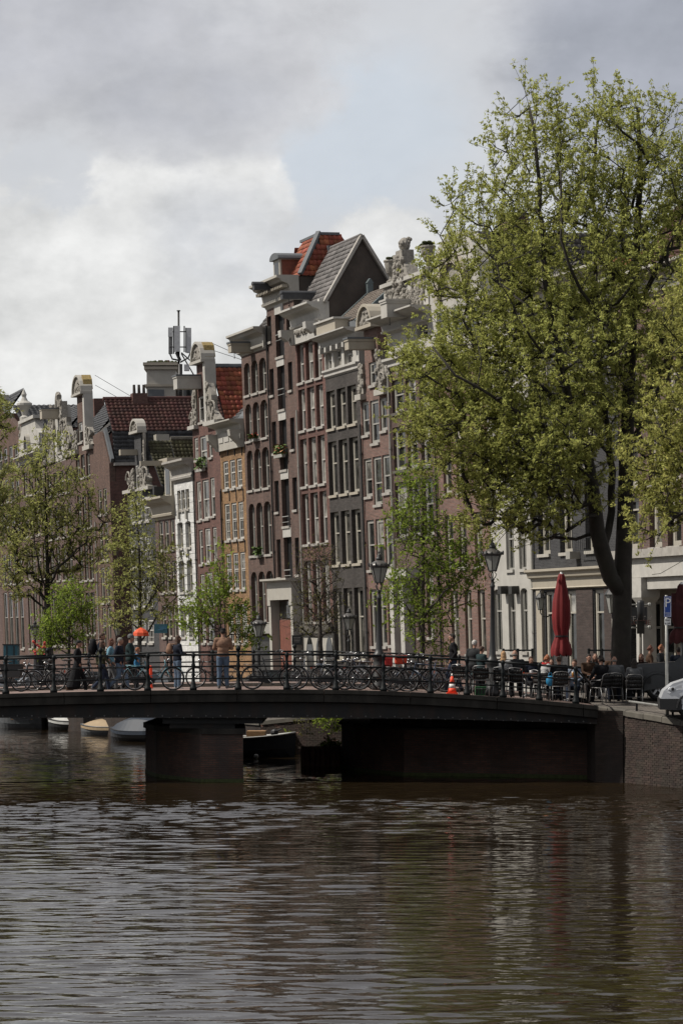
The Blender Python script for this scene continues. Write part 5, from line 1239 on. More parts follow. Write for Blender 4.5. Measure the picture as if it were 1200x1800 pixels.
for H_, zt_, mt_ in ((C2, 20, 'metal_dark'), (C3, 15, 'frame_grey'), (C5, 13.5, 'metal_dark'), (C6, 15.5, 'frame_grey'), (C7, 13, 'metal_dark'), (D2, 15, 'frame_grey'), (B4, 13, 'metal_dark'), (B5, 11.5, 'metal_dark'), (A4, 11, 'frame_grey')):
    m = MB(); m.tube([(.12, -.09, .1), (.12, -.09, zt_ * .5), (.12, -.09, zt_)], .055, 6)
    for k in range(int(zt_ / 2.2)): m.tube([(.12, -.09, 1 + k * 2.2), (.12, -.09, 1.1 + k * 2.2)], .075, 6)
    H_.part('drainpipe', m, MATS[mt_])
# window boxes with flowers, each lying on its own sill
mat('leaf_box', (.07, .11, .03), .7, var=.2, island=.4); mat('petal_red', (.45, .05, .04), .6, var=.2, island=.3); mat('petal_peach', (.55, .25, .14), .6, island=.3)
def window_box(H_, px, row, w, label, fl, seed, hgt=.35):
    x, z = H_.loc(px, row); P = H_.M @ Vector((x, -.22, z)); r = random.Random(seed)
    t = thing('flower_box', label, 'flower box', P, H_.rz)
    m = MB(); m.prism([(-w / 2, 0), (w / 2, 0), (w / 2 - .03, -.17), (-w / 2 + .03, -.17)], -.1, .1, 'y'); m.build('box', MATS['frame_grey'], t)
    for nm, mt_, n, up in (('leaves', 'leaf_box', 90, 1), ('flowers', fl, 26, 1.1)):
        if not mt_: continue
        m = MB()
        for k in range(n):
            c = Vector(((r.random() - .5) * w * 1.1, (r.random() - .5) * .3, r.random() * hgt * up)); a = r.random() * 6.28; s_ = .05 + .04 * r.random(); u = Vector((math.cos(a), math.sin(a), r.random() - .5)) * s_; v = Vector((-math.sin(a), math.cos(a), r.random())) * s_
            m.add([c - u - v, c + u - v, c + u + v, c - u + v], [(0, 1, 2, 3)])
        m.build(nm, MATS[mt_], t)
window_box(C1, 451.5, 771, .8, 'small red flower box on a sill of the tall brown house', 'petal_red', 1, .25)
window_box(C2, 498, 799, 1.5, 'wide flower box with peach blooms at a warehouse loading door', 'petal_peach', 2, .5)
window_box(B4, 358, 824, 1.5, 'yellow green flower box on the dark red neck gable house', '', 3, .7)
window_box(C1, 459, 975, .8, 'green plant box on a lower sill of the tall brown house', '', 4, .4)
# ------------------------------------------------------------------ trees
mat('bark_dark', (.030, .025, .021), .95, var=.25, scale=5, bump=.6, stain=.3, stain_col=(.03, .035, .02))
mat('bark_grey', (.06, .05, .042), .95, var=.2, scale=6, bump=.4)
def leaf_mat(name, col, tr=.35): return mat(name, col, .75, var=.10, scale=.7, island=.38, trans=tr, spec=.15)
leaf_mat('leaf_lime', (.33, .345, .10), .5); leaf_mat('leaf_yellow', (.34, .34, .10), .5); leaf_mat('leaf_green', (.19, .25, .04), .5)
leaf_mat('leaf_pale', (.31, .32, .105), .5); leaf_mat('leaf_bud', (.10, .095, .03), .3)

def grow(limbs, tips, seed, step=.55, bend=.35, climb=.45):
    """limbs: list of polylines of (x, y, z) (the first starts at the root, the others start on it); tips: array of twig ends"""
    rs = np.random.RandomState(seed)
    P = []; par = []
    def add(p, q): P.append(np.array(p, float)); par.append(q); return len(P) - 1
    def nearest(p): A = np.array(P); return int(np.argmin(((A - p) ** 2).sum(1)))
    for li, L_ in enumerate(limbs):
        L_ = [np.array(p, float) for p in L_]
        cur = add(L_[0], -1) if li == 0 else nearest(L_[0])
        for a, b in zip([P[cur]] + L_[1:-1] if li else L_[:-1], L_[1:]):
            n = max(1, int(np.linalg.norm(b - a) / step))
            for k in range(1, n + 1):
                q = a + (b - a) * k / n + rs.normal(size=3) * (.05 if k < n and li else 0); cur = add(q, cur)
    root = P[0]; grow.nl = len(P)
    tips = np.array(tips); order = np.argsort(np.linalg.norm(tips - (root + np.array([0, 0, 3])), axis=1))
    ends = []
    arr = np.zeros((len(P) + len(tips) * 14, 3)); arr[:len(P)] = P; n_ = len(P); depth = list(np.linalg.norm(np.array(P) - root, axis=1))
    D = np.zeros(len(arr)); D[:n_] = depth
    for i in order:
        t = tips[i]; d = np.linalg.norm(arr[:n_] - t, axis=1)
        below = np.clip(arr[:n_, 2] - t[2] + .2, 0, None)               # branches climb rather than hang
        c = d + climb * below + .02 * D[:n_]
        j = int(np.argmin(c)); a = arr[j].copy(); L_ = np.linalg.norm(t - a)
        if L_ < .08: ends.append(j); continue
        n = max(1, min(12, int(L_ / step))); v = t - a
        out = a - root; out[2] = 0; sag = np.array([0, 0, 1.]) * bend * L_ * .25 + rs.normal(size=3) * .06 * L_
        cur = j
        for k in range(1, n + 1):
            u = k / n; q = a + v * u - sag * math.sin(math.pi * u) * .8 + rs.normal(size=3) * .03 * min(1, L_) * (k < n)
            arr[n_] = q; D[n_] = D[cur] + L_ / n; par.append(cur); P.append(q); cur = n_; n_ += 1
        ends.append(cur)
    return np.array(P), par, ends
def radii(P, par, rtip, rroot, ends, pw=2.3):
    w = np.zeros(len(P))
    for e in ends: w[e] += 1
    for i in range(len(P) - 1, 0, -1):
        if w[i] == 0: w[i] = .6
        if par[i] >= 0: w[par[i]] += w[i]
    r = rtip * w ** (1 / pw); return np.minimum(r * 1.0, rroot) if r[0] < rroot else r * (rroot / r[0]) ** (np.log(np.maximum(w, 1)) / np.log(w[0]))
def skin(P, par, r, name, mt, parent, nmax=8):
    kids = [[] for _ in P]
    for i, p in enumerate(par):
        if p >= 0: kids[p].append(i)
    m = MB(); done = set(); stack = [0]
    while stack:
        s0 = stack.pop(); ch = [s0] if par[s0] < 0 else [par[s0], s0]; i = s0
        while kids[i]:
            k = max(kids[i], key=lambda q: r[q])
            for q in kids[i]:
                if q != k: stack.append(q)
            ch.append(k); i = k
        if len(ch) > 1:
            rr = [min(r[c], r[s0]) if (n == 0 and par[s0] >= 0) else r[c] for n, c in enumerate(ch)]
            n = nmax if rr[0] > .12 else (5 if rr[0] > .04 else 3); m.tube([P[c] for c in ch], rr, n, cap=(n > 3))
    return m.build(name, mt, parent, smooth=True, fix=False)
def leaves(name, centres, size, per, spread, mt, parent, seed, flat=.7, stuff=True):
    """clumps of small leaf-shaped faces around every centre"""
    rs = np.random.RandomState(seed); C = np.repeat(np.array(centres), per, 0); n = len(C)
    C = C + rs.normal(size=(n, 3)) * np.array([spread, spread, spread * flat])
    a = rs.rand(n) * 6.283; tilt = rs.normal(size=n) * .7; s = size * (.5 + 1.1 * rs.rand(n) ** 1.4)
    u = np.stack([np.cos(a) * np.cos(tilt), np.sin(a) * np.cos(tilt), np.sin(tilt)], 1)
    w = rs.normal(size=(n, 3)) * .6 + np.array([0, 0, 1.0]); v = np.cross(w, u); v /= np.linalg.norm(v, axis=1)[:, None]
    nn = np.cross(u, v)
    u = u * s[:, None]; v = v * (s * .42)[:, None]; nn = nn * (s * .16)[:, None]
    V = np.stack([C - u, C + v - nn * .3 + u * -.1, C + u, C - v - nn * .3 + u * -.1, ], 1).reshape(-1, 3)
    me = bpy.data.meshes.new(name); me.vertices.add(n * 4); me.vertices.foreach_set('co', V.astype(np.float32).ravel())
    me.loops.add(n * 4); me.loops.foreach_set('vertex_index', np.arange(n * 4, dtype=np.int32))
    me.polygons.add(n); me.polygons.foreach_set('loop_start', np.arange(0, n * 4, 4, dtype=np.int32)); me.polygons.foreach_set('loop_total', np.full(n, 4, dtype=np.int32))
    me.update(calc_edges=True); me.materials.append(mt)
    return obj(name, me, parent)
def in_blobs(blobs, n, rs, shell=.0):
    """points inside a union of ellipsoids given as (cx, cy, cz, rx, ry, rz, weight)"""
    w = np.array([b[6] for b in blobs], float); w /= w.sum(); k = rs.choice(len(blobs), n, p=w); B = np.array([b[:6] for b in blobs])[k]
    d = rs.normal(size=(n, 3)); d /= np.linalg.norm(d, axis=1)[:, None]; r = (shell + (1 - shell) * rs.rand(n)) ** (1 / 2.4)
    return B[:, :3] + d * r[:, None] * B[:, 3:]
def tree(name, label, base, limbs, blobs, ntips, seed, leafm, bark, rtip=.012, rroot=.3, size=.09, per=7, spread=.09, twig=(3, .45), group=None, cat='tree', extra=None, shell=.1, leafy=1.0, up=.35, minr=(), climb=.45):
    rs = np.random.RandomState(seed); b = Vector(base)
    t = thing(name, label, cat, base, 0, group)
    L_ = [[(p[0] - b.x, p[1] - b.y, p[2] - b.z) for p in l] for l in limbs]
    B_ = [(c[0] - b.x, c[1] - b.y, c[2] - b.z, *c[3:]) for c in blobs]
    tips = in_blobs(B_, ntips, rs, shell)
    P, par, ends = grow(L_, tips, seed, climb=climb); r = radii(P, par, rtip, rroot, ends)
    if minr: r[grow.nl:] = np.minimum(r[grow.nl:], .055)
    for li, ra, rb in minr:                                             # limbs whose girth the photo shows
        A = np.array(L_[li]); sg = np.linalg.norm(np.diff(A, axis=0), axis=1); cum = np.concatenate([[0], np.cumsum(sg)])
        for k in range(len(A) - 1):
            for i in range(len(P)):
                v = A[k + 1] - A[k]; u_ = np.dot(P[i] - A[k], v) / np.dot(v, v)
                if -.02 <= u_ <= 1.02 and np.linalg.norm(P[i] - A[k] - v * u_) < .13: r[i] = max(r[i], ra + (rb - ra) * (cum[k] + u_ * sg[k]) / cum[-1])
    for i in range(len(P) - 1, 0, -1):
        if par[i] >= 0: r[par[i]] = max(r[par[i]], min(r[i], rroot))
    # short twigs beyond every tip carry the clumps
    tw = []; centres = []
    for e in ends:
        p = P[e]; q = P[par[e]] if par[e] >= 0 else p; d = p - q; d = d / (np.linalg.norm(d) + 1e-6)
        for k in range(twig[0]):
            v = d + rs.normal(size=3) * .55 + np.array([0, 0, up]); v /= np.linalg.norm(v); ln = twig[1] * (.5 + rs.rand())
            tw.append((p, p + v * ln))
            m_ = max(2, int(ln / .155))
            for s in range(1, m_ + 1):
                if rs.rand() < leafy: centres.append(p + v * ln * s / m_ + rs.normal(size=3) * .03)
    tr = skin(P, par, r, 'trunk', bark, t)
    m = MB()
    for a, c in tw: m.tube([a, c], [rtip * .8, rtip * .4], 3, cap=False)
    m.build('twigs', bark, tr, fix=False)
    if leafy > 0: leaves('crown', centres, size, per, spread, leafm, t, seed + 1)
    return t, len(centres)

# big elm on the quay: limbs read off the photograph on the tree's own distance, with depth added
YT = 78.0
def q(px, row, dy=0.0): p = at(px, YT + dy, row); return (p.x, p.y, p.z)
T0 = (at(1088, YT, 1225).x, YT, 2.30)
big_limbs = [
    [T0, q(1090, 1180), q(1092, 1090), q(1094, 1000), q(1098, 900), q(1100, 800), q(1104, 690, .3), q(1110, 560, .6), q(1118, 430, .5), q(1125, 300, .4), q(1120, 190, 0)],
    [q(1086, 1050), q(1072, 1015, -.3), q(1058, 970, -.6), q(1046, 900, -.8), q(1036, 820, -1), q(1012, 740, -1.4), q(990, 650, -1.6), q(965, 540, -1.5), q(950, 430, -1.3), q(945, 300, -1), q(930, 190, -.5)],
    [q(1076, 985, -.4), q(1074, 900, .3), q(1070, 800, .8), q(1062, 700, 1.3), q(1050, 600, 1.8), q(1046, 480, 2.0), q(1040, 340, 1.6), q(1050, 210, 1.0)],
    [q(1036, 820, -1), q(985, 770, -1.8), q(930, 735, -2.6), q(870, 700, -3.2), q(800, 660, -3.2), q(760, 610, -3.0)],
    [q(1012, 740, -1.4), q(960, 690, .2), q(905, 640, 1.4), q(850, 560, 2.2), q(810, 480, 2.6), q(790, 420, 2.4)],
    [q(990, 650, -1.6), q(930, 590, -2.6), q(880, 500, -3.4), q(850, 400, -3.2), q(850, 290, -2.4)],
    [q(1070, 800, .8), q(1020, 740, 2.2), q(960, 700, 3.4), q(900, 690, 4.2)],
    [q(1104, 690, .3), q(1070, 600, -1.2), q(1020, 510, -2.2), q(985, 420, -2.6), q(985, 300, -2.2)],
    [q(1110, 560, .6), q(1150, 480, -.5), q(1190, 400, -1.4), q(1230, 310, -2.0), q(1240, 220, -2)],
    [q(1098, 900), q(1130, 800, -1.2), q(1180, 700, -2.2), q(1240, 620, -3), q(1290, 540, -3)],
    [q(1100, 800), q(1150, 700, 1.6), q(1210, 600, 2.8), q(1270, 480, 3.2)],
    [q(1118, 430, .5), q(1090, 340, 1.5), q(1080, 250, 2.2), q(1075, 180, 2)],
    [q(1118, 430, .5), q(1160, 340, 1.2), q(1180, 250, 1.6), q(1190, 190, 1.2)],
]
s_ = YT / F
def bl(px, row, rx, rz, dy, ry, w): p = q(px, row, dy); return (p[0], p[1], p[2], rx * s_, ry, rz * s_, w)
big_blobs = [bl(930, 275, 80, 120, 0, 2.2, .85), bl(1060, 280, 110, 140, 0, 2.8, 1.5), bl(1190, 310, 110, 130, 0, 3, 1.4), bl(865, 440, 120, 130, 0, 2.8, 1.4), bl(1000, 470, 150, 170, 0, 4.2, 2.6),
             bl(1170, 500, 150, 170, .5, 4.2, 2.4), bl(800, 490, 65, 50, 0, 2.0, .2), bl(838, 640, 115, 105, 0, 3.4, 1.8), bl(980, 660, 170, 140, 0, 4.6, 3.2), bl(1150, 690, 160, 130, .5, 4.0, 1.9),
             bl(845, 770, 120, 95, -1, 3.0, 1.7), bl(960, 800, 120, 85, -1, 3.4, 1.7), bl(905, 875, 95, 60, -1.5, 2.4, .9), bl(1010, 860, 70, 55, -1.5, 2.4, .4), bl(870, 925, 60, 35, -1.5, 2, .16), bl(950, 930, 60, 40, -1.5, 2, .16), bl(745, 650, 60, 60, -1, 1.8, .5), bl(770, 745, 60, 50, -1, 1.8, .4)]
_, n1 = tree('elm_tree', 'big elm in lime green seed with a dark forked trunk standing on the quay', T0, big_limbs, big_blobs, 2150, 11, MATS['leaf_lime'], MATS['bark_dark'],
     rtip=.0105, rroot=.34, size=.052, per=10, spread=.046, twig=(3, .70), up=.7, leafy=.95, climb=.12, minr=((0, .33, .06), (1, .19, .04), (2, .13, .04), (3, .09, .03), (4, .08, .03), (7, .08, .03)))
# neighbour whose crown leans in from the right edge, nearer
YN = 70.0; sn = YN / F
def q2(px, row, dy=0.0): p = at(px, YN + dy, row); return (p.x, p.y, p.z)
T1 = (at(1420, YN, 1260).x, YN, 1.9)
_, n2 = tree('elm_tree', 'yellower elm whose branches reach in from the right edge in front of the big elm', T1,
     [[T1, q2(1420, 1000), q2(1400, 800), q2(1390, 600), q2(1380, 450)], [q2(1400, 900), q2(1330, 800), q2(1260, 720), q2(1190, 660)], [q2(1400, 900), q2(1320, 880), q2(1250, 840), q2(1190, 820)],
      [q2(1400, 760), q2(1320, 640), q2(1250, 560), q2(1200, 500)], [q2(1420, 980), q2(1330, 960), q2(1240, 940), q2(1200, 985), q2(1160, 1008), q2(1145, 1010)]],
     [(*q2(1245, 490), 60 * sn, 1.6, 75 * sn, .7), (*q2(1240, 600), 100 * sn, 2, 110 * sn, 2), (*q2(1220, 740), 100 * sn, 2, 95 * sn, 2), (*q2(1190, 860), 75 * sn, 1.6, 60 * sn, 1.1), (*q2(1120, 810), 45 * sn, 1.2, 30 * sn, .3), (*q2(1150, 925), 50 * sn, 1.2, 28 * sn, .3), (*q2(1380, 650), 150 * sn, 4, 200 * sn, 2)],
     470, 12, MATS['leaf_yellow'], MATS['bark_dark'], rtip=.011, rroot=.3, size=.055, per=10, spread=.048, twig=(3, .6), up=.6, leafy=.95)
GZ = 1.2
def mid_tree(name, label, px, Y, blobs_px, ntips, seed, leafm, bark, rroot, limbs_px=None, **k):
    s = Y / F; z = ground_z(0, Y); b = at(px, Y); b = (b.x, Y, ground_z(b.x, Y))
    w = lambda c, r_, dy=0: (lambda p: (p.x, p.y, p.z))(at(c, Y + dy, r_))
    tops = min(r_ - rz for c, r_, rx, rz, *_ in blobs_px)
    limbs = [[b] + [w(px + (i % 2) * 2, r_) for i, r_ in enumerate(np.linspace(1130, tops + 30, 7))]] if limbs_px is None else [[b] + [w(*p) for p in limbs_px[0]]] + [[w(*p) for p in l] for l in limbs_px[1:]]
    B_ = [(*w(c, r_), rx * s, min(rx, rz) * s, rz * s, wt) for c, r_, rx, rz, wt in blobs_px]
    return tree(name, label, b, limbs, B_, ntips, seed, leafm, bark, rroot=rroot, **k)
mid_tree('young_tree', 'young bright green tree between the two tallest street lamps', 741, 98, [(735, 850, 35, 55, 1), (730, 930, 55, 60, 2), (775, 980, 75, 65, 2.4), (720, 1040, 60, 45, 1.4), (800, 1020, 55, 50, 1.2), (750, 1080, 60, 45, 1), (760, 1130, 45, 25, .4), (850, 975, 20, 25, .2)], 400, 21, MATS['leaf_green'], MATS['bark_grey'], .11,
         [[(742, 1120), (743, 1030), (744, 950), (742, 880), (740, 810)], [(743, 1060), (720, 1010, -1), (700, 985, -1.3)], [(743, 1040), (775, 990, 1), (800, 930, 1.4)], [(743, 1090), (780, 1040, -1), (830, 1010, -1)], [(743, 1100), (700, 1060, 1), (680, 1040, 1)]],
         rtip=.008, size=.075, per=4, spread=.08, twig=(3, .55), up=.0, shell=.0, leafy=.62)
mid_tree('young_tree', 'slender half bare tree in front of the red brown house behind the bicycles', 562, 104, [(560, 1010, 45, 60, 1), (560, 1080, 55, 45, 1)], 190, 22, MATS['leaf_bud'], MATS['bark_grey'], .12,
         [[(563, 1120), (562, 1060), (560, 1010), (560, 945)], [(562, 1090), (535, 1060, .5), (510, 1020, .5)], [(562, 1085), (590, 1060, -.5), (605, 1020, -.6)], [(561, 1060), (545, 1010), (540, 970)], [(561, 1050), (580, 1000), (583, 965)]],
         rtip=.010, size=.05, per=3, spread=.05, twig=(4, .45), leafy=.35, up=.4)
mid_tree('young_tree', 'pale green layered tree in front of the side street', 246, 132, [(243, 880, 12, 22, .2), (240, 910, 28, 26, .6), (235, 960, 50, 40, 1.3), (262, 1010, 65, 45, 1.6), (225, 1070, 50, 40, 1.2), (285, 1060, 50, 40, .9), (205, 1005, 30, 25, .4), (300, 985, 25, 22, .3)], 300, 23, MATS['leaf_pale'], MATS['bark_grey'], .14,
         [[(246, 1130), (247, 1040), (245, 960), (240, 890)], [(247, 1080), (275, 1040), (305, 1000)], [(247, 1050), (220, 1010), (200, 990)], [(249, 1120), (275, 1085), (310, 1050)]], rtip=.010, size=.085, per=4, spread=.09, twig=(3, .6), up=-.1, leafy=.55)
mid_tree('young_tree', 'bushy bright green tree behind the man in the tan jumper', 386, 112, [(388, 995, 12, 28, .25), (385, 1035, 26, 34, .9), (375, 1080, 55, 40, 1.6), (420, 1095, 35, 30, .7), (345, 1100, 30, 30, .6), (440, 1120, 25, 20, .3)], 170, 24, MATS['leaf_green'], MATS['bark_grey'], .10,
         None, rtip=.008, size=.08, per=4, spread=.08, twig=(3, .6), up=.4, leafy=.6)
mid_tree('young_tree', 'light green bushy tree low at the left behind the person in the black coat', 122, 118, [(125, 1065, 38, 35, 1.2), (115, 1110, 50, 35, 1.6), (95, 1130, 30, 20, .5)], 170, 25, MATS['leaf_green'], MATS['bark_grey'], .09, None, rtip=.008, size=.08, per=4, spread=.09, twig=(3, .6), up=.4, leafy=.65)
mid_tree('elm_tree', 'wide spreading elm with bare dark limbs at the left of the photo', 86, 150, [(85, 800, 45, 45, .9), (40, 870, 55, 60, 1.5), (120, 880, 60, 55, 1.4), (70, 940, 80, 60, 2.0), (20, 960, 40, 60, .9), (150, 960, 45, 40, .8), (40, 1020, 50, 35, .7), (120, 1020, 50, 35, .6), (185, 910, 20, 20, .15)], 560, 26, MATS['leaf_pale'], MATS['bark_dark'], .42,
         [[(86, 1130), (84, 1080), (84, 1000), (82, 930), (80, 850), (82, 790)], [(84, 1060), (70, 1000, -1), (60, 940, -1.5), (30, 890, -2)], [(84, 1070), (50, 1040, 1), (20, 1010, 1.5), (0, 1000, 2)], [(84, 1010), (95, 950, 1), (105, 900, 1), (120, 860, 1)], [(84, 1040), (100, 1000, -1), (135, 965, -1.5), (160, 945, -2)], [(84, 1060), (70, 1040), (40, 1020), (5, 1045)]],
         rtip=.013, size=.10, per=4, spread=.10, twig=(3, .6), up=.2, leafy=.55)
mid_tree('elm_tree', 'elm cut by the left edge of the photo with its top against the sky', -60, 140, [(-10, 740, 32, 50, 1), (-30, 820, 45, 60, 1.3), (-25, 900, 50, 60, 1.3), (-80, 800, 60, 90, 1.5), (-90, 920, 60, 70, 1.4)], 420, 27, MATS['leaf_pale'], MATS['bark_dark'], .35, None, rtip=.012, size=.10, per=5, spread=.1, twig=(3, .5), up=.3, leafy=.7)
# scrub on the far quay wall
def scrub(name, label, c, r3, n, seed, leafm, per=5, size=.06):
    rs = np.random.RandomState(seed); t = thing(name, label, 'bush', c)
    P = in_blobs([(0, 0, r3[2] * .6, *r3, 1)], n, rs); m = MB()
    for p in P[::3]: m.tube([(p[0] * .3, p[1] * .3, 0), (p[0] * .7, p[1] * .7, p[2] * .5), tuple(p)], [.012, .01, .005], 3, cap=False)
    m.build('stems', MATS['bark_grey'], t, fix=False); leaves('foliage', P, size, per, .07, leafm, t, seed); return t
scrub('wall_bush', 'green creeper hanging on the brick wall under the bridge', (-.2, 90.6, 1.0), (.8, .3, .5), 120, 31, MATS['leaf_green'])
scrub('wall_bush', 'low bright weed clump growing out of the rusty sheet piling', (-.35, 85.2, .5), (.45, .25, .2), 90, 32, MATS['leaf_green'])
scrub('wall_bush', 'sparse twiggy shrub on the wall left of the creeper', (-1.25, 91.1, .8), (.5, .25, .6), 60, 33, MATS['leaf_bud'], 3, .05)
scrub('hanging_reeds', 'reedy plant trailing into the water behind the dark open boat', (-1.95, 91.9, .15), (.25, .2, .45), 60, 34, MATS['leaf_green'], 4, .08)
# ------------------------------------------------------------------ street lamps
mat('lamp_glass', (.45, .45, .42), .25, var=.05, trans=.5); mat('lamp_iron', (.016, .016, .016), .5, var=.1, spec=.5); mat('lamp_roof', (.09, .085, .08), .4, metal=.3, var=.2)
def lamp_thing(name, label, loc, H=3.95, rz=.3, group=None):
    t = thing(name, label, 'street lamp', loc, rz, group)
    zl = H - .92
    m = MB(); m.lathe([(.22, 0), (.22, .15), (.185, .2), (.185, .80), (.16, .88), (.205, .95), (.205, 1.03), (.13, 1.12), (.10, 1.22), (.075, 1.7), (.058, zl - .35), (.075, zl - .32), (.075, zl - .27), (.045, zl - .22), (.045, zl - .12), (.07, zl - .1), (.03, zl - .06)], 12); m.build('post', MATS['lamp_iron'], t, True)
    m = MB()
    for k in range(4):
        a = math.pi / 4 + k * math.pi / 2; c, s = math.cos(a), math.sin(a)
        m.tube([(0, 0, zl - .12), (.09 * c, .09 * s, zl - .02), (.12 * c, .12 * s, zl + .06), (.06 * c, .06 * s, zl + .12), (.12 * c, .12 * s, zl + .16)], .014, 5)
    m.build('scroll_bracket', MATS['lamp_iron'], t)
    m = MB(); b, tp, z0, z1 = .125, .265, zl + .16, zl + .62
    cs = [(math.cos(math.pi / 6 + k * math.pi / 3), math.sin(math.pi / 6 + k * math.pi / 3)) for k in range(6)]
    for k in range(6):
        c, s = cs[k]; m.bar((b * c, b * s, z0), (tp * c, tp * s, z1), .022); c2, s2 = cs[(k + 1) % 6]
        m.bar((b * c, b * s, z0), (b * c2, b * s2, z0), .03); m.bar((tp * c, tp * s, z1), (tp * c2, tp * s2, z1), .035, .05)
    L = m.build('lantern_frame', MATS['lamp_iron'], t)
    for k in range(6):
        g = MB(); c, s = cs[k]; c2, s2 = cs[(k + 1) % 6]; q = .97
        g.quad((b * c * q, b * s * q, z0 + .01), (b * c2 * q, b * s2 * q, z0 + .01), (tp * c2 * q, tp * s2 * q, z1 - .01), (tp * c * q, tp * s * q, z1 - .01)); g.build('pane', MATS['lamp_glass'], L, fix=False)
    m = MB(); m.lathe([(.30, z1 + .01), (.31, z1 + .05), (.22, z1 + .12), (.13, z1 + .18), (.09, z1 + .2)], 12); m.build('lamp_roof', MATS['lamp_roof'], t, True)
    m = MB()
    for k in range(12):
        a = k * math.pi / 6; m.ell((.31 * math.cos(a), .31 * math.sin(a), z1 + .07), (.03, .03, .035 if k % 2 else .07), 5, 4)
    m.build('roof_crown', MATS['lamp_iron'], t)
    m = MB(); m.lathe([(.07, z1 + .19), (.10, z1 + .22), (.10, z1 + .27), (.06, z1 + .3), (.075, z1 + .34), (.02, z1 + .38), (.02, z1 + .42), (.035, z1 + .445), (.0, z1 + .48)], 10); m.build('finial', MATS['lamp_iron'], t, True)
    m = MB(); m.lathe([(.035, z0 + .02), (.05, z0 + .1), (.045, z0 + .22), (.0, z0 + .25)], 8); m.build('bulb', MATS['lamp_glass'], t, True)
    return t
zb = lambda px, Y: (at(px, Y).x, Y, zd(at(px, Y).x))
def ht(row, Y, z): return at(0, Y, row).z - z
l = zb(666, 76.0); lamp_thing('street_lamp', 'tall crown topped street lamp at the middle of the bridge above the red bike bags', l, ht(979, 76, l[2]), .2, 'crown topped street lamps')
l = zb(865, 75.4); lamp_thing('street_lamp', 'tallest crown topped street lamp on the bridge left of the red parasol', l, ht(958, 75.4, l[2]), .9, 'crown topped street lamps')
l = (at(455, 101).x, 101, 1.2); lamp_thing('street_lamp', 'lower lamp beyond the bridge above the black upright bicycle', l, ht(1085, 101, 1.2), .5, 'crown topped street lamps')
l = (at(613, 101).x, 101, 1.2); lamp_thing('street_lamp', 'lower lamp beyond the bridge just left of the tall middle lamp', l, ht(1073, 101, 1.2), .1, 'crown topped street lamps')
l = (at(207, 136).x, 136, 1.2); lamp_thing('street_lamp', 'small distant lamp above the head of the long haired woman', l, ht(1092, 136, 1.2), .1, 'crown topped street lamps')
l = (at(62, 150).x, 150, 1.2); lamp_thing('street_lamp', 'small distant lamp above the red flowers at the left', l, ht(1094, 150, 1.2), .6, 'crown topped street lamps')
# wall lanterns
def wall_lamp(px, row, H_, label, k=1.0):
    x, z = H_.loc(px, row, -.5); P = H_.M @ Vector((x, -.5, z)); t = thing('wall_lantern', label, 'wall lantern', P, H_.rz, 'lanterns on the cafe wall')
    m = MB(); r0, r1 = .09 * k, .19 * k
    for q in range(4):
        c, s = math.cos(q * math.pi / 2 + .78), math.sin(q * math.pi / 2 + .78); c2, s2 = math.cos(q * math.pi / 2 + 2.35), math.sin(q * math.pi / 2 + 2.35)
        m.bar((r0 * c, r0 * s, 0), (r1 * c, r1 * s, .5 * k), .02); m.bar((r1 * c, r1 * s, .5 * k), (r1 * c2, r1 * s2, .5 * k), .03); m.bar((r0 * c, r0 * s, 0), (r0 * c2, r0 * s2, 0), .025)
    m.build('lantern_frame', MATS['lamp_iron'], t)
    m = MB(); m.add([(r0 * math.cos(q * math.pi / 2 + .78) * .95, r0 * math.sin(q * math.pi / 2 + .78) * .95, .01) for q in range(4)] + [(r1 * math.cos(q * math.pi / 2 + .78) * .95, r1 * math.sin(q * math.pi / 2 + .78) * .95, .49 * k) for q in range(4)], [(i, (i + 1) % 4, (i + 1) % 4 + 4, i + 4) for i in range(4)]); m.build('pane', MATS['lamp_glass'], t)
    m = MB(); m.lathe([(.22 * k, .5 * k), (.10 * k, .66 * k), (.03 * k, .72 * k), (.03 * k, .8 * k), (0, .84 * k)], 8); m.build('lamp_roof', MATS['lamp_iron'], t)
    m = MB(); m.tube([(0, 0, 0), (0, 0, -.12 * k), (.1, .05, -.26 * k), (.05, .25, -.3 * k), (0, .48, -.2 * k)], .025, 5); m.build('bracket', MATS['lamp_iron'], t)
wall_lamp(949, 1072, D2, 'small black lantern on the cream cafe wall left of the red parasol')
wall_lamp(1075, 1078, D2, 'larger black lantern on the cafe wall just left of the big trunk', 1.45)

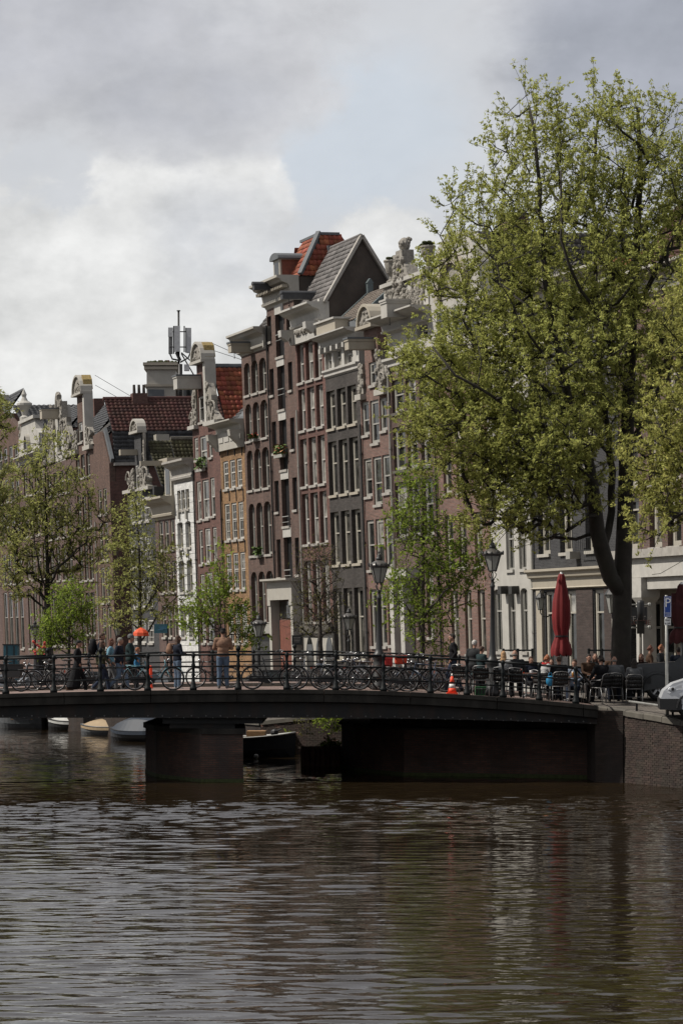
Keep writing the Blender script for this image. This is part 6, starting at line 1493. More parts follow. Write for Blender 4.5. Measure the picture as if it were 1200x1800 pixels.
# ------------------------------------------------------------------ boats
mat('hull_grey', (.10, .105, .11), .5, var=.15); mat('hull_navy', (.03, .038, .048), .4, var=.15); mat('hull_black', (.012, .012, .013), .5)
mat('cover_white', (.50, .50, .48), .7, var=.12, scale=3, bump=.3); mat('cover_tan', (.34, .25, .15), .7, var=.08, scale=3); mat('cover_navy', (.012, .020, .034), .6, var=.15, scale=3, bump=.3); mat('teak', (.36, .21, .10), .6, var=.15); mat('boat_inside', (.22, .27, .28), .6)
def boat(label, px, Y, L, B_, Hh, ang, hull, cover=None, coverm=None, group='boats moored along the quay', inside='boat_inside', rise=.25, dome=.35):
    b = at(px, Y); t = thing('moored_boat', label, 'boat', (b.x, Y, 0), ang, group)
    n = 12; st = []
    for i in range(n + 1):
        u = i / n; w = B_ / 2 * (1 - max(0, (u - .45) / .55) ** 2.4) * (.82 + .18 * min(1, u / .25)); sh = Hh * (1 + rise * (2 * u - 1) ** 2 * (1 if u > .5 else .4)); x = L * (u - .5)
        st.append((x, max(w, .03), sh))
    m = MB()
    rings = [[(x + (.15 * (s - Hh) if i == n else 0), -w, s), (x, -w * .88, s * .35), (x * .98, -w * .5, -.15), (x * .98, w * .5, -.15), (x, w * .88, s * .35), (x, w, s)] for i, (x, w, s) in enumerate(st)]
    for a, c in zip(rings, rings[1:]):
        for k in range(5): m.quad(a[k], a[k + 1], c[k + 1], c[k])
    m.add(rings[0], [tuple(range(6))]); m.add(rings[-1], [tuple(range(6))]); ho = m.build('hull', MATS[hull], t, smooth=False)
    m = MB(); m.tube([(x, -w, s) for x, w, s in st], .035, 5); m.tube([(x, w, s) for x, w, s in st], .035, 5); m.build('gunwale', MATS[cover and hull or 'cover_white'], ho, True)
    if cover:
        m = MB(); rr = []
        for x, w, s in st:
            u = (x / L + .5); d = dome * math.sin(math.pi * min(1, u * 1.02 + .05)) ** .6 if cover == 'dome' else .10
            rr.append([(x, -w * 1.04, s - .14), (x, -w * 1.04, s + .02), (x, -w * .55, s + d * .8), (x, 0, s + d), (x, w * .55, s + d * .8), (x, w * 1.04, s + .02), (x, w * 1.04, s - .14)])
        for a, c in zip(rr, rr[1:]):
            for k in range(6): m.quad(a[k], a[k + 1], c[k + 1], c[k])
        m.add(rr[0], [tuple(range(7))]); m.add(rr[-1], [tuple(range(7))]); m.build('cover', MATS[coverm], t, True)
    else:
        m = MB(); 
        for (x, w, s), (x2, w2, s2) in zip(st, st[1:]): m.quad((x, -w * .95, s * .4), (x, w * .95, s * .4), (x2, w2 * .95, s2 * .4), (x2, -w2 * .95, s2 * .4))
        m.build('floor', MATS[inside], t)
        for u in (.25, .6):
            i = int(u * n); x, w, s = st[i]; m = MB(); m.box(x - .15, x + .15, -w * .93, w * .93, s * .72, s * .78); m.build('bench', MATS['teak'], t)
    return t
ANG = math.atan2(.92, -.39)
bt = boat('open dark navy boat with a wooden locker left of the creeper covered wall', 410, 90.3, 4.4, 1.6, .70, -.06, 'hull_navy', group='boats moored along the quay')
m = MB(); m.box(.5, 1.15, -.35, .35, .4, .93); m.build('locker', MATS['teak'], bt); m = MB(); m.ell((1.45, .1, .86), (.14, .12, .13)); m.tube([(1.45, .1, .9), (1.7, .1, 1.0)], .03, 5); m.build('outboard_tiller', MATS['hull_black'], bt)
bt = boat('boat under a dark navy canvas cover with white fender lines beside the brick pier', 246, 104, 3.0, 1.5, .42, 2.55, 'hull_black', 'dome', 'cover_navy', dome=.6)
for k, x in enumerate((-1.3, -.8, -.1)):
    for sy in (-1,): m = MB(); m.tube([(x, sy * .98, .55), (x + .03, sy * 1.02, .2), (x + .02, sy * 1.02, -.05)], .03, 5); m.build('fender_line', MATS['cover_white'], bt)
boat('grey boat under a flat tan cover left of the navy covered boat', 190, 110.5, 2.6, 1.3, .36, 2.75, 'hull_grey', 'dome', 'cover_tan', dome=.36)
boat('small boat under a crumpled white cover left of the tan covered one', 126, 116, 2.2, 1.1, .42, 2.9, 'hull_black', 'dome', 'cover_white', dome=.24)
boat('grey dinghy partly hidden under the bridge at the far left', 38, 119, 2.2, 1.1, .55, 2.95, 'hull_grey')
boat('dark barge hull between the grey dinghy and the white covered boat', 78, 124, 2.2, 1.4, .6, 2.9, 'hull_black')

# rusty sheet piling in front of the abutment
sp = thing('sheet_piling', 'rusty corrugated steel piling rising from the water left of the bridge abutment', 'steel piling', at(566, 83.5))
for k in range(4):
    x0 = -.67 + k * .335; m = MB(); m.prism([(x0, 0), (x0 + .08, 0), (x0 + .12, .16), (x0 + .255, .16), (x0 + .295, 0), (x0 + .335, 0), (x0 + .335, .03), (x0 + .28, .03), (x0 + .24, .19), (x0 + .11, .19), (x0 + .07, .03), (x0, .03)], -1, .66, 'z'); m.build('steel_sheet', MATS['rust'], sp)
m = MB(); m.box(-.7, .7, .2, .32, .5, .66); m.build('waler', MATS['rust'], sp)
m = MB(); m.box(-.7, .7, .33, 2.0, -.5, .5); m.build('infill', MATS['moss'], sp)
fb = thing('mooring_float', 'small white float bobbing in the middle opening of the bridge', 'float', at(450, 88.5, z=.02)); m = MB(); m.ell((0, 0, .08), (.09, .09, .10), 8, 6); m.build('float_ball', MATS['cover_white'], fb, True); m = MB(); m.tube([(0, 0, .1), (0, 0, .24)], .025, 5); m.build('float_ring', MATS['hull_black'], fb)

# ------------------------------------------------------------------ cars
mat('paint_silver', (.42, .44, .46), .28, metal=.5, var=.03, spec=.6); mat('paint_white', (.62, .64, .67), .22, var=.02, spec=.6); mat('paint_black', (.012, .013, .014), .25, var=.02, spec=.6); mat('paint_grey', (.05, .053, .056), .3, metal=.4, var=.03)
mat('plastic_black', (.015, .015, .016), .55); mat('rubber', (.012, .012, .012), .85); mat('alloy', (.38, .38, .38), .35, metal=.8, var=.05); mat('tail_red', (.35, .05, .02), .3); mat('head_glass', (.5, .52, .55), .1); mat('car_glass', (.02, .025, .028), .05, spec=.8)
def car(name, label, loc, rz, L, Wd, prof, paint, wheels, wr, glass, cat='car', group=None, light=None):
    """prof: side outline (x forward, z) clockwise from rear bottom; glass: list of polygons on the flank"""
    t = thing(name, label, cat, loc, rz, group); hw = Wd / 2
    m = MB(); n = len(prof)
    # flanks drawn in with height so the body tapers, wheel openings cut as arches
    zt = max(z for x, z in prof)
    def w_at(z): return hw * (1 - .0 if z < .95 else 1 - .17 * (z - .95) / max(.1, zt - .95))
    def arc(cx, sgn): return [(cx + wr * 1.16 * math.cos(a), wr + wr * 1.16 * math.sin(a)) for a in [math.pi * k / 8 for k in (range(9) if sgn > 0 else range(8, -1, -1))]]
    low = [prof[0]] + [p for cx in wheels for p in [(cx - wr * 1.16, .28)] + arc(cx, -1) + [(cx + wr * 1.16, .28)]] + prof[1:]
    for s in (-1, 1): m.add([(x, s * w_at(z), z) for x, z in low], [tuple(range(len(low)))])
    top = prof[1:] + [prof[0]]
    for (x0, z0), (x1, z1) in zip(prof[1:], prof[2:]): m.quad((x0, -w_at(z0), z0), (x0, w_at(z0), z0), (x1, w_at(z1), z1), (x1, -w_at(z1), z1))
    x0, z0 = prof[-1]; x1, z1 = prof[0]; m.quad((x0, -hw, z0), (x0, hw, z0), (x1, hw, z1), (x1, -hw, z1)); a_, b_ = prof[0], prof[1]; m.quad((a_[0], -hw, a_[1]), (a_[0], hw, a_[1]), (b_[0], hw, b_[1]), (b_[0], -hw, b_[1]))
    me = m.mesh('body', MATS[paint]); bo = obj('body', me, t); bv = bo.modifiers.new('b', 'BEVEL'); bv.width = .045; bv.segments = 2; bv.limit_method = 'ANGLE'; bv.angle_limit = .5
    for poly in glass:
        for s in (-1, 1):
            g = MB(); g.add([(x, s * (w_at(z) + .006), z) for x, z in poly], [tuple(range(len(poly)))]); g.build('side_window', MATS['car_glass'], t, fix=False)
    ws = [(prof[i], prof[i + 1]) for i in range(1, n - 1) if .25 < abs(prof[i + 1][1] - prof[i][1]) < .75 and max(prof[i][1], prof[i + 1][1]) > zt - .12]
    for (x0, z0), (x1, z1) in ws:
        d = Vector((z1 - z0, 0, x0 - x1)).normalized() * .012; d = -d if (x0 + x1) / 2 * d.x < 0 and abs(d.x) > .001 else d
        if d.z < 0: d = -d
        f = .08; p = lambda x, z, w: (x + d.x, w * w_at(z) * .9, z + d.z)
        g = MB(); g.quad(p(x0 + (x1 - x0) * f, z0 + (z1 - z0) * f, -1), p(x0 + (x1 - x0) * f, z0 + (z1 - z0) * f, 1), p(x1 + (x0 - x1) * f, z1 + (z0 - z1) * f, 1), p(x1 + (x0 - x1) * f, z1 + (z0 - z1) * f, -1)); g.build('windscreen' if x0 + x1 > 0 else 'rear_window', MATS['car_glass'], t, fix=False)
    for cx in wheels:
        for s in (-1, 1):
            w = MB(); y0 = s * (hw - .22); y1 = s * (hw - .0); k = 20
            w.add([(cx + r * math.cos(6.283 * i / k), y, wr + r * math.sin(6.283 * i / k)) for r, y in ((wr * .62, y1 - s * .02), (wr * .9, y1), (wr, y1 - s * .04), (wr, y0), (wr * .6, y0)) for i in range(k)], [(j * k + i, j * k + (i + 1) % k, (j + 1) * k + (i + 1) % k, (j + 1) * k + i) for j in range(4) for i in range(k)])
            wo = w.build('wheel', MATS['rubber'], t, True)
            r_ = MB(); r_.add([(cx + r * math.cos(6.283 * i / k), y, wr + r * math.sin(6.283 * i / k)) for r, y in ((wr * .64, y1 - s * .015), (wr * .56, y1 - s * .05), (wr * .55, y1 - s * .12)) for i in range(k)], [(j * k + i, j * k + (i + 1) % k, (j + 1) * k + (i + 1) % k, (j + 1) * k + i) for j in range(2) for i in range(k)])
            for q in range(5):
                a = q * 6.283 / 5 + .3; r_.bar((cx + .05 * math.cos(a), y1 - s * .05, wr + .05 * math.sin(a)), (cx + wr * .6 * math.cos(a), y1 - s * .035, wr + wr * .6 * math.sin(a)), .06, .03, up=(0, 1, 0))
            r_.ell((cx, y1 - s * .05, wr), (.06, .03, .06), 8, 4); r_.build('rim', MATS['alloy'], wo)
            d = MB(); d.add([(cx + wr * .55 * math.cos(6.283 * i / k), y1 - s * .12, wr + wr * .55 * math.sin(6.283 * i / k)) for i in range(k)], [tuple(range(k))]); d.build('wheel_disc', MATS['plastic_black'], wo, fix=False)
    m = MB(); m.box(-L / 2 + .3, L / 2 - .3, -hw + .25, hw - .25, .22, .55); m.build('underside', MATS['plastic_black'], t)
    return t, hw
# heading: local +x is the front of the car
d_q = Vector((2.2, -4.6, 0)).normalized()
# grey estate car, tail toward the terrace
prof_suv = [(-2.15, .42), (-2.2, .95), (-2.1, 1.10), (-.9, 1.2), (-.85, 1.22), (.4, 1.25), (1.8, 1.2), (2.15, 1.02), (2.2, .45)]
prof_suv = [(-2.15, .42), (-2.2, .95), (-2.12, 1.13), (-1.95, 1.2), (-1.6, 1.68), (.35, 1.72), (1.0, 1.15), (2.0, 1.02), (2.15, .85), (2.2, .45)]
p_ = at(1130, 76.4); 
prof_jeep = [(-2.1, .45), (-2.14, .9), (-2.08, 1.06), (-1.2, 1.12), (-.75, 1.15), (.35, 1.62), (1.95, 1.6), (2.1, .98), (2.12, .45)]
t, hw = car('parked_car', 'dark grey four wheel drive car with an orange corner lamp beside the terrace chairs', (p_.x + 1.95, 77.6, ground_z(0, 77.6)), math.radians(180 - 8), 4.3, 1.8,
   [(-2.1, .5), (-2.12, 1.0), (-2.0, 1.62), (.25, 1.66), (.85, 1.16), (1.95, 1.08), (2.12, .98), (2.14, .5)], 'paint_grey', (-1.25, 1.35), .36, [[(-1.9, 1.1), (-1.8, 1.55), (-.9, 1.57), (-.9, 1.1)], [(-.8, 1.1), (-.8, 1.57), (.15, 1.57), (.6, 1.14)]], group='cars on the near quay')
for s in (-1, 1):
    m = MB(); m.box(1.95, 2.15, s * hw * 1.005 - .03 * s, s * hw * 1.012, .78, 1.0); m.build('corner_lamp', MATS['tail_red'], t)
m = MB(); m.box(2.08, 2.26, -hw, hw, .42, .68); m.build('bumper', MATS['plastic_black'], t)
for s in (-1, 1):
    m = MB(); pts = [(1.35 + .47 * math.cos(a), s * (hw + .02), .36 + .47 * math.sin(a)) for a in [math.pi * (.0 + k / 8) for k in range(9)]]; m.tube(pts, .04, 5); m.build('arch_flare', MATS['paint_grey'], t)
    m = MB(); m.box(1.55, 2.12, s * (hw + .0) - .01, s * (hw + .03) , .5, .72); m.build('side_trim', MATS['plastic_black'], t)
# white van, nose toward the terrace
p_ = at(1167, 70.9)
t, hw = car('white_van', 'white van nose with dark lower bumper cut by the right edge of the photo', (p_.x + 2.15, 71.6, ground_z(0, 71.0)), math.radians(180 - 5), 4.4, 1.85,
   [(-2.15, .45), (-2.2, 1.1), (-2.1, 1.9), (.2, 1.92), (1.05, 1.28), (1.85, 1.02), (2.1, .82), (2.18, .62), (2.16, .45)], 'paint_white', (-1.35, 1.32), .34, [[(-.3, 1.15), (-.3, 1.75), (.2, 1.77), (.8, 1.25)]], cat='van', group='cars on the near quay')
m = MB(); m.prism([(1.6, .28), (1.62, .60), (2.22, .60), (2.2, .30)], -hw - .005, hw + .005, 'y'); m.build('lower_bumper', MATS['plastic_black'], t)
for s in (-1, 1):
    m = MB(); m.add([(2.10, s * hw * .98 + s * .01, .80), (1.62, s * hw + s * .012, 1.0), (1.60, s * hw + s * .012, .90), (1.95, s * hw + s * .012, .74)], [(0, 1, 2, 3)]); m.ell((1.88, s * hw, .86), (.12, .03, .07), 8, 5); m.build('headlight', MATS['head_glass'], t)
    m = MB(); m.ell((1.86, s * (hw + .02), .87), (.05, .02, .05), 8, 5); m.build('headlight_lens', MATS['plastic_black'], t)
    m = MB(); m.tube([(1.32 + .42 * math.cos(a), s * (hw + .005), .34 + .42 * math.sin(a)) for a in [math.pi * k / 8 for k in range(9)]], .035, 5); m.build('wheel_arch', MATS['plastic_black'], t)
# cars down on the far quay, seen through the railing
prof_h = [(-2.0, .35), (-2.05, .85), (-1.75, 1.05), (-1.1, 1.42), (.3, 1.45), (1.0, 1.0), (1.9, .85), (2.05, .6), (2.0, .35)]
gl = [[(-1.35, 1.0), (-1.0, 1.34), (-.4, 1.37), (-.4, 1.0)], [(-.3, 1.0), (-.3, 1.37), (.25, 1.37), (.8, 1.0)]]
for px, Y, rz, pm, lb in ((22, 117, .15, 'paint_silver', 'silver hatchback below the bridge railing at the far left'), (70, 112, .3, 'paint_black', 'black hatchback behind the carrier bicycle at the left'), (150, 118, .2, 'paint_grey', 'dark grey car behind the walking person in the black coat'), (232, 124, .2, 'paint_silver', 'silver car behind the group of walkers')):
    p = at(px, Y); car('parked_car', lb, (p.x, Y, 1.2), math.pi + rz, 4.0, 1.7, prof_h, pm, (-1.25, 1.25), .31, gl, group='cars parked below the bridge')
# row of cars behind the bikes near the houses
for px, Y, pm, lb in ((470, 112, 'paint_black', 'black car roof behind the black upright bicycle'), (612, 108, 'paint_silver', 'silver car behind the bikes beside the middle lamp'), (700, 116, 'paint_grey', 'dark grey car behind the bikes with red bags')):
    p = at(px, Y); car('parked_car', lb, (p.x, Y, 1.35), math.pi + .2, 4.0, 1.7, prof_h, pm, (-1.25, 1.25), .31, gl, group='cars parked below the bridge')

# ------------------------------------------------------------------ signs and street furniture
mat('sign_blue', (.012, .05, .24), .4); mat('sign_white', (.62, .62, .62), .5); mat('sign_dark', (.015, .016, .017), .5); mat('sign_teal', (.03, .10, .13), .6); mat('letter_grey', (.30, .28, .26), .6); mat('letter_red', (.14, .05, .035), .6); mat('letter_blue', (.10, .25, .40), .6)
def text(s, size, mt, parent, loc, rot, name='lettering', depth=.004):
    c = bpy.data.curves.new(name, 'FONT'); c.body = s; c.size = size; c.extrude = depth; c.align_x = 'CENTER'; c.align_y = 'CENTER'; c.resolution_u = 2
    o = bpy.data.objects.new(name, c); me = bpy.data.meshes.new_from_object(o); bpy.data.objects.remove(o); bpy.data.curves.remove(c)
    me.materials.clear(); me.materials.append(MATS[mt]); return obj(name, me, parent, loc, rot)
FR = (R(90), 0, 0)
Yp = 72.6; p = at(1172.5, Yp); gz = ground_z(0, Yp); t = thing('parking_sign', 'blue parking sign with white letter P on a grey post by the dark parasol', 'road sign', (p.x, Yp, gz), .0)
pzz = lambda r_: at(0, Yp, r_).z - gz
m = MB(); m.tube([(0, .06, -.05), (-.02, .06, pzz(1165)), (-.03, .06, pzz(1046))], [.05, .045, .04], 8); m.build('post', MATS['galv'], t, True)
b = MB(); b.box(-.10, .10, -.012, .012, pzz(1085), pzz(1048)); pl = b.build('sign_plate', MATS['sign_blue'], t)
m = MB()
for x0, x1, z0, z1 in ((-.09, .09, pzz(1049) - .014, pzz(1049) - .004), (-.09, .09, pzz(1084.5), pzz(1084.5) + .01), (-.092, -.082, pzz(1084.5), pzz(1049)), (.082, .092, pzz(1084.5), pzz(1049))): m.box(x0, x1, -.017, -.0125, z0, z1)
tag(m.build('plate_border', MATS['sign_white'], pl))
text('P', .36, 'sign_white', pl, (0, -.014, pzz(1060)), FR); m = MB(); m.box(-.07, .07, -.016, -.013, pzz(1078), pzz(1077.2)); m.box(-.05, .06, -.016, -.013, pzz(1081.5), pzz(1080.7)); m.build('small_line', MATS['sign_white'], pl)
b = MB(); b.box(-.09, .09, -.012, .012, pzz(1099), pzz(1087)); pl2 = b.build('sub_plate', MATS['sign_white'], t); text('taxi', .085, 'sign_dark', pl2, (0, -.015, pzz(1090)), FR); text('0-24h', .07, 'sign_dark', pl2, (0, -.015, pzz(1096)), FR)
# traffic signal seen from behind with a board wrapped round its post
Yt = 84; p = at(1125, Yt); t = thing('signal_post', 'dark hooded signal head seen from behind on a thin post right of the trunk', 'signal', (p.x, Yt, 2.3)); zz_ = lambda r_: at(0, Yt, r_).z - 2.3
m = MB(); m.tube([(0, 0, 0), (0, 0, zz_(1110))], .045, 8); m.build('post', MATS['stone_grey'], t, True)
m = MB(); m.lathe([(.10, zz_(1090)), (.12, zz_(1075)), (.125, zz_(1060)), (.10, zz_(1056)), (.0, zz_(1054.5))], 12); m.build('signal_head', MATS['sign_dark'], t, True)
m = MB(); m.box(-.12, .12, -.06, .06, zz_(1114), zz_(1091)); m.build('wrapped_board', MATS['concrete_dark'], t)
# hanging sign on the column
xx, zc_ = D3.loc(1122, 1085, -1.6); P = D3.M @ Vector((xx, -1.6, zc_)); t = thing('hanging_sign', 'dark hanging sign with pale letters between the trunk and the white column', 'shop sign', P, 0)
zs = lambda r_: at(0, P.y, r_).z - P.z; xs = lambda c: at(c, P.y).x - P.x
m = MB(); m.box(xs(1109), xs(1136.5), -.04, .04, zs(1098), zs(1067)); bo = m.build('board', MATS['sign_dark'], t)
text('TEAT Y', .28, 'letter_grey', bo, (xs(1124), -.05, zs(1088)), FR); text('KOFFIE', .26, 'letter_red', bo, (xs(1123), -.05, zs(1094.5)), FR)
m = MB()
for r_ in (1063, 1103): m.tube([(xs(1109), 0, zs(r_)), (xs(1142), .2, zs(r_))], .035, 5); m.ell((xs(1142), .2, zs(r_)), .09, 6, 5)
m.tube([(xs(1142), .2, zs(1065)), (xs(1147), .3, zs(1082))], .012, 4); m.build('bracket', MATS['galv'], t)
# dark notice by the porch
P = C2.M @ Vector((C2.w * .95, -1.0, 0)); t = thing('notice_sign', 'small black hanging notice beside the cream warehouse porch', 'shop sign', (at(522, P.y).x, P.y, at(0, P.y, 1125).z), 0)
k = P.y / F; m = MB(); m.box(-9 * k, 9 * k, -.03, .03, -8.5 * k, 8.5 * k); bo = m.build('board', MATS['sign_dark'], t)
for q in range(4): m = MB(); m.box(-6 * k + q * .3 * k, 6 * k - q * .5 * k, -.036, -.031, (4 - q * 2.6) * k, (4.7 - q * 2.6) * k); m.build('text_line', MATS['letter_grey'], bo)
m = MB(); m.tube([(9 * k, 0, 4 * k), (12 * k, .5, 4 * k)], .03, 4); m.build('bracket', MATS['metal_dark'], t)
Yb = 128; t = thing('street_banner', 'teal banner hanging between the walkers and the long haired woman', 'banner', (at(283, Yb).x, Yb, at(0, Yb, 1105).z), 0); k = Yb / F
m = MB(); m.box(-11.5 * k, 11.5 * k, -.02, .02, -8 * k, 8 * k); bo = m.build('cloth', MATS['sign_teal'], t)
for q, (a, b_) in enumerate(((-4, 9), (-2, 9), (-5, 4))): m = MB(); m.box(a * k, b_ * k, -.026, -.021, (2 - q * 2.2) * k, (3 - q * 2.2) * k); m.build('text_line', MATS['letter_blue'], bo)
m = MB(); m.tube([(11.5 * k, .05, -1.2 - at(0, Yb, 1105).z + 1.2 - .0), (11.5 * k, .05, 8 * k)], .04, 5); m.build('pole', MATS['metal_dark'], t)
mat('cloth_orange', (.62, .085, .03), .7, var=.1, trans=.2)
Yb = 120; t = thing('market_parasol', 'open orange red parasol behind the young tree trunk and the capped man', 'parasol', (at(248, Yb).x, Yb, 1.2), 0); k = Yb / F; zc_ = at(0, Yb, 1112).z - 1.2
m = MB(); m.lathe([(15 * k, -6 * k), (14 * k, 0), (9 * k, 5 * k), (1 * k, 9 * k)], 8, (0, 0, zc_), cap=False); m.build('canopy', MATS['cloth_orange'], t); m = MB(); m.tube([(0, 0, 0), (0, 0, zc_ + 8 * k)], .03, 5); m.build('pole', MATS['metal_dark'], t)
# red flowers at the far left and planter boxes along the far railing
fr = scrub('flower_bush', 'bunch of bright red flowers above the carrier bicycle at the left', (at(70, 90).x, 90, zd(-10) + .9), (.17, .15, .30), 40, 51, MATS['leaf_green'], 3, .05)
r = random.Random(4); m = MB()
for q in range(22): m.ell(((r.random() - .5) * .44, (r.random() - .5) * .3, .12 + r.random() * .5), .025 + .03 * r.random(), 6, 4)
m.build('red_blooms', MATS['petal_red'], fr); m = MB(); m.lathe([(.13, -.9), (.2, -.0)], 10); m.build('pot', MATS['metal_dark'], fr)
# sheds and boxes at the far left beyond the railing
def crate(label, px, row0, row1, w, Y, mt):
    t = thing('metal_box', label, 'box', (at(px, Y).x, Y, at(0, Y, row1).z)); h_ = (row1 - row0) * Y / F; w_ = w * Y / F; m = MB(); m.box(-w_ / 2, w_ / 2, 0, .6, 0, h_); b = m.build('body', MATS[mt], t)
    for s in (-.25, .25): m = MB(); m.box(s * w_ - .02, s * w_ + .02, -.03, -.003, .03, h_ - .03); m.build('rib', MATS['metal_dark'], t)
    m = MB(); m.box(-w_ / 2 - .03, w_ / 2 + .03, -.03, .63, h_, h_ + .04); m.build('lid', MATS['metal_dark'], t)
crate('dark green lidded box behind the far railing at the left edge', 19, 1134, 1196, 25, 92, 'sign_teal')
crate('dark brown cabinet right of the red flowers', 85, 1141, 1196, 12, 91, 'render_brown')
# traffic cone
mat('cone_orange', (.70, .06, .02), .6, var=.05); mat('cone_white', (.62, .6, .56), .6)
l = zb(794, 74.55); t = thing('traffic_cone', 'orange traffic cone with white band standing by the railing', 'traffic cone', l)
def cone(z0, z1, r0, r1, nm, mt, par): m = MB(); m.lathe([(r0, z0), (r1, z1)], 14); return m.build(nm, MATS[mt], par, True)
m = MB(); m.box(-.16, .16, -.16, .16, 0, .05); m.build('base', MATS['cone_orange'], t); cone(.05, .18, .135, .105, 'lower_cone', 'cone_orange', t); cone(.18, .30, .105, .08, 'reflective_band', 'cone_white', t); cone(.30, .52, .08, .035, 'upper_cone', 'cone_orange', t); cone(.52, .60, .028, .022, 'tip', 'cone_white', t)
mat('crate_green', (.02, .12, .04), .6)
l = zb(846, 75.6); t = thing('bottle_crate', 'green plastic crate on the ground under a terrace chair', 'crate', (l[0], l[1], l[2])); m = MB(); m.box(-.19, .19, -.15, .15, 0, .26); m.build('crate_body', MATS['crate_green'], t)
for k_ in range(4): m = MB(); m.box(-.17 + k_ * .09, -.12 + k_ * .09, -.158, -.1505, .05, .2); m.build('slot', MATS['metal_dark'], t)
# parasols
mat('parasol_red', (.135, .006, .007), .75, var=.12, scale=3, bump=.2); mat('parasol_dark', (.045, .005, .006), .8, var=.15, scale=3)
def closed_parasol(label, px, Y, rt, rb, rtie, w, mt, gz_):
    k = Y / F; p = at(px, Y); t = thing('closed_parasol', label, 'parasol', (p.x, Y, gz_), 0, 'closed cafe parasols'); z = lambda r_: at(0, Y, r_).z - gz_
    n = 32; V = []; prof = [(rb, .95, .10), (rb - 8, .98, .12), (rb - 18, .84, .12), (rtie + 2, .60, .06), (rtie - 2, .60, .06), (rtie - 14, .80, .07), (rtie - 34, .90, .07), (rtie - 60, .84, .06), (rt + 30, .60, .05), (rt + 4, .32, .03), (rt, .20, .0)]
    for r_, q, f in prof:
        for i in range(n): a = 6.283 * i / n; rr = w * k * (q + f * (1 if i % 4 < 2 else -1.0) * (1 + .4 * math.sin(i * 1.7))); V.append((rr * math.cos(a), rr * math.sin(a) * .8, z(r_ + (2.5 * math.sin(i * 1.57) if r_ == rb else 0))))
    me = bpy.data.meshes.new('canopy'); me.from_pydata(V, [], [(j * n + i, j * n + (i + 1) % n, (j + 1) * n + (i + 1) % n, (j + 1) * n + i) for j in range(len(prof) - 1) for i in range(n)] + [tuple(range((len(prof) - 1) * n, len(prof) * n))]); me.update(); me.materials.append(MATS[mt]); me.polygons.foreach_set('use_smooth', [True] * len(me.polygons)); obj('canopy', me, t)
    m = MB(); m.lathe([(w * k * .66, z(rtie + 1.6)), (w * k * .66, z(rtie - 1.0))], 16); m.build('tie_strap', MATS['metal_dark'], t)
    m = MB(); m.tube([(0, 0, 0), (0, 0, z(rt - 3))], .035, 8); m.lathe([(.28, 0), (.28, .06), (.06, .1)], 14); m.build('pole', MATS['galv'], t); m = MB(); m.lathe([(w * k * .2, z(rt + 1)), (w * k * .1, z(rt - 3))], 10); m.build('cap', MATS['sign_white'], t)
closed_parasol('bright red closed parasol standing over the terrace tables', 986, 80, 1008, 1152, 1118, 17, 'parasol_red', 2.36)
closed_parasol('dark red closed parasol cut by the right edge of the photo', 1197, 78, 1026, 1130, 1103, 20, 'parasol_dark', 2.36)
# ------------------------------------------------------------------ bicycles
mat('bike_black', (.013, .013, .014), .35, spec=.5); mat('bike_teal', (.09, .22, .26), .35, spec=.5); mat('bike_silver', (.26, .26, .27), .35, metal=.6); mat('bike_brown', (.06, .025, .015), .4); mat('bike_blue', (.03, .05, .09), .4)
mat('chrome', (.42, .42, .42), .25, metal=.9, var=.05); mat('saddle', (.02, .018, .016), .6); mat('rim_pale', (.36, .36, .35), .3, metal=.7)
def ring(m, cx, cz, R_, r_, n=28, k=5, y=0.0):
    V = []; 
    for i in range(n):
        a = 6.2832 * i / n
        for j in range(k): b = 6.2832 * j / k; V.append((cx + (R_ + r_ * math.cos(b)) * math.cos(a), y + r_ * math.sin(b), cz + (R_ + r_ * math.cos(b)) * math.sin(a)))
    m.add(V, [(i * k + j, i * k + (j + 1) % k, ((i + 1) % n) * k + (j + 1) % k, ((i + 1) % n) * k + j) for i in range(n) for j in range(k)])
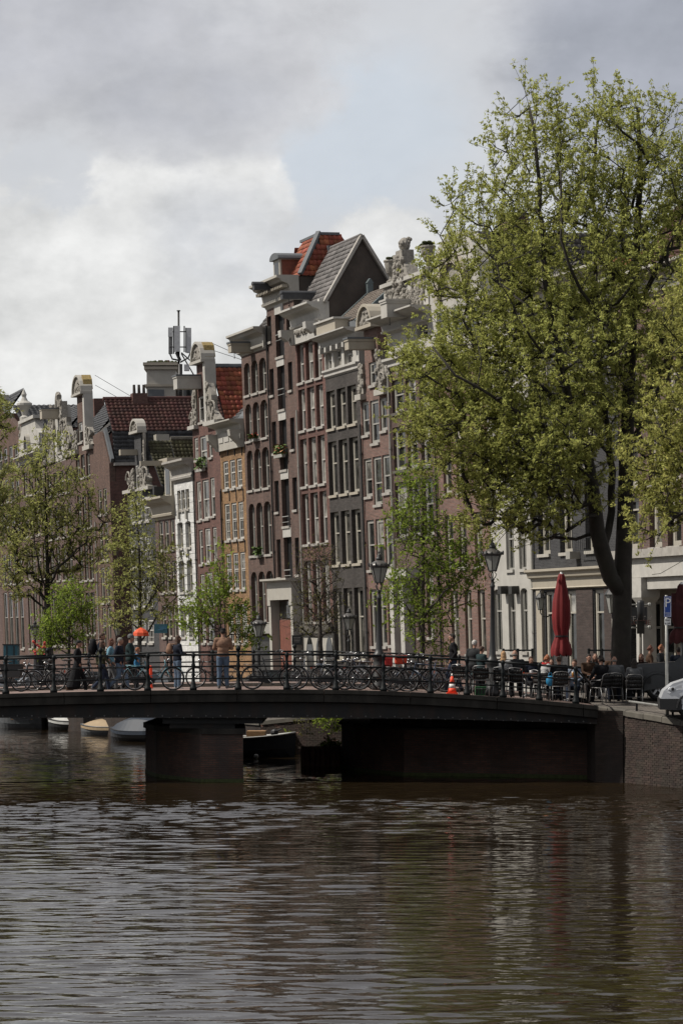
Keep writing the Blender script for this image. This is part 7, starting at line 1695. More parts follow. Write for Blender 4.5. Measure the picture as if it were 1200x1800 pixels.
def make_bike(paint, step=False, rack=True, guard=True, case=True, tall=0.0, kind='bicycle'):
    t = thing(kind, '', 'bicycle'); P_ = MATS[paint]; RW = .345; ra, fa = (-.52, RW), (.60, RW); bb = (-.04, .29); sp = (-.22, .86 + tall); ht_, hb = (.36, .90 + tall), (.42, .64)
    V = lambda p, y=0: (p[0], y, p[1])
    def T(name, segs, mt, par=None, smooth=True):
        m = MB()
        for pts, r_ in segs: m.tube(pts, r_, 6)
        return m.build(name, mt if not isinstance(mt, str) else MATS[mt], par or t, smooth)
    segs = [([V(bb), V(sp)], .017), ([V(ht_), V(hb)], .021)] + [([V(bb, s * .03), V(ra, s * .06)], .011) for s in (-1, 1)] + [([V((sp[0] + .03, sp[1] - .14), s * .02), V(ra, s * .06)], .010) for s in (-1, 1)]
    if step: segs += [([V((.41, .68)), V((.25, .40)), V((.10, .31)), V(bb)], .020), ([V((.39, .78)), V((.18, .46)), V((-.08, .42))], .014)]
    else: segs += [([V((.41, .67)), V(bb)], .019), ([V((.37, .85 + tall)), V((sp[0] + .02, sp[1] - .06))], .016)]
    T('frame', segs, P_)
    T('fork', [([V(hb), V((.44, .58))], .018)] + [([V((.44, .58), s * .05), V((.50, .45), s * .055), V(fa, s * .055)], .012) for s in (-1, 1)], P_)
    for cx, cz in (ra, fa):
        m = MB(); ring(m, cx, cz, RW - .02, .021, 30, 6); w = m.build('wheel', MATS['rubber'], t, True)
        m = MB(); ring(m, cx, cz, RW - .047, .012, 30, 4); m.build('rim', MATS['rim_pale'], w, True)
        m = MB()
        for i in range(22): a = 6.2832 * i / 22; s = .03 if i % 2 else -.03; m.tube([(cx + .02 * math.cos(a + .9), s, cz + .02 * math.sin(a + .9)), (cx + (RW - .05) * math.cos(a), 0, cz + (RW - .05) * math.sin(a))], .0022, 3, cap=False)
        m.build('spokes', MATS['chrome'], w, fix=False); m = MB(); m.tube([(cx, -.06, cz), (cx, .06, cz)], .022, 8); m.build('hub', MATS['chrome'], w, True)
        if guard:
            a0, a1 = ((.35, 3.05) if cx > 0 else (-.35, 2.5)); m = MB(); n = 12; rr = RW + .025
            for i in range(n):
                b0, b1 = a0 + (a1 - a0) * i / n, a0 + (a1 - a0) * (i + 1) / n
                p = [(cx + (rr + dz) * math.cos(b), y, cz + (rr + dz) * math.sin(b)) for b in (b0, b1) for y, dz in ((-.03, -.012), (0, 0), (.03, -.012))]; m.quad(p[0], p[1], p[4], p[3]); m.quad(p[1], p[2], p[5], p[4])
            m.build('mudguard', P_, t, True, fix=False)
    m = MB()
    if case: m.prism([(-.62, RW - .06), (-.62, RW + .06), (-.05, bb[1] + .11), (.08, bb[1] + .06), (.08, bb[1] - .06), (-.05, bb[1] - .11)], -.075, -.045, 'y')
    else: ring(m, bb[0], bb[1], .09, .008, 20, 4, -.06)
    m.build('chain_case' if case else 'chainring', MATS['plastic_black'], t)
    c = T('crank', [([V(bb, -.09), V((bb[0] + .12, bb[1] - .12), -.09)], .010), ([V(bb, .09), V((bb[0] - .12, bb[1] + .12), .09)], .010), ([V(bb, -.09), V(bb, .09)], .014)], 'chrome')
    for s, x, z in ((-1, .12, -.12), (1, -.12, .12)): m = MB(); m.box(bb[0] + x - .045, bb[0] + x + .045, s * .10, s * .19, bb[1] + z - .012, bb[1] + z + .012); m.build('pedal', MATS['plastic_black'], c)
    T('seat_post', [([V(sp), V((sp[0] - .035, sp[1] + .11))], .013)], 'chrome')
    m = MB(); q = (sp[0] - .04, sp[1] + .13); m.ell((q[0] - .08, 0, q[1]), (.11, .085, .035), 10, 6); m.ell((q[0] + .07, 0, q[1] - .005), (.12, .035, .028), 8, 5); m.build('saddle', MATS['saddle'], t, True)
    st = (ht_[0] - .03, ht_[1] + .13)
    hb_ = T('handlebar', [([V(ht_), V(st), V((st[0] + .05, st[1] + .03))], .013), ([(st[0] - .16, -.30, st[1] + .02), (st[0] - .03, -.27, st[1] + .05), (st[0] + .05, -.12, st[1] + .04), (st[0] + .05, .12, st[1] + .04), (st[0] - .03, .27, st[1] + .05), (st[0] - .16, .30, st[1] + .02)], .011)], 'chrome')
    for s in (-1, 1): T('grip', [([(st[0] - .19, s * .305, st[1] + .01), (st[0] - .07, s * .285, st[1] + .045)], .017)], 'plastic_black', hb_)
    m = MB(); m.ell((ht_[0] + .12, 0, ht_[1] + .0), (.05, .045, .045), 8, 6); m.build('headlamp', MATS['chrome'], t, True)
    if rack:
        T('rack', [([V((-.26, .72), s * .06), V((-.78, .74), s * .06)], .007) for s in (-1, 1)] + [([V((-.74, .74), s * .06), V(ra, s * .07)], .007) for s in (-1, 1)] + [([(-.26 - .1 * i, -.06, .73), (-.26 - .1 * i, .06, .73)], .006) for i in range(6)], P_)
        m = MB(); m.box(-.83, -.79, -.04, .04, .62, .69); m.build('rear_lamp', MATS['tail_red'], t)
    T('kickstand', [([V((-.30, .30), .06), V((-.38, .02), .16)], .009)], 'chrome')
    return t
protos = {}
def bike(label, px, Y, flip=False, paint='bike_black', rz=0.0, lean=.06, z=None, group='bicycles parked on the bridge', zoff=0.0, **k):
    key = (paint, tuple(sorted(k.items())))
    p = at(px, Y); zz = (zd(p.x) if Y < 88.3 else 1.2) if z is None else z
    if 77.2 < Y < 85: zz -= .11
    if key not in protos: protos[key] = o = make_bike(paint, **k)
    else: o = copy_tree(protos[key])
    o.location = (p.x, Y, zz); o.rotation_euler = (lean, 0, rz + (math.pi if flip else 0)); o['label'] = label; o['group'] = group; return o
bike('teal step through electric bicycle leaning on the railing beside the walkers', 268, 74.62, paint='bike_teal', step=True, case=True)
bike('black bicycle behind the long haired woman near the far railing', 377, 83, True, paint='bike_black')
bike('black upright bicycle alone between two railing posts right of the man in jeans', 475, 74.65, paint='bike_black', tall=.06)
bike('bicycle with pale rims just right of the upright black one', 558, 74.9, True, paint='bike_silver', step=True, rz=.12)
bike('black bicycle with step through frame left of the middle street lamp', 596, 74.65, paint='bike_black', step=True, rz=-.1)
bike('brown bicycle squeezed against the foot of the middle street lamp', 641, 75.2, True, paint='bike_brown', rz=.15)
bike('dark bicycle carrying the red bag right of the middle lamp', 722, 74.8, paint='bike_black', rack=True, tall=.03)
bike('dark blue bicycle whose front wheel ends near the traffic cone', 752, 75.4, True, paint='bike_blue', rz=-.06)
for i, (px, Y, fl, pm, st_, lb) in enumerate(((655, 76.4, True, 'bike_silver', False, 'silver bicycle in the second row right behind the middle lamp'), (690, 76.6, False, 'bike_black', True, 'step through bicycle in the second row under the orange bag'),
        (735, 76.9, True, 'bike_brown', False, 'brown bicycle in the second row left of the man in the black jacket'), (600, 76.8, False, 'bike_blue', False, 'blue bicycle in the second row left of the middle lamp'),
        (776, 77.6, False, 'bike_silver', True, 'silver step through bicycle just behind the man in the black jacket'), (540, 83.8, False, 'bike_black', True, 'bicycle by the far railing in front of the half bare tree'),
        (630, 84.2, True, 'bike_black', False, 'bicycle by the far railing right of the half bare tree'), (685, 84.4, False, 'bike_silver', False, 'pale bicycle by the far railing below the green tree'), (742, 84.2, True, 'bike_black', True, 'bicycle by the far railing under the green tree trunk'),
        (806, 84.0, False, 'bike_black', False, 'bicycle by the far railing left of the white haired man'), (104, 84.5, True, 'bike_black', False, 'bicycle by the far railing left of the person in black'), (170, 84.8, False, 'bike_silver', True, 'bicycle by the far railing behind the backpack wearer'), (222, 84.6, True, 'bike_black', True, 'bicycle by the far railing behind the walking group'),
        (28, 84.6, False, 'bike_silver', True, 'bicycle by the far railing near the left edge'))):
    bike(lb, px, Y, fl, pm, rz=[.1, -.12, .05][i % 3], step=st_)
# cargo bicycle
cb = bike('black cargo bicycle with a dark box in front below the red flowers', 70, 82.5, True, paint='bike_black', tall=.02)
mat('box_black', (.018, .018, .018), .6)
m = MB(); m.prism([(.62, .45), (.55, .85), (1.25, .85), (1.15, .45)], -.3, .3, 'y'); m.build('cargo_box', MATS['box_black'], cb); m = MB(); m.box(.53, 1.27, -.32, .32, .851, .88); m.build('box_lid', MATS['box_black'], cb)
mat('bag_red', (.42, .02, .015), .7, bump=.3); mat('bag_orange', (.62, .06, .02), .7, bump=.3, scale=9)
def bag(label, px, Y, row, r3, mt):
    p = at(px, Y, row); t = thing('bicycle_bag', label, 'bag', p); m = MB(); m.box(-r3[0], r3[0], -r3[1], r3[1], -r3[2], r3[2]); me = m.mesh('bag_body', MATS[mt]); o = obj('bag_body', me, t); b = o.modifiers.new('b', 'BEVEL'); b.width = .05; b.segments = 2
    m = MB(); m.box(-r3[0] * 1.04, r3[0] * 1.04, -r3[1] * 1.1, r3[1] * 1.1, r3[2] * .35, r3[2] * 1.08); m.build('flap', MATS[mt], t); m = MB(); m.tube([(-r3[0] * .5, 0, r3[2]), (-r3[0] * .3, 0, r3[2] + .06), (r3[0] * .3, 0, r3[2] + .06), (r3[0] * .5, 0, r3[2])], .012, 5); m.build('handle', MATS['plastic_black'], t)
bag('crimson pannier bag just right of the middle lamp post', 682, 75.6, 1162, (.13, .09, .17), 'bag_red'); bag('orange red crate bag right of the crimson one', 704, 75.9, 1160, (.18, .12, .13), 'bag_orange')
t = thing('mooring_board', 'bright orange upright marker behind the teal bicycle', 'marker', (at(265, 83).x, 83, zd(-6) - .1)); m = MB(); m.lathe([(.09, 0), (.06, .1), (.06, .68), (.03, .74)], 8); m.build('marker_body', MATS['cone_orange'], t)

# ------------------------------------------------------------------ people
SKIN = mat('skin', (.34, .19, .135), .6, var=.05, spec=.3)
def cl(name, c): return mat('cloth_' + name, tuple(q_ * .68 for q_ in c), .85, var=.12, scale=14, bump=.25, spec=.15)  # cloth colours scaled down, so backlit shade is part of the colour
for nm_, c_ in dict(black=(.010, .010, .012), navy=(.012, .016, .028), charcoal=(.028, .030, .032), teal=(.018, .035, .038), olive=(.05, .052, .03), tan=(.26, .155, .105), jeans=(.10, .145, .21), darkjeans=(.025, .035, .06), lightblue=(.17, .33, .42), blue=(.04, .18, .36), grey=(.13, .135, .14), red=(.42, .03, .03), white=(.5, .5, .49), brown=(.07, .04, .025), shirt=(.20, .24, .30), patterned=(.30, .30, .30)).items(): cl(nm_, c_)
for nm_, c_ in dict(dark=(.018, .012, .009), brown=(.06, .03, .018), auburn=(.10, .032, .016), blond=(.40, .24, .12), white=(.50, .48, .45), ginger=(.26, .09, .035), grey=(.18, .17, .15)).items(): mat('hair_' + nm_, c_, .75, var=.25, scale=30, bump=.5)
def rm(o, v=.018, sm=3):
    r_ = o.modifiers.new('Remesh', 'REMESH'); r_.mode = 'VOXEL'; r_.voxel_size = v; r_.use_smooth_shade = True
    if sm: s_ = o.modifiers.new('Smooth', 'SMOOTH'); s_.iterations = sm; s_.factor = .5
def chain(m, pts, rad, n=10):
    m.tube(pts, rad, n)
    for p, r_ in zip(pts, rad): m.ell(p, (r_, r_, r_), 10, 6)
def person(label, px, Y, h=1.74, face=0.0, pose='stand', top='black', legs='jeans', hair='dark', hairstyle='short', shoes='black', hat=None, coat=0.0, arms='down', z=None, lean=0.0, seat=.46, group=None, scarf=None, wide=1.0, headturn=0.0, child=False):
    p = at(px, Y); z0 = z if z is not None else (zd(p.x) - (.11 if 77.2 < Y < 85 else 0))
    t = thing('person', label, 'person', (p.x, Y, z0), face, group); s = h / 1.75; S = lambda x, y, z: Vector((x * s, y * s, z * s))
    hz = .93
    if pose == 'sit': base = seat / s + .10 - hz
    else: base = 0
    ly = lambda z: lean * (z - hz)                                    # torso lean (forward = +y)
    B = lambda x, y, z: S(x, y + ly(z), z + base)
    w = wide; hipL, hipR = S(-.095, 0, hz - .03 + base), S(.095, 0, hz - .03 + base)
    if pose == 'sit': leg = [[hipL, S(-.12, .44, hz - .02 + base), S(-.12, .40, .09)], [hipR, S(.14, .43, hz - .02 + base), S(.15, .50, .09)]]
    elif pose == 'walk': leg = [[hipL, S(-.09, .20, .50), S(-.08, .27, .09)], [hipR, S(.09, .02, .50), S(.08, -.32, .16)]]
    elif pose == 'walk2': leg = [[hipR, S(.09, .16, .50), S(.08, .20, .09)], [hipL, S(-.09, -.02, .50), S(-.08, -.24, .13)]]
    else: leg = [[hipL, S(-.10, .02, .50), S(-.11, 0, .09)], [hipR, S(.10, .02, .50), S(.12, .0, .09)]]
    shL, shR = B(-.185 * w, 0, 1.42), B(.185 * w, 0, 1.42)
    arm = {'down': [[shL, B(-.235 * w, -.03, 1.15), B(-.225, .05, .90)], [shR, B(.235 * w, -.03, 1.15), B(.225, .05, .90)]],
           'swing': [[shL, B(-.225 * w, -.12, 1.17), B(-.21, -.10, .93)], [shR, B(.225 * w, .06, 1.16), B(.20, .22, .98)]],
           'front': [[shL, B(-.25 * w, .04, 1.17), B(-.06, .24, 1.14)], [shR, B(.25 * w, .04, 1.17), B(.06, .24, 1.16)]],
           'table': [[shL, B(-.24 * w, .10, 1.17), B(-.10, .36, 1.08)], [shR, B(.24 * w, .10, 1.17), B(.12, .34, 1.10)]],
           'mug': [[shL, B(-.24 * w, .10, 1.17), B(-.10, .36, 1.08)], [shR, B(.25 * w, .14, 1.20), B(.07, .26, 1.44)]],
           'pocket': [[shL, B(-.26 * w, -.08, 1.18), B(-.18, .06, .98)], [shR, B(.26 * w, -.08, 1.18), B(.18, .06, .98)]]}[arms]
    m = MB()
    hd = B(0, .035, 1.635); ct, sn = math.cos(headturn), math.sin(headturn); tu = lambda x, y, z: hd + Vector((x * ct - y * sn, x * sn + y * ct, z)) * s
    m.ell(hd, (.074 * s, .092 * s, .108 * s), 14, 10); m.ell(tu(0, .035, -.055), (.052 * s, .055 * s, .058 * s), 10, 8); m.ell(tu(0, .098, -.012), (.012 * s, .02 * s, .022 * s), 6, 5); m.ell(tu(0, .086, .02), (.05 * s, .012 * s, .012 * s), 8, 5); m.ell(tu(0, .086, -.05), (.028 * s, .012 * s, .012 * s), 8, 5)
    for q in (-1, 1): m.ell(tu(q * .076, -.005, -.005), (.012 * s, .02 * s, .03 * s), 6, 5)
    chain(m, [B(0, 0, 1.40), B(0, .015, 1.56)], [.062 * s, .052 * s])
    for c, r3 in ((B(0, 0, .95), (.16, .11, .12)), (B(0, 0, 1.10), (.135, .095, .15)), (B(0, 0, 1.29), (.165, .11, .17))): m.ell(c, tuple(a * s for a in r3), 12, 8)
    chain(m, [shL, shR], [.058 * s, .058 * s])
    for L_ in leg: chain(m, L_, [.082 * s, .055 * s, .038 * s])
    for i, A in enumerate(arm):
        q = -1 if i == 0 else 1; chain(m, A, [.046 * s, .036 * s, .025 * s])
        d = (A[2] - A[1]).normalized(); side = Vector((0, 0, 1)).cross(d); side = side.normalized() if side.length > .1 else Vector((0, 1, 0)); k_ = d.cross(side).normalized()
        pc = A[2] + d * .05 * s; m.ell(pc, (.036 * s, .036 * s, .045 * s), 8, 6)
        for f in range(4):
            o_ = side * ((f - 1.5) * .018 * s); ln = (.058, .07, .066, .05)[f] * s; a0 = pc + o_ + d * .025 * s; a1 = a0 + d * ln * .55 - k_ * .006; a2 = a1 + (d * .7 - k_ * .7) * ln * .5; m.tube([a0, a1, a2], [.0095 * s, .009 * s, .0075 * s], 6)
        th = pc + side * q * .03 * s - d * .01; m.tube([th, th + (d * .5 + side * q * .8) * .035 * s, th + (d * .95 + side * q * .6) * .06 * s], [.011 * s, .0105 * s, .009 * s], 6)
    bo = m.build('body', SKIN, t, fix=False); rm(bo, .0135, 2)
    # trousers
    m = MB(); m.ell(S(0, 0, .93 + base), (.175 * s, .125 * s, .12 * s), 12, 8)
    for L_ in leg:
        e = L_[2] + (L_[1] - L_[2]).normalized() * .02; chain(m, [L_[0], L_[1], e], [.100 * s, .076 * s, .062 * s])
    rm(m.build('trousers', MATS['cloth_' + legs], t, fix=False), .018)
    # jacket
    m = MB()
    for c, r3 in ((B(0, 0, .98), (.185, .135, .13)), (B(0, 0, 1.12), (.17, .13, .16)), (B(0, -.005, 1.30), (.198, .138, .17))): m.ell(c, (r3[0] * s * w, r3[1] * s * (1 + (w - 1) * .7), r3[2] * s), 14, 8)
    chain(m, [shL + Vector((0, 0, -.01)), shR + Vector((0, 0, -.01))], [.074 * s, .074 * s]); m.ell(B(0, 0, 1.45), (.085 * s, .08 * s, .06 * s), 10, 6)
    if coat:
        n = 15
        for k_ in range(n + 1): u_ = 5 * k_ / n; z_ = .98 - coat * k_ / n; m.ell(S(0, -.03 * u_ * (pose != 'sit'), z_ + base), ((.19 + .012 * u_) * s, (.14 + .022 * u_) * s, .10 * s), 12, 6)
    for A in arm: chain(m, [A[0], A[1], A[2] - (A[2] - A[1]).normalized() * .0], [.066 * s * w, .054 * s * w, .042 * s * w])
    rm(m.build('jacket', MATS['cloth_' + top], t, fix=False), .018)
    for L_ in leg:
        a = L_[2]; m = MB(); pitch = .0 if a.z < .11 * s else .07; m.ell(a + Vector((0, .065 * s, -.045 * s - pitch * .4)), (.045 * s, .135 * s, .042 * s), 10, 6); m.ell(a + Vector((0, -.01, -.01)), (.045 * s, .055 * s, .055 * s), 8, 6); m.build('shoe', MATS['cloth_' + shoes], t, True)
    # hair and hats
    m = MB(); H_ = lambda x, y, z: tu(x, y, z)
    if hairstyle != 'bald': m.ell(H_(0, -.018, .022), (.084 * s, .092 * s, .100 * s), 12, 8)
    if hairstyle == 'short': m.ell(H_(0, .03, .068), (.06 * s, .055 * s, .045 * s), 10, 6)
    if hairstyle == 'long':
        m.ell(H_(0, -.04, -.06), (.088 * s, .075 * s, .13 * s), 12, 8); m.ell(H_(0, -.065, -.17), (.095 * s, .055 * s, .12 * s), 12, 8); m.ell(H_(-.06, .0, -.09), (.03 * s, .05 * s, .10 * s), 8, 6); m.ell(H_(.06, .0, -.09), (.03 * s, .05 * s, .10 * s), 8, 6)
    if hairstyle == 'curly':
        r_ = random.Random(int(px)); 
        for k_ in range(34): a = r_.random() * 6.28; b_ = r_.random() * 1.5; m.ell(H_(.085 * math.cos(a) * math.cos(b_), -.02 + .09 * math.sin(a) * math.cos(b_) * (1 if math.sin(a) < 0 else .5), .02 + .10 * math.sin(b_) - (.05 if math.sin(a) < 0 else 0)), (.034 * s,) * 3, 6, 5)
    if hairstyle == 'bald': m.ell(H_(0, -.05, -.02), (.078 * s, .05 * s, .045 * s), 10, 6)
    rm(m.build('hair', MATS['hair_' + hair], t, fix=False), .013, 1)
    if hat == 'cap':
        m = MB(); m.ell(H_(0, -.005, .062), (.090 * s, .100 * s, .062 * s), 12, 6); m.ell(H_(0, .115, .045), (.06 * s, .055 * s, .010 * s), 10, 4); m.build('cap', MATS['cloth_' + ('charcoal' if top != 'tan' else 'black')], t, True)
    if hat in ('beanie', 'hood'):
        m = MB(); m.ell(H_(0, -.015, .05 if hat == 'beanie' else .02), (.093 * s, .103 * s, .088 * s if hat == 'beanie' else .112 * s), 12, 8)
        if hat == 'beanie': m.lathe([(.094 * s, -.02), (.098 * s, .0), (.094 * s, .02)], 14, tuple(H_(0, -.012, .025)), cap=False)
        m.build(hat, MATS['cloth_' + ('grey' if hat == 'beanie' else top)], t, True)
    if scarf: m = MB(); ring_ = [B(.10 * math.cos(a), .10 * math.sin(a), 1.47 + .015 * math.sin(2 * a)) for a in [6.283 * k_ / 14 for k_ in range(15)]]; m.tube(ring_, .045 * s, 8); m.build('scarf', MATS['cloth_' + scarf], t, True)
    for q in (-1, 1): m = MB(); m.ell(tu(q * .032, .0865, .008), (.010 * s, .006 * s, .007 * s), 6, 4); m.build('eye', MATS['plastic_black'], t, True)
    return t
RT, LT, AW, TO = -math.pi / 2, math.pi / 2, 0.0, math.pi
person('leftmost walker on the bridge in a long black coat and dark cap', 137, 79.4, 1.62, RT, 'walk', 'black', 'black', 'dark', 'short', 'brown', 'cap', coat=.78, arms='pocket')
person('tall dark haired man in a navy hooded jacket walking with a backpack', 178, 80.6, 1.84, RT, 'walk2', 'navy', 'black', 'brown', 'short', arms='swing')
person('brown haired person in an olive jacket in front of the tall backpack wearer', 179, 79.0, 1.60, RT + .3, 'walk', 'olive', 'darkjeans', 'brown', 'long', 'grey', arms='swing')
person('auburn haired person with a pale blue scarf in the middle of the walking group', 195, 81.2, 1.66, RT, 'walk2', 'lightblue', 'grey', 'auburn', 'long', arms='pocket')
person('walker in a dark padded jacket and jeans just behind the grey beanie man', 210, 79.2, 1.68, RT - .2, 'walk', 'navy', 'jeans', 'grey', 'short', 'black', arms='pocket', wide=1.15)
person('man in a grey beanie and dark teal jacket leading the walking group', 229, 79.8, 1.77, RT, 'walk2', 'teal', 'black', 'dark', 'short', 'grey', 'beanie', arms='swing', wide=1.08)
person('child in a bright blue jacket behind the teal bicycle', 241, 80.4, 1.36, RT, 'stand', 'blue', 'darkjeans', 'ginger', 'short', arms='down')
person('long haired woman in a dark jacket and light jeans standing behind the teal bicycle', 312, 80.2, 1.72, RT + .5, 'stand', 'navy', 'jeans', 'brown', 'long', 'white', arms='front')
person('man in a tan jumper and blue jeans seen from behind at the railing', 392, 76.0, 1.80, AW + .1, 'stand', 'tan', 'jeans', 'dark', 'short', 'grey', 'cap', arms='front', wide=1.03)
person('dark haired man in a black jacket walking to the left by the traffic cone', 796, 77.0, 1.78, LT, 'walk2', 'black', 'darkjeans', 'dark', 'short', 'black', arms='pocket')
person('white haired man in a dark jacket seen from behind near the tallest lamp', 833, 79.0, 1.74, AW - .5, 'stand', 'charcoal', 'black', 'white', 'short', arms='down', wide=1.05)
person('shorter person in a dark teal hooded coat beside the white haired man', 845, 78.2, 1.56, RT + .6, 'stand', 'teal', 'black', 'brown', 'short', arms='front', coat=.2)
def backpack(label, px, Y, row, face, mt='cloth_black', k=1.0):
    p = at(px, Y, row); t = thing('backpack', label, 'backpack', p, face); m = MB(); m.ell((0, 0, 0), (.17 * k, .12 * k, .26 * k), 12, 8); m.ell((0, -.08 * k, -.06 * k), (.12 * k, .07 * k, .14 * k), 10, 6); rm(m.build('bag_body', MATS[mt], t, fix=False), .02)
    for q in (-.09, .09): m = MB(); m.tube([(q * k, .08 * k, .2 * k), (q * k, .28 * k, .22 * k), (q * k, .34 * k, 0), (q * k, .12 * k, -.18 * k)], .018, 5); m.build('strap', MATS[mt], t, True)
backpack('large black backpack on the tall man in the walking group', 164, 80.6, 1137, RT, 'cloth_black', 1.05)
backpack('tan shoulder bag on the back of the long haired woman', 298, 80.3, 1141, RT + .5, 'cloth_tan', .75)

# ------------------------------------------------------------------ terrace chairs, tables and guests
mat('alu', (.26, .26, .26), .45, metal=.6, var=.05); mat('weave_black', (.014, .014, .014), .6, var=.3, scale=60, bump=.5); mat('wood_top', (.22, .09, .045), .5, var=.12)
def make_chair():
    t = thing('terrace_chair', '', 'chair'); 
    def T(name, segs, mt='alu', par=None): 
        m = MB()
        for pts, r_ in segs: m.tube(pts, r_, 6)
        return m.build(name, MATS[mt], par or t, True)
    for x in (-.23, .23):
        T('leg', [([(x, .20, .46), (x * 1.08, .27, 0)], .0125)]); T('leg', [([(x, -.20, .46), (x * 1.08, -.30, 0)], .0125)])
        T('armrest', [([(x, .20, .46), (x * 1.12, .20, .64), (x * 1.12, .12, .68), (x * 1.1, -.16, .68), (x, -.24, .72)], .013)])
    T('seat_frame', [([(-.23, .22, .46), (.23, .22, .46), (.23, -.2, .45), (-.23, -.2, .45), (-.23, .22, .46)], .0125), ([(-.235, .235, .20), (.235, .235, .20)], .009)])
    m = MB(); m.box(-.22, .22, -.2, .21, .455, .475); m.build('seat', MATS['weave_black'], t)
    m = MB()
    for a, b in (((-.21, -.2, .52), (-.22, -.29, .84)),): 
        n = 6; rr = [[(x, -.20 - .09 * (z - .5) / .34 - .04 * (1 - (x / .22) ** 2), z) for x in [(-.22 + .44 * i / n) for i in range(n + 1)]] for z in (.50, .60, .72, .82 + .0)]
        for r0, r1 in zip(rr, rr[1:]):
            for i in range(n): m.quad(r0[i], r0[i + 1], r1[i + 1], r1[i])
    bo = m.build('backrest', MATS['weave_black'], t, True, fix=False); sl = bo.modifiers.new('s', 'SOLIDIFY'); sl.thickness = .015
    T('back_frame', [([(-.23, -.2, .46), (-.235, -.30, .82), (-.18, -.34, .87), (0, -.36, .89), (.18, -.34, .87), (.235, -.30, .82), (.23, -.2, .46)], .013)])
    return t
chair0 = None
def chair(label, px, Y, face, z=None):
    global chair0
    p = at(px, Y); z0 = z if z is not None else (zd(p.x) if p.x < 7.4 and Y < 88 and p.x < 7.3 else ground_z(p.x, Y))
    if 77.2 < Y < 85 and p.x < 7.3: z0 -= .11
    if chair0 is None: chair0 = o = make_chair()
    else: o = copy_tree(chair0)
    o.location = (p.x, Y, z0); o.rotation_euler = (0, 0, face); o['label'] = label; o['group'] = 'terrace chairs'; return z0
def guest(label, clabel, px, Y, face, **k):
    z0 = chair(clabel, px, Y, face); person(label, px, Y, face=face, pose='sit', z=z0, group='guests on the cafe terrace', seat=.47, **k)
chair('empty terrace chair just right of the traffic cone', 813, 75.2, -.5); chair('empty terrace chair beside the green crate', 846, 75.0, -.15)
guest('fair haired guest with a patterned shawl seen from behind', 'chair under the fair haired guest', 884, 75.3, -.35, h=1.68, top='patterned', legs='black', hair='blond', hairstyle='long', arms='table')
guest('balding guest in a charcoal jacket seated next to the fair haired one', 'chair under the balding guest', 904, 75.5, -.1, h=1.78, top='charcoal', legs='black', hair='grey', hairstyle='bald', arms='table', wide=1.15, lean=.12)
guest('curly ginger guest in a red scarf leaning over the table', 'chair under the curly ginger guest', 955, 77.2, -1.1, h=1.62, top='white', legs='darkjeans', hair='ginger', hairstyle='curly', scarf='red', arms='table', lean=.15)
guest('guest in black with back to the water below the red parasol', 'chair under the guest in black below the parasol', 982, 75.6, .1, h=1.64, top='black', legs='black', hair='brown', hairstyle='short', arms='table', wide=1.1)
guest('guest in a blue grey shirt facing the water with a raised cup', 'chair under the guest with the raised cup', 1009, 78.2, TO - .2, h=1.76, top='shirt', legs='darkjeans', hair='brown', hairstyle='short', arms='mug')
guest('dark haired guest in a black jacket with legs stretched toward the railing', 'chair under the guest with stretched legs', 1056, 76.4, .7, h=1.78, top='black', legs='black', hair='dark', hairstyle='curly', arms='table', wide=1.15)
guest('ruddy guest facing the water behind the dark haired one', 'chair under the ruddy guest', 1076, 79.4, TO, h=1.8, top='brown', legs='darkjeans', hair='auburn', hairstyle='short', arms='table')
guest('guest in a light grey shirt half hidden by the big trunk', 'chair under the light grey shirt guest', 1079, 76.6, -.05, h=1.74, top='grey', legs='navy', hair='grey', hairstyle='bald', arms='table', wide=1.15)
guest('long haired guest in a grey jumper right of the big trunk', 'chair under the guest right of the trunk', 1114, 76.0, -.1, h=1.68, top='grey', legs='black', hair='dark', hairstyle='long', arms='table')
guest('guest in a navy coat behind the table with the orange pot', 'chair under the guest in the navy coat', 932, 78.6, TO + .3, h=1.7, top='navy', legs='black', hair='brown', hairstyle='short', arms='table')
guest('dark haired guest beside the ginger one with face half hidden', 'chair under the guest beside the ginger one', 968, 79.2, TO, h=1.66, top='black', legs='black', hair='dark', hairstyle='long', arms='table')
guest('guest in a brown jacket between the raised cup and the dark haired man', 'chair under the brown jacket guest', 1033, 78.2, TO + .4, h=1.7, top='brown', legs='black', hair='dark', hairstyle='short', arms='table')
guest('guest in a charcoal coat right behind the man with stretched legs', 'chair under the charcoal coat guest', 1045, 79.8, TO, h=1.72, top='charcoal', legs='black', hair='brown', hairstyle='long', arms='table')
guest('dark clothed guest between the trunk and the grey car', 'chair under the guest between trunk and car', 1126, 79.6, TO - .3, h=1.7, top='black', legs='black', hair='auburn', hairstyle='long', arms='table')
person('auburn haired person in a brown coat behind the dark grey car', 1141, 82, 1.66, RT, 'stand', 'brown', 'black', 'auburn', 'curly', z=2.3, group='people behind the parked cars', arms='front')
person('person with curly fair brown hair next to the parking sign', 1160, 82.6, 1.68, RT - .4, 'stand', 'charcoal', 'black', 'ginger', 'curly', z=2.3, group='people behind the parked cars', arms='front')
person('man in a navy jacket with back to the water under the dark red parasol', 1192, 80.4, 1.62, AW, 'stand', 'navy', 'black', 'dark', 'short', z=2.3, group='people behind the parked cars', wide=1.2)
chair('empty terrace chair between the ginger guest and the guest in black', 966, 76.0, -.9)

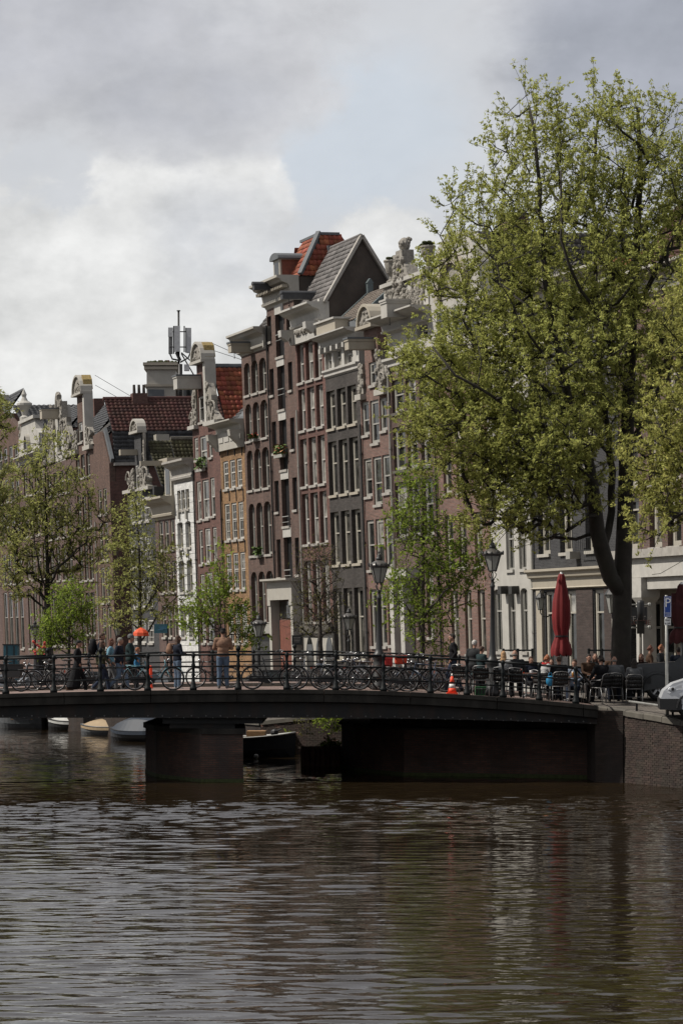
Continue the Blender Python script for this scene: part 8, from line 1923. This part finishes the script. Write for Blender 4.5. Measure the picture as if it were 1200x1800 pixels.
def table(label, px, Y, w=.36):
    p = at(px, Y); z0 = zd(p.x) if p.x < 7.3 else ground_z(p.x, Y); z0 -= .11 if 77.2 < Y < 85 and p.x < 7.3 else 0
    t = thing('terrace_table', label, 'table', (p.x, Y, z0), .2, 'terrace tables'); m = MB(); m.lathe([(w, .72), (w, .75)], 20); m.build('tabletop', MATS['wood_top'], t); m = MB(); m.lathe([(w + .008, .715), (w + .008, .735)], 20); m.build('rim', MATS['alu'], t)
    m = MB(); m.tube([(0, 0, .05), (0, 0, .72)], .03, 8); m.build('column', MATS['alu'], t)
    for k_ in range(3): a = k_ * 2.094; m = MB(); m.tube([(0, 0, .1), (.28 * math.cos(a), .28 * math.sin(a), .02)], .018, 5); m.build('foot', MATS['alu'], t)
    return (p.x, Y, z0 + .75)
def on_table(c, dx, dy, kind, label):
    t = thing(kind, label, 'cup' if kind != 'flower_pot' else 'flower pot', (c[0] + dx, c[1] + dy, c[2])); m = MB()
    if kind == 'coffee_cup': m.lathe([(.07, 0), (.075, .012)], 12); m.lathe([(.03, .012), (.042, .04), (.045, .075)], 12); m.build('cup_body', MATS['sign_white'], t, True); m = MB(); m.tube([(.043, 0, .06), (.07, 0, .05), (.04, 0, .025)], .006, 5); m.build('handle', MATS['sign_white'], t, True)
    elif kind == 'beer_glass': m.lathe([(.028, 0), (.034, .14)], 12); m.build('drink', mat('beer', (.40, .20, .04), .15), t, True); m = MB(); m.lathe([(.035, .141), (.035, .165)], 12); m.build('foam', MATS['sign_white'], t, True)
    else: m.lathe([(.05, 0), (.07, .11)], 12); m.build('pot', MATS['cone_orange'], t, True); m = MB(); r_ = random.Random(3); [m.ell(((r_.random() - .5) * .14, (r_.random() - .5) * .14, .12 + r_.random() * .1), .03, 5, 4) for _ in range(14)]; m.build('leaves', MATS['leaf_green'], t)
c = table('small round table in front of the balding guest', 924, 76.2); on_table(c, -.1, 0, 'flower_pot', 'terracotta orange plant pot on the table of the balding guest'); on_table(c, .15, .1, 'coffee_cup', 'white cup beside the orange pot')
c = table('round table between the guest in black and the raised cup', 1000, 76.9); on_table(c, -.12, .05, 'coffee_cup', 'white cup on the table below the red parasol'); on_table(c, .1, 0, 'beer_glass', 'beer glass on the table below the red parasol'); on_table(c, .22, .1, 'beer_glass', 'second beer glass on the table below the parasol')
c = table('round table behind the dark haired guest', 1052, 77.8); c = table('table behind the hood of the dark grey car', 1166, 80.8); on_table(c, -.12, -.1, 'flower_pot', 'orange pot on the table behind the grey car'); on_table(c, .12, -.1, 'coffee_cup', 'white cup on the table behind the grey car')
mat('bag_blue', (.02, .22, .42), .5, bump=.4)
p = at(966, 75.5); t = thing('shopping_bag', 'bright blue bag hanging on a chair beside the ginger guest', 'bag', (p.x, 75.45, zd(p.x) + .42)); m = MB(); m.ell((0, 0, .16), (.13, .07, .16), 10, 8); m.build('bag_body', MATS['bag_blue'], t, True); m = MB(); m.tube([(-.06, 0, .30), (-.03, 0, .40), (.03, 0, .40), (.06, 0, .30)], .01, 5); m.build('handle', MATS['bag_blue'], t)
# little fence at the terrace back
t = thing('terrace_rail', 'low black rail behind the terrace in front of the cafe wall', 'railing'); m = MB()
for a, b, Y in ((884, 935, 88), (1034, 1080, 88)):
    for r_ in (1143, 1163): A_, B_ = at(a, Y, r_), at(b, Y, r_); m = MB(); m.tube([A_, B_], .03, 5); m.build('rail', MATS['rail_paint'], t)
    for c_ in (a, (a + b) / 2, b): A_ = at(c_, Y, 1140); m = MB(); m.tube([A_, (A_.x, Y, 2.2)], .045, 6); m.build('post', MATS['rail_paint'], t)
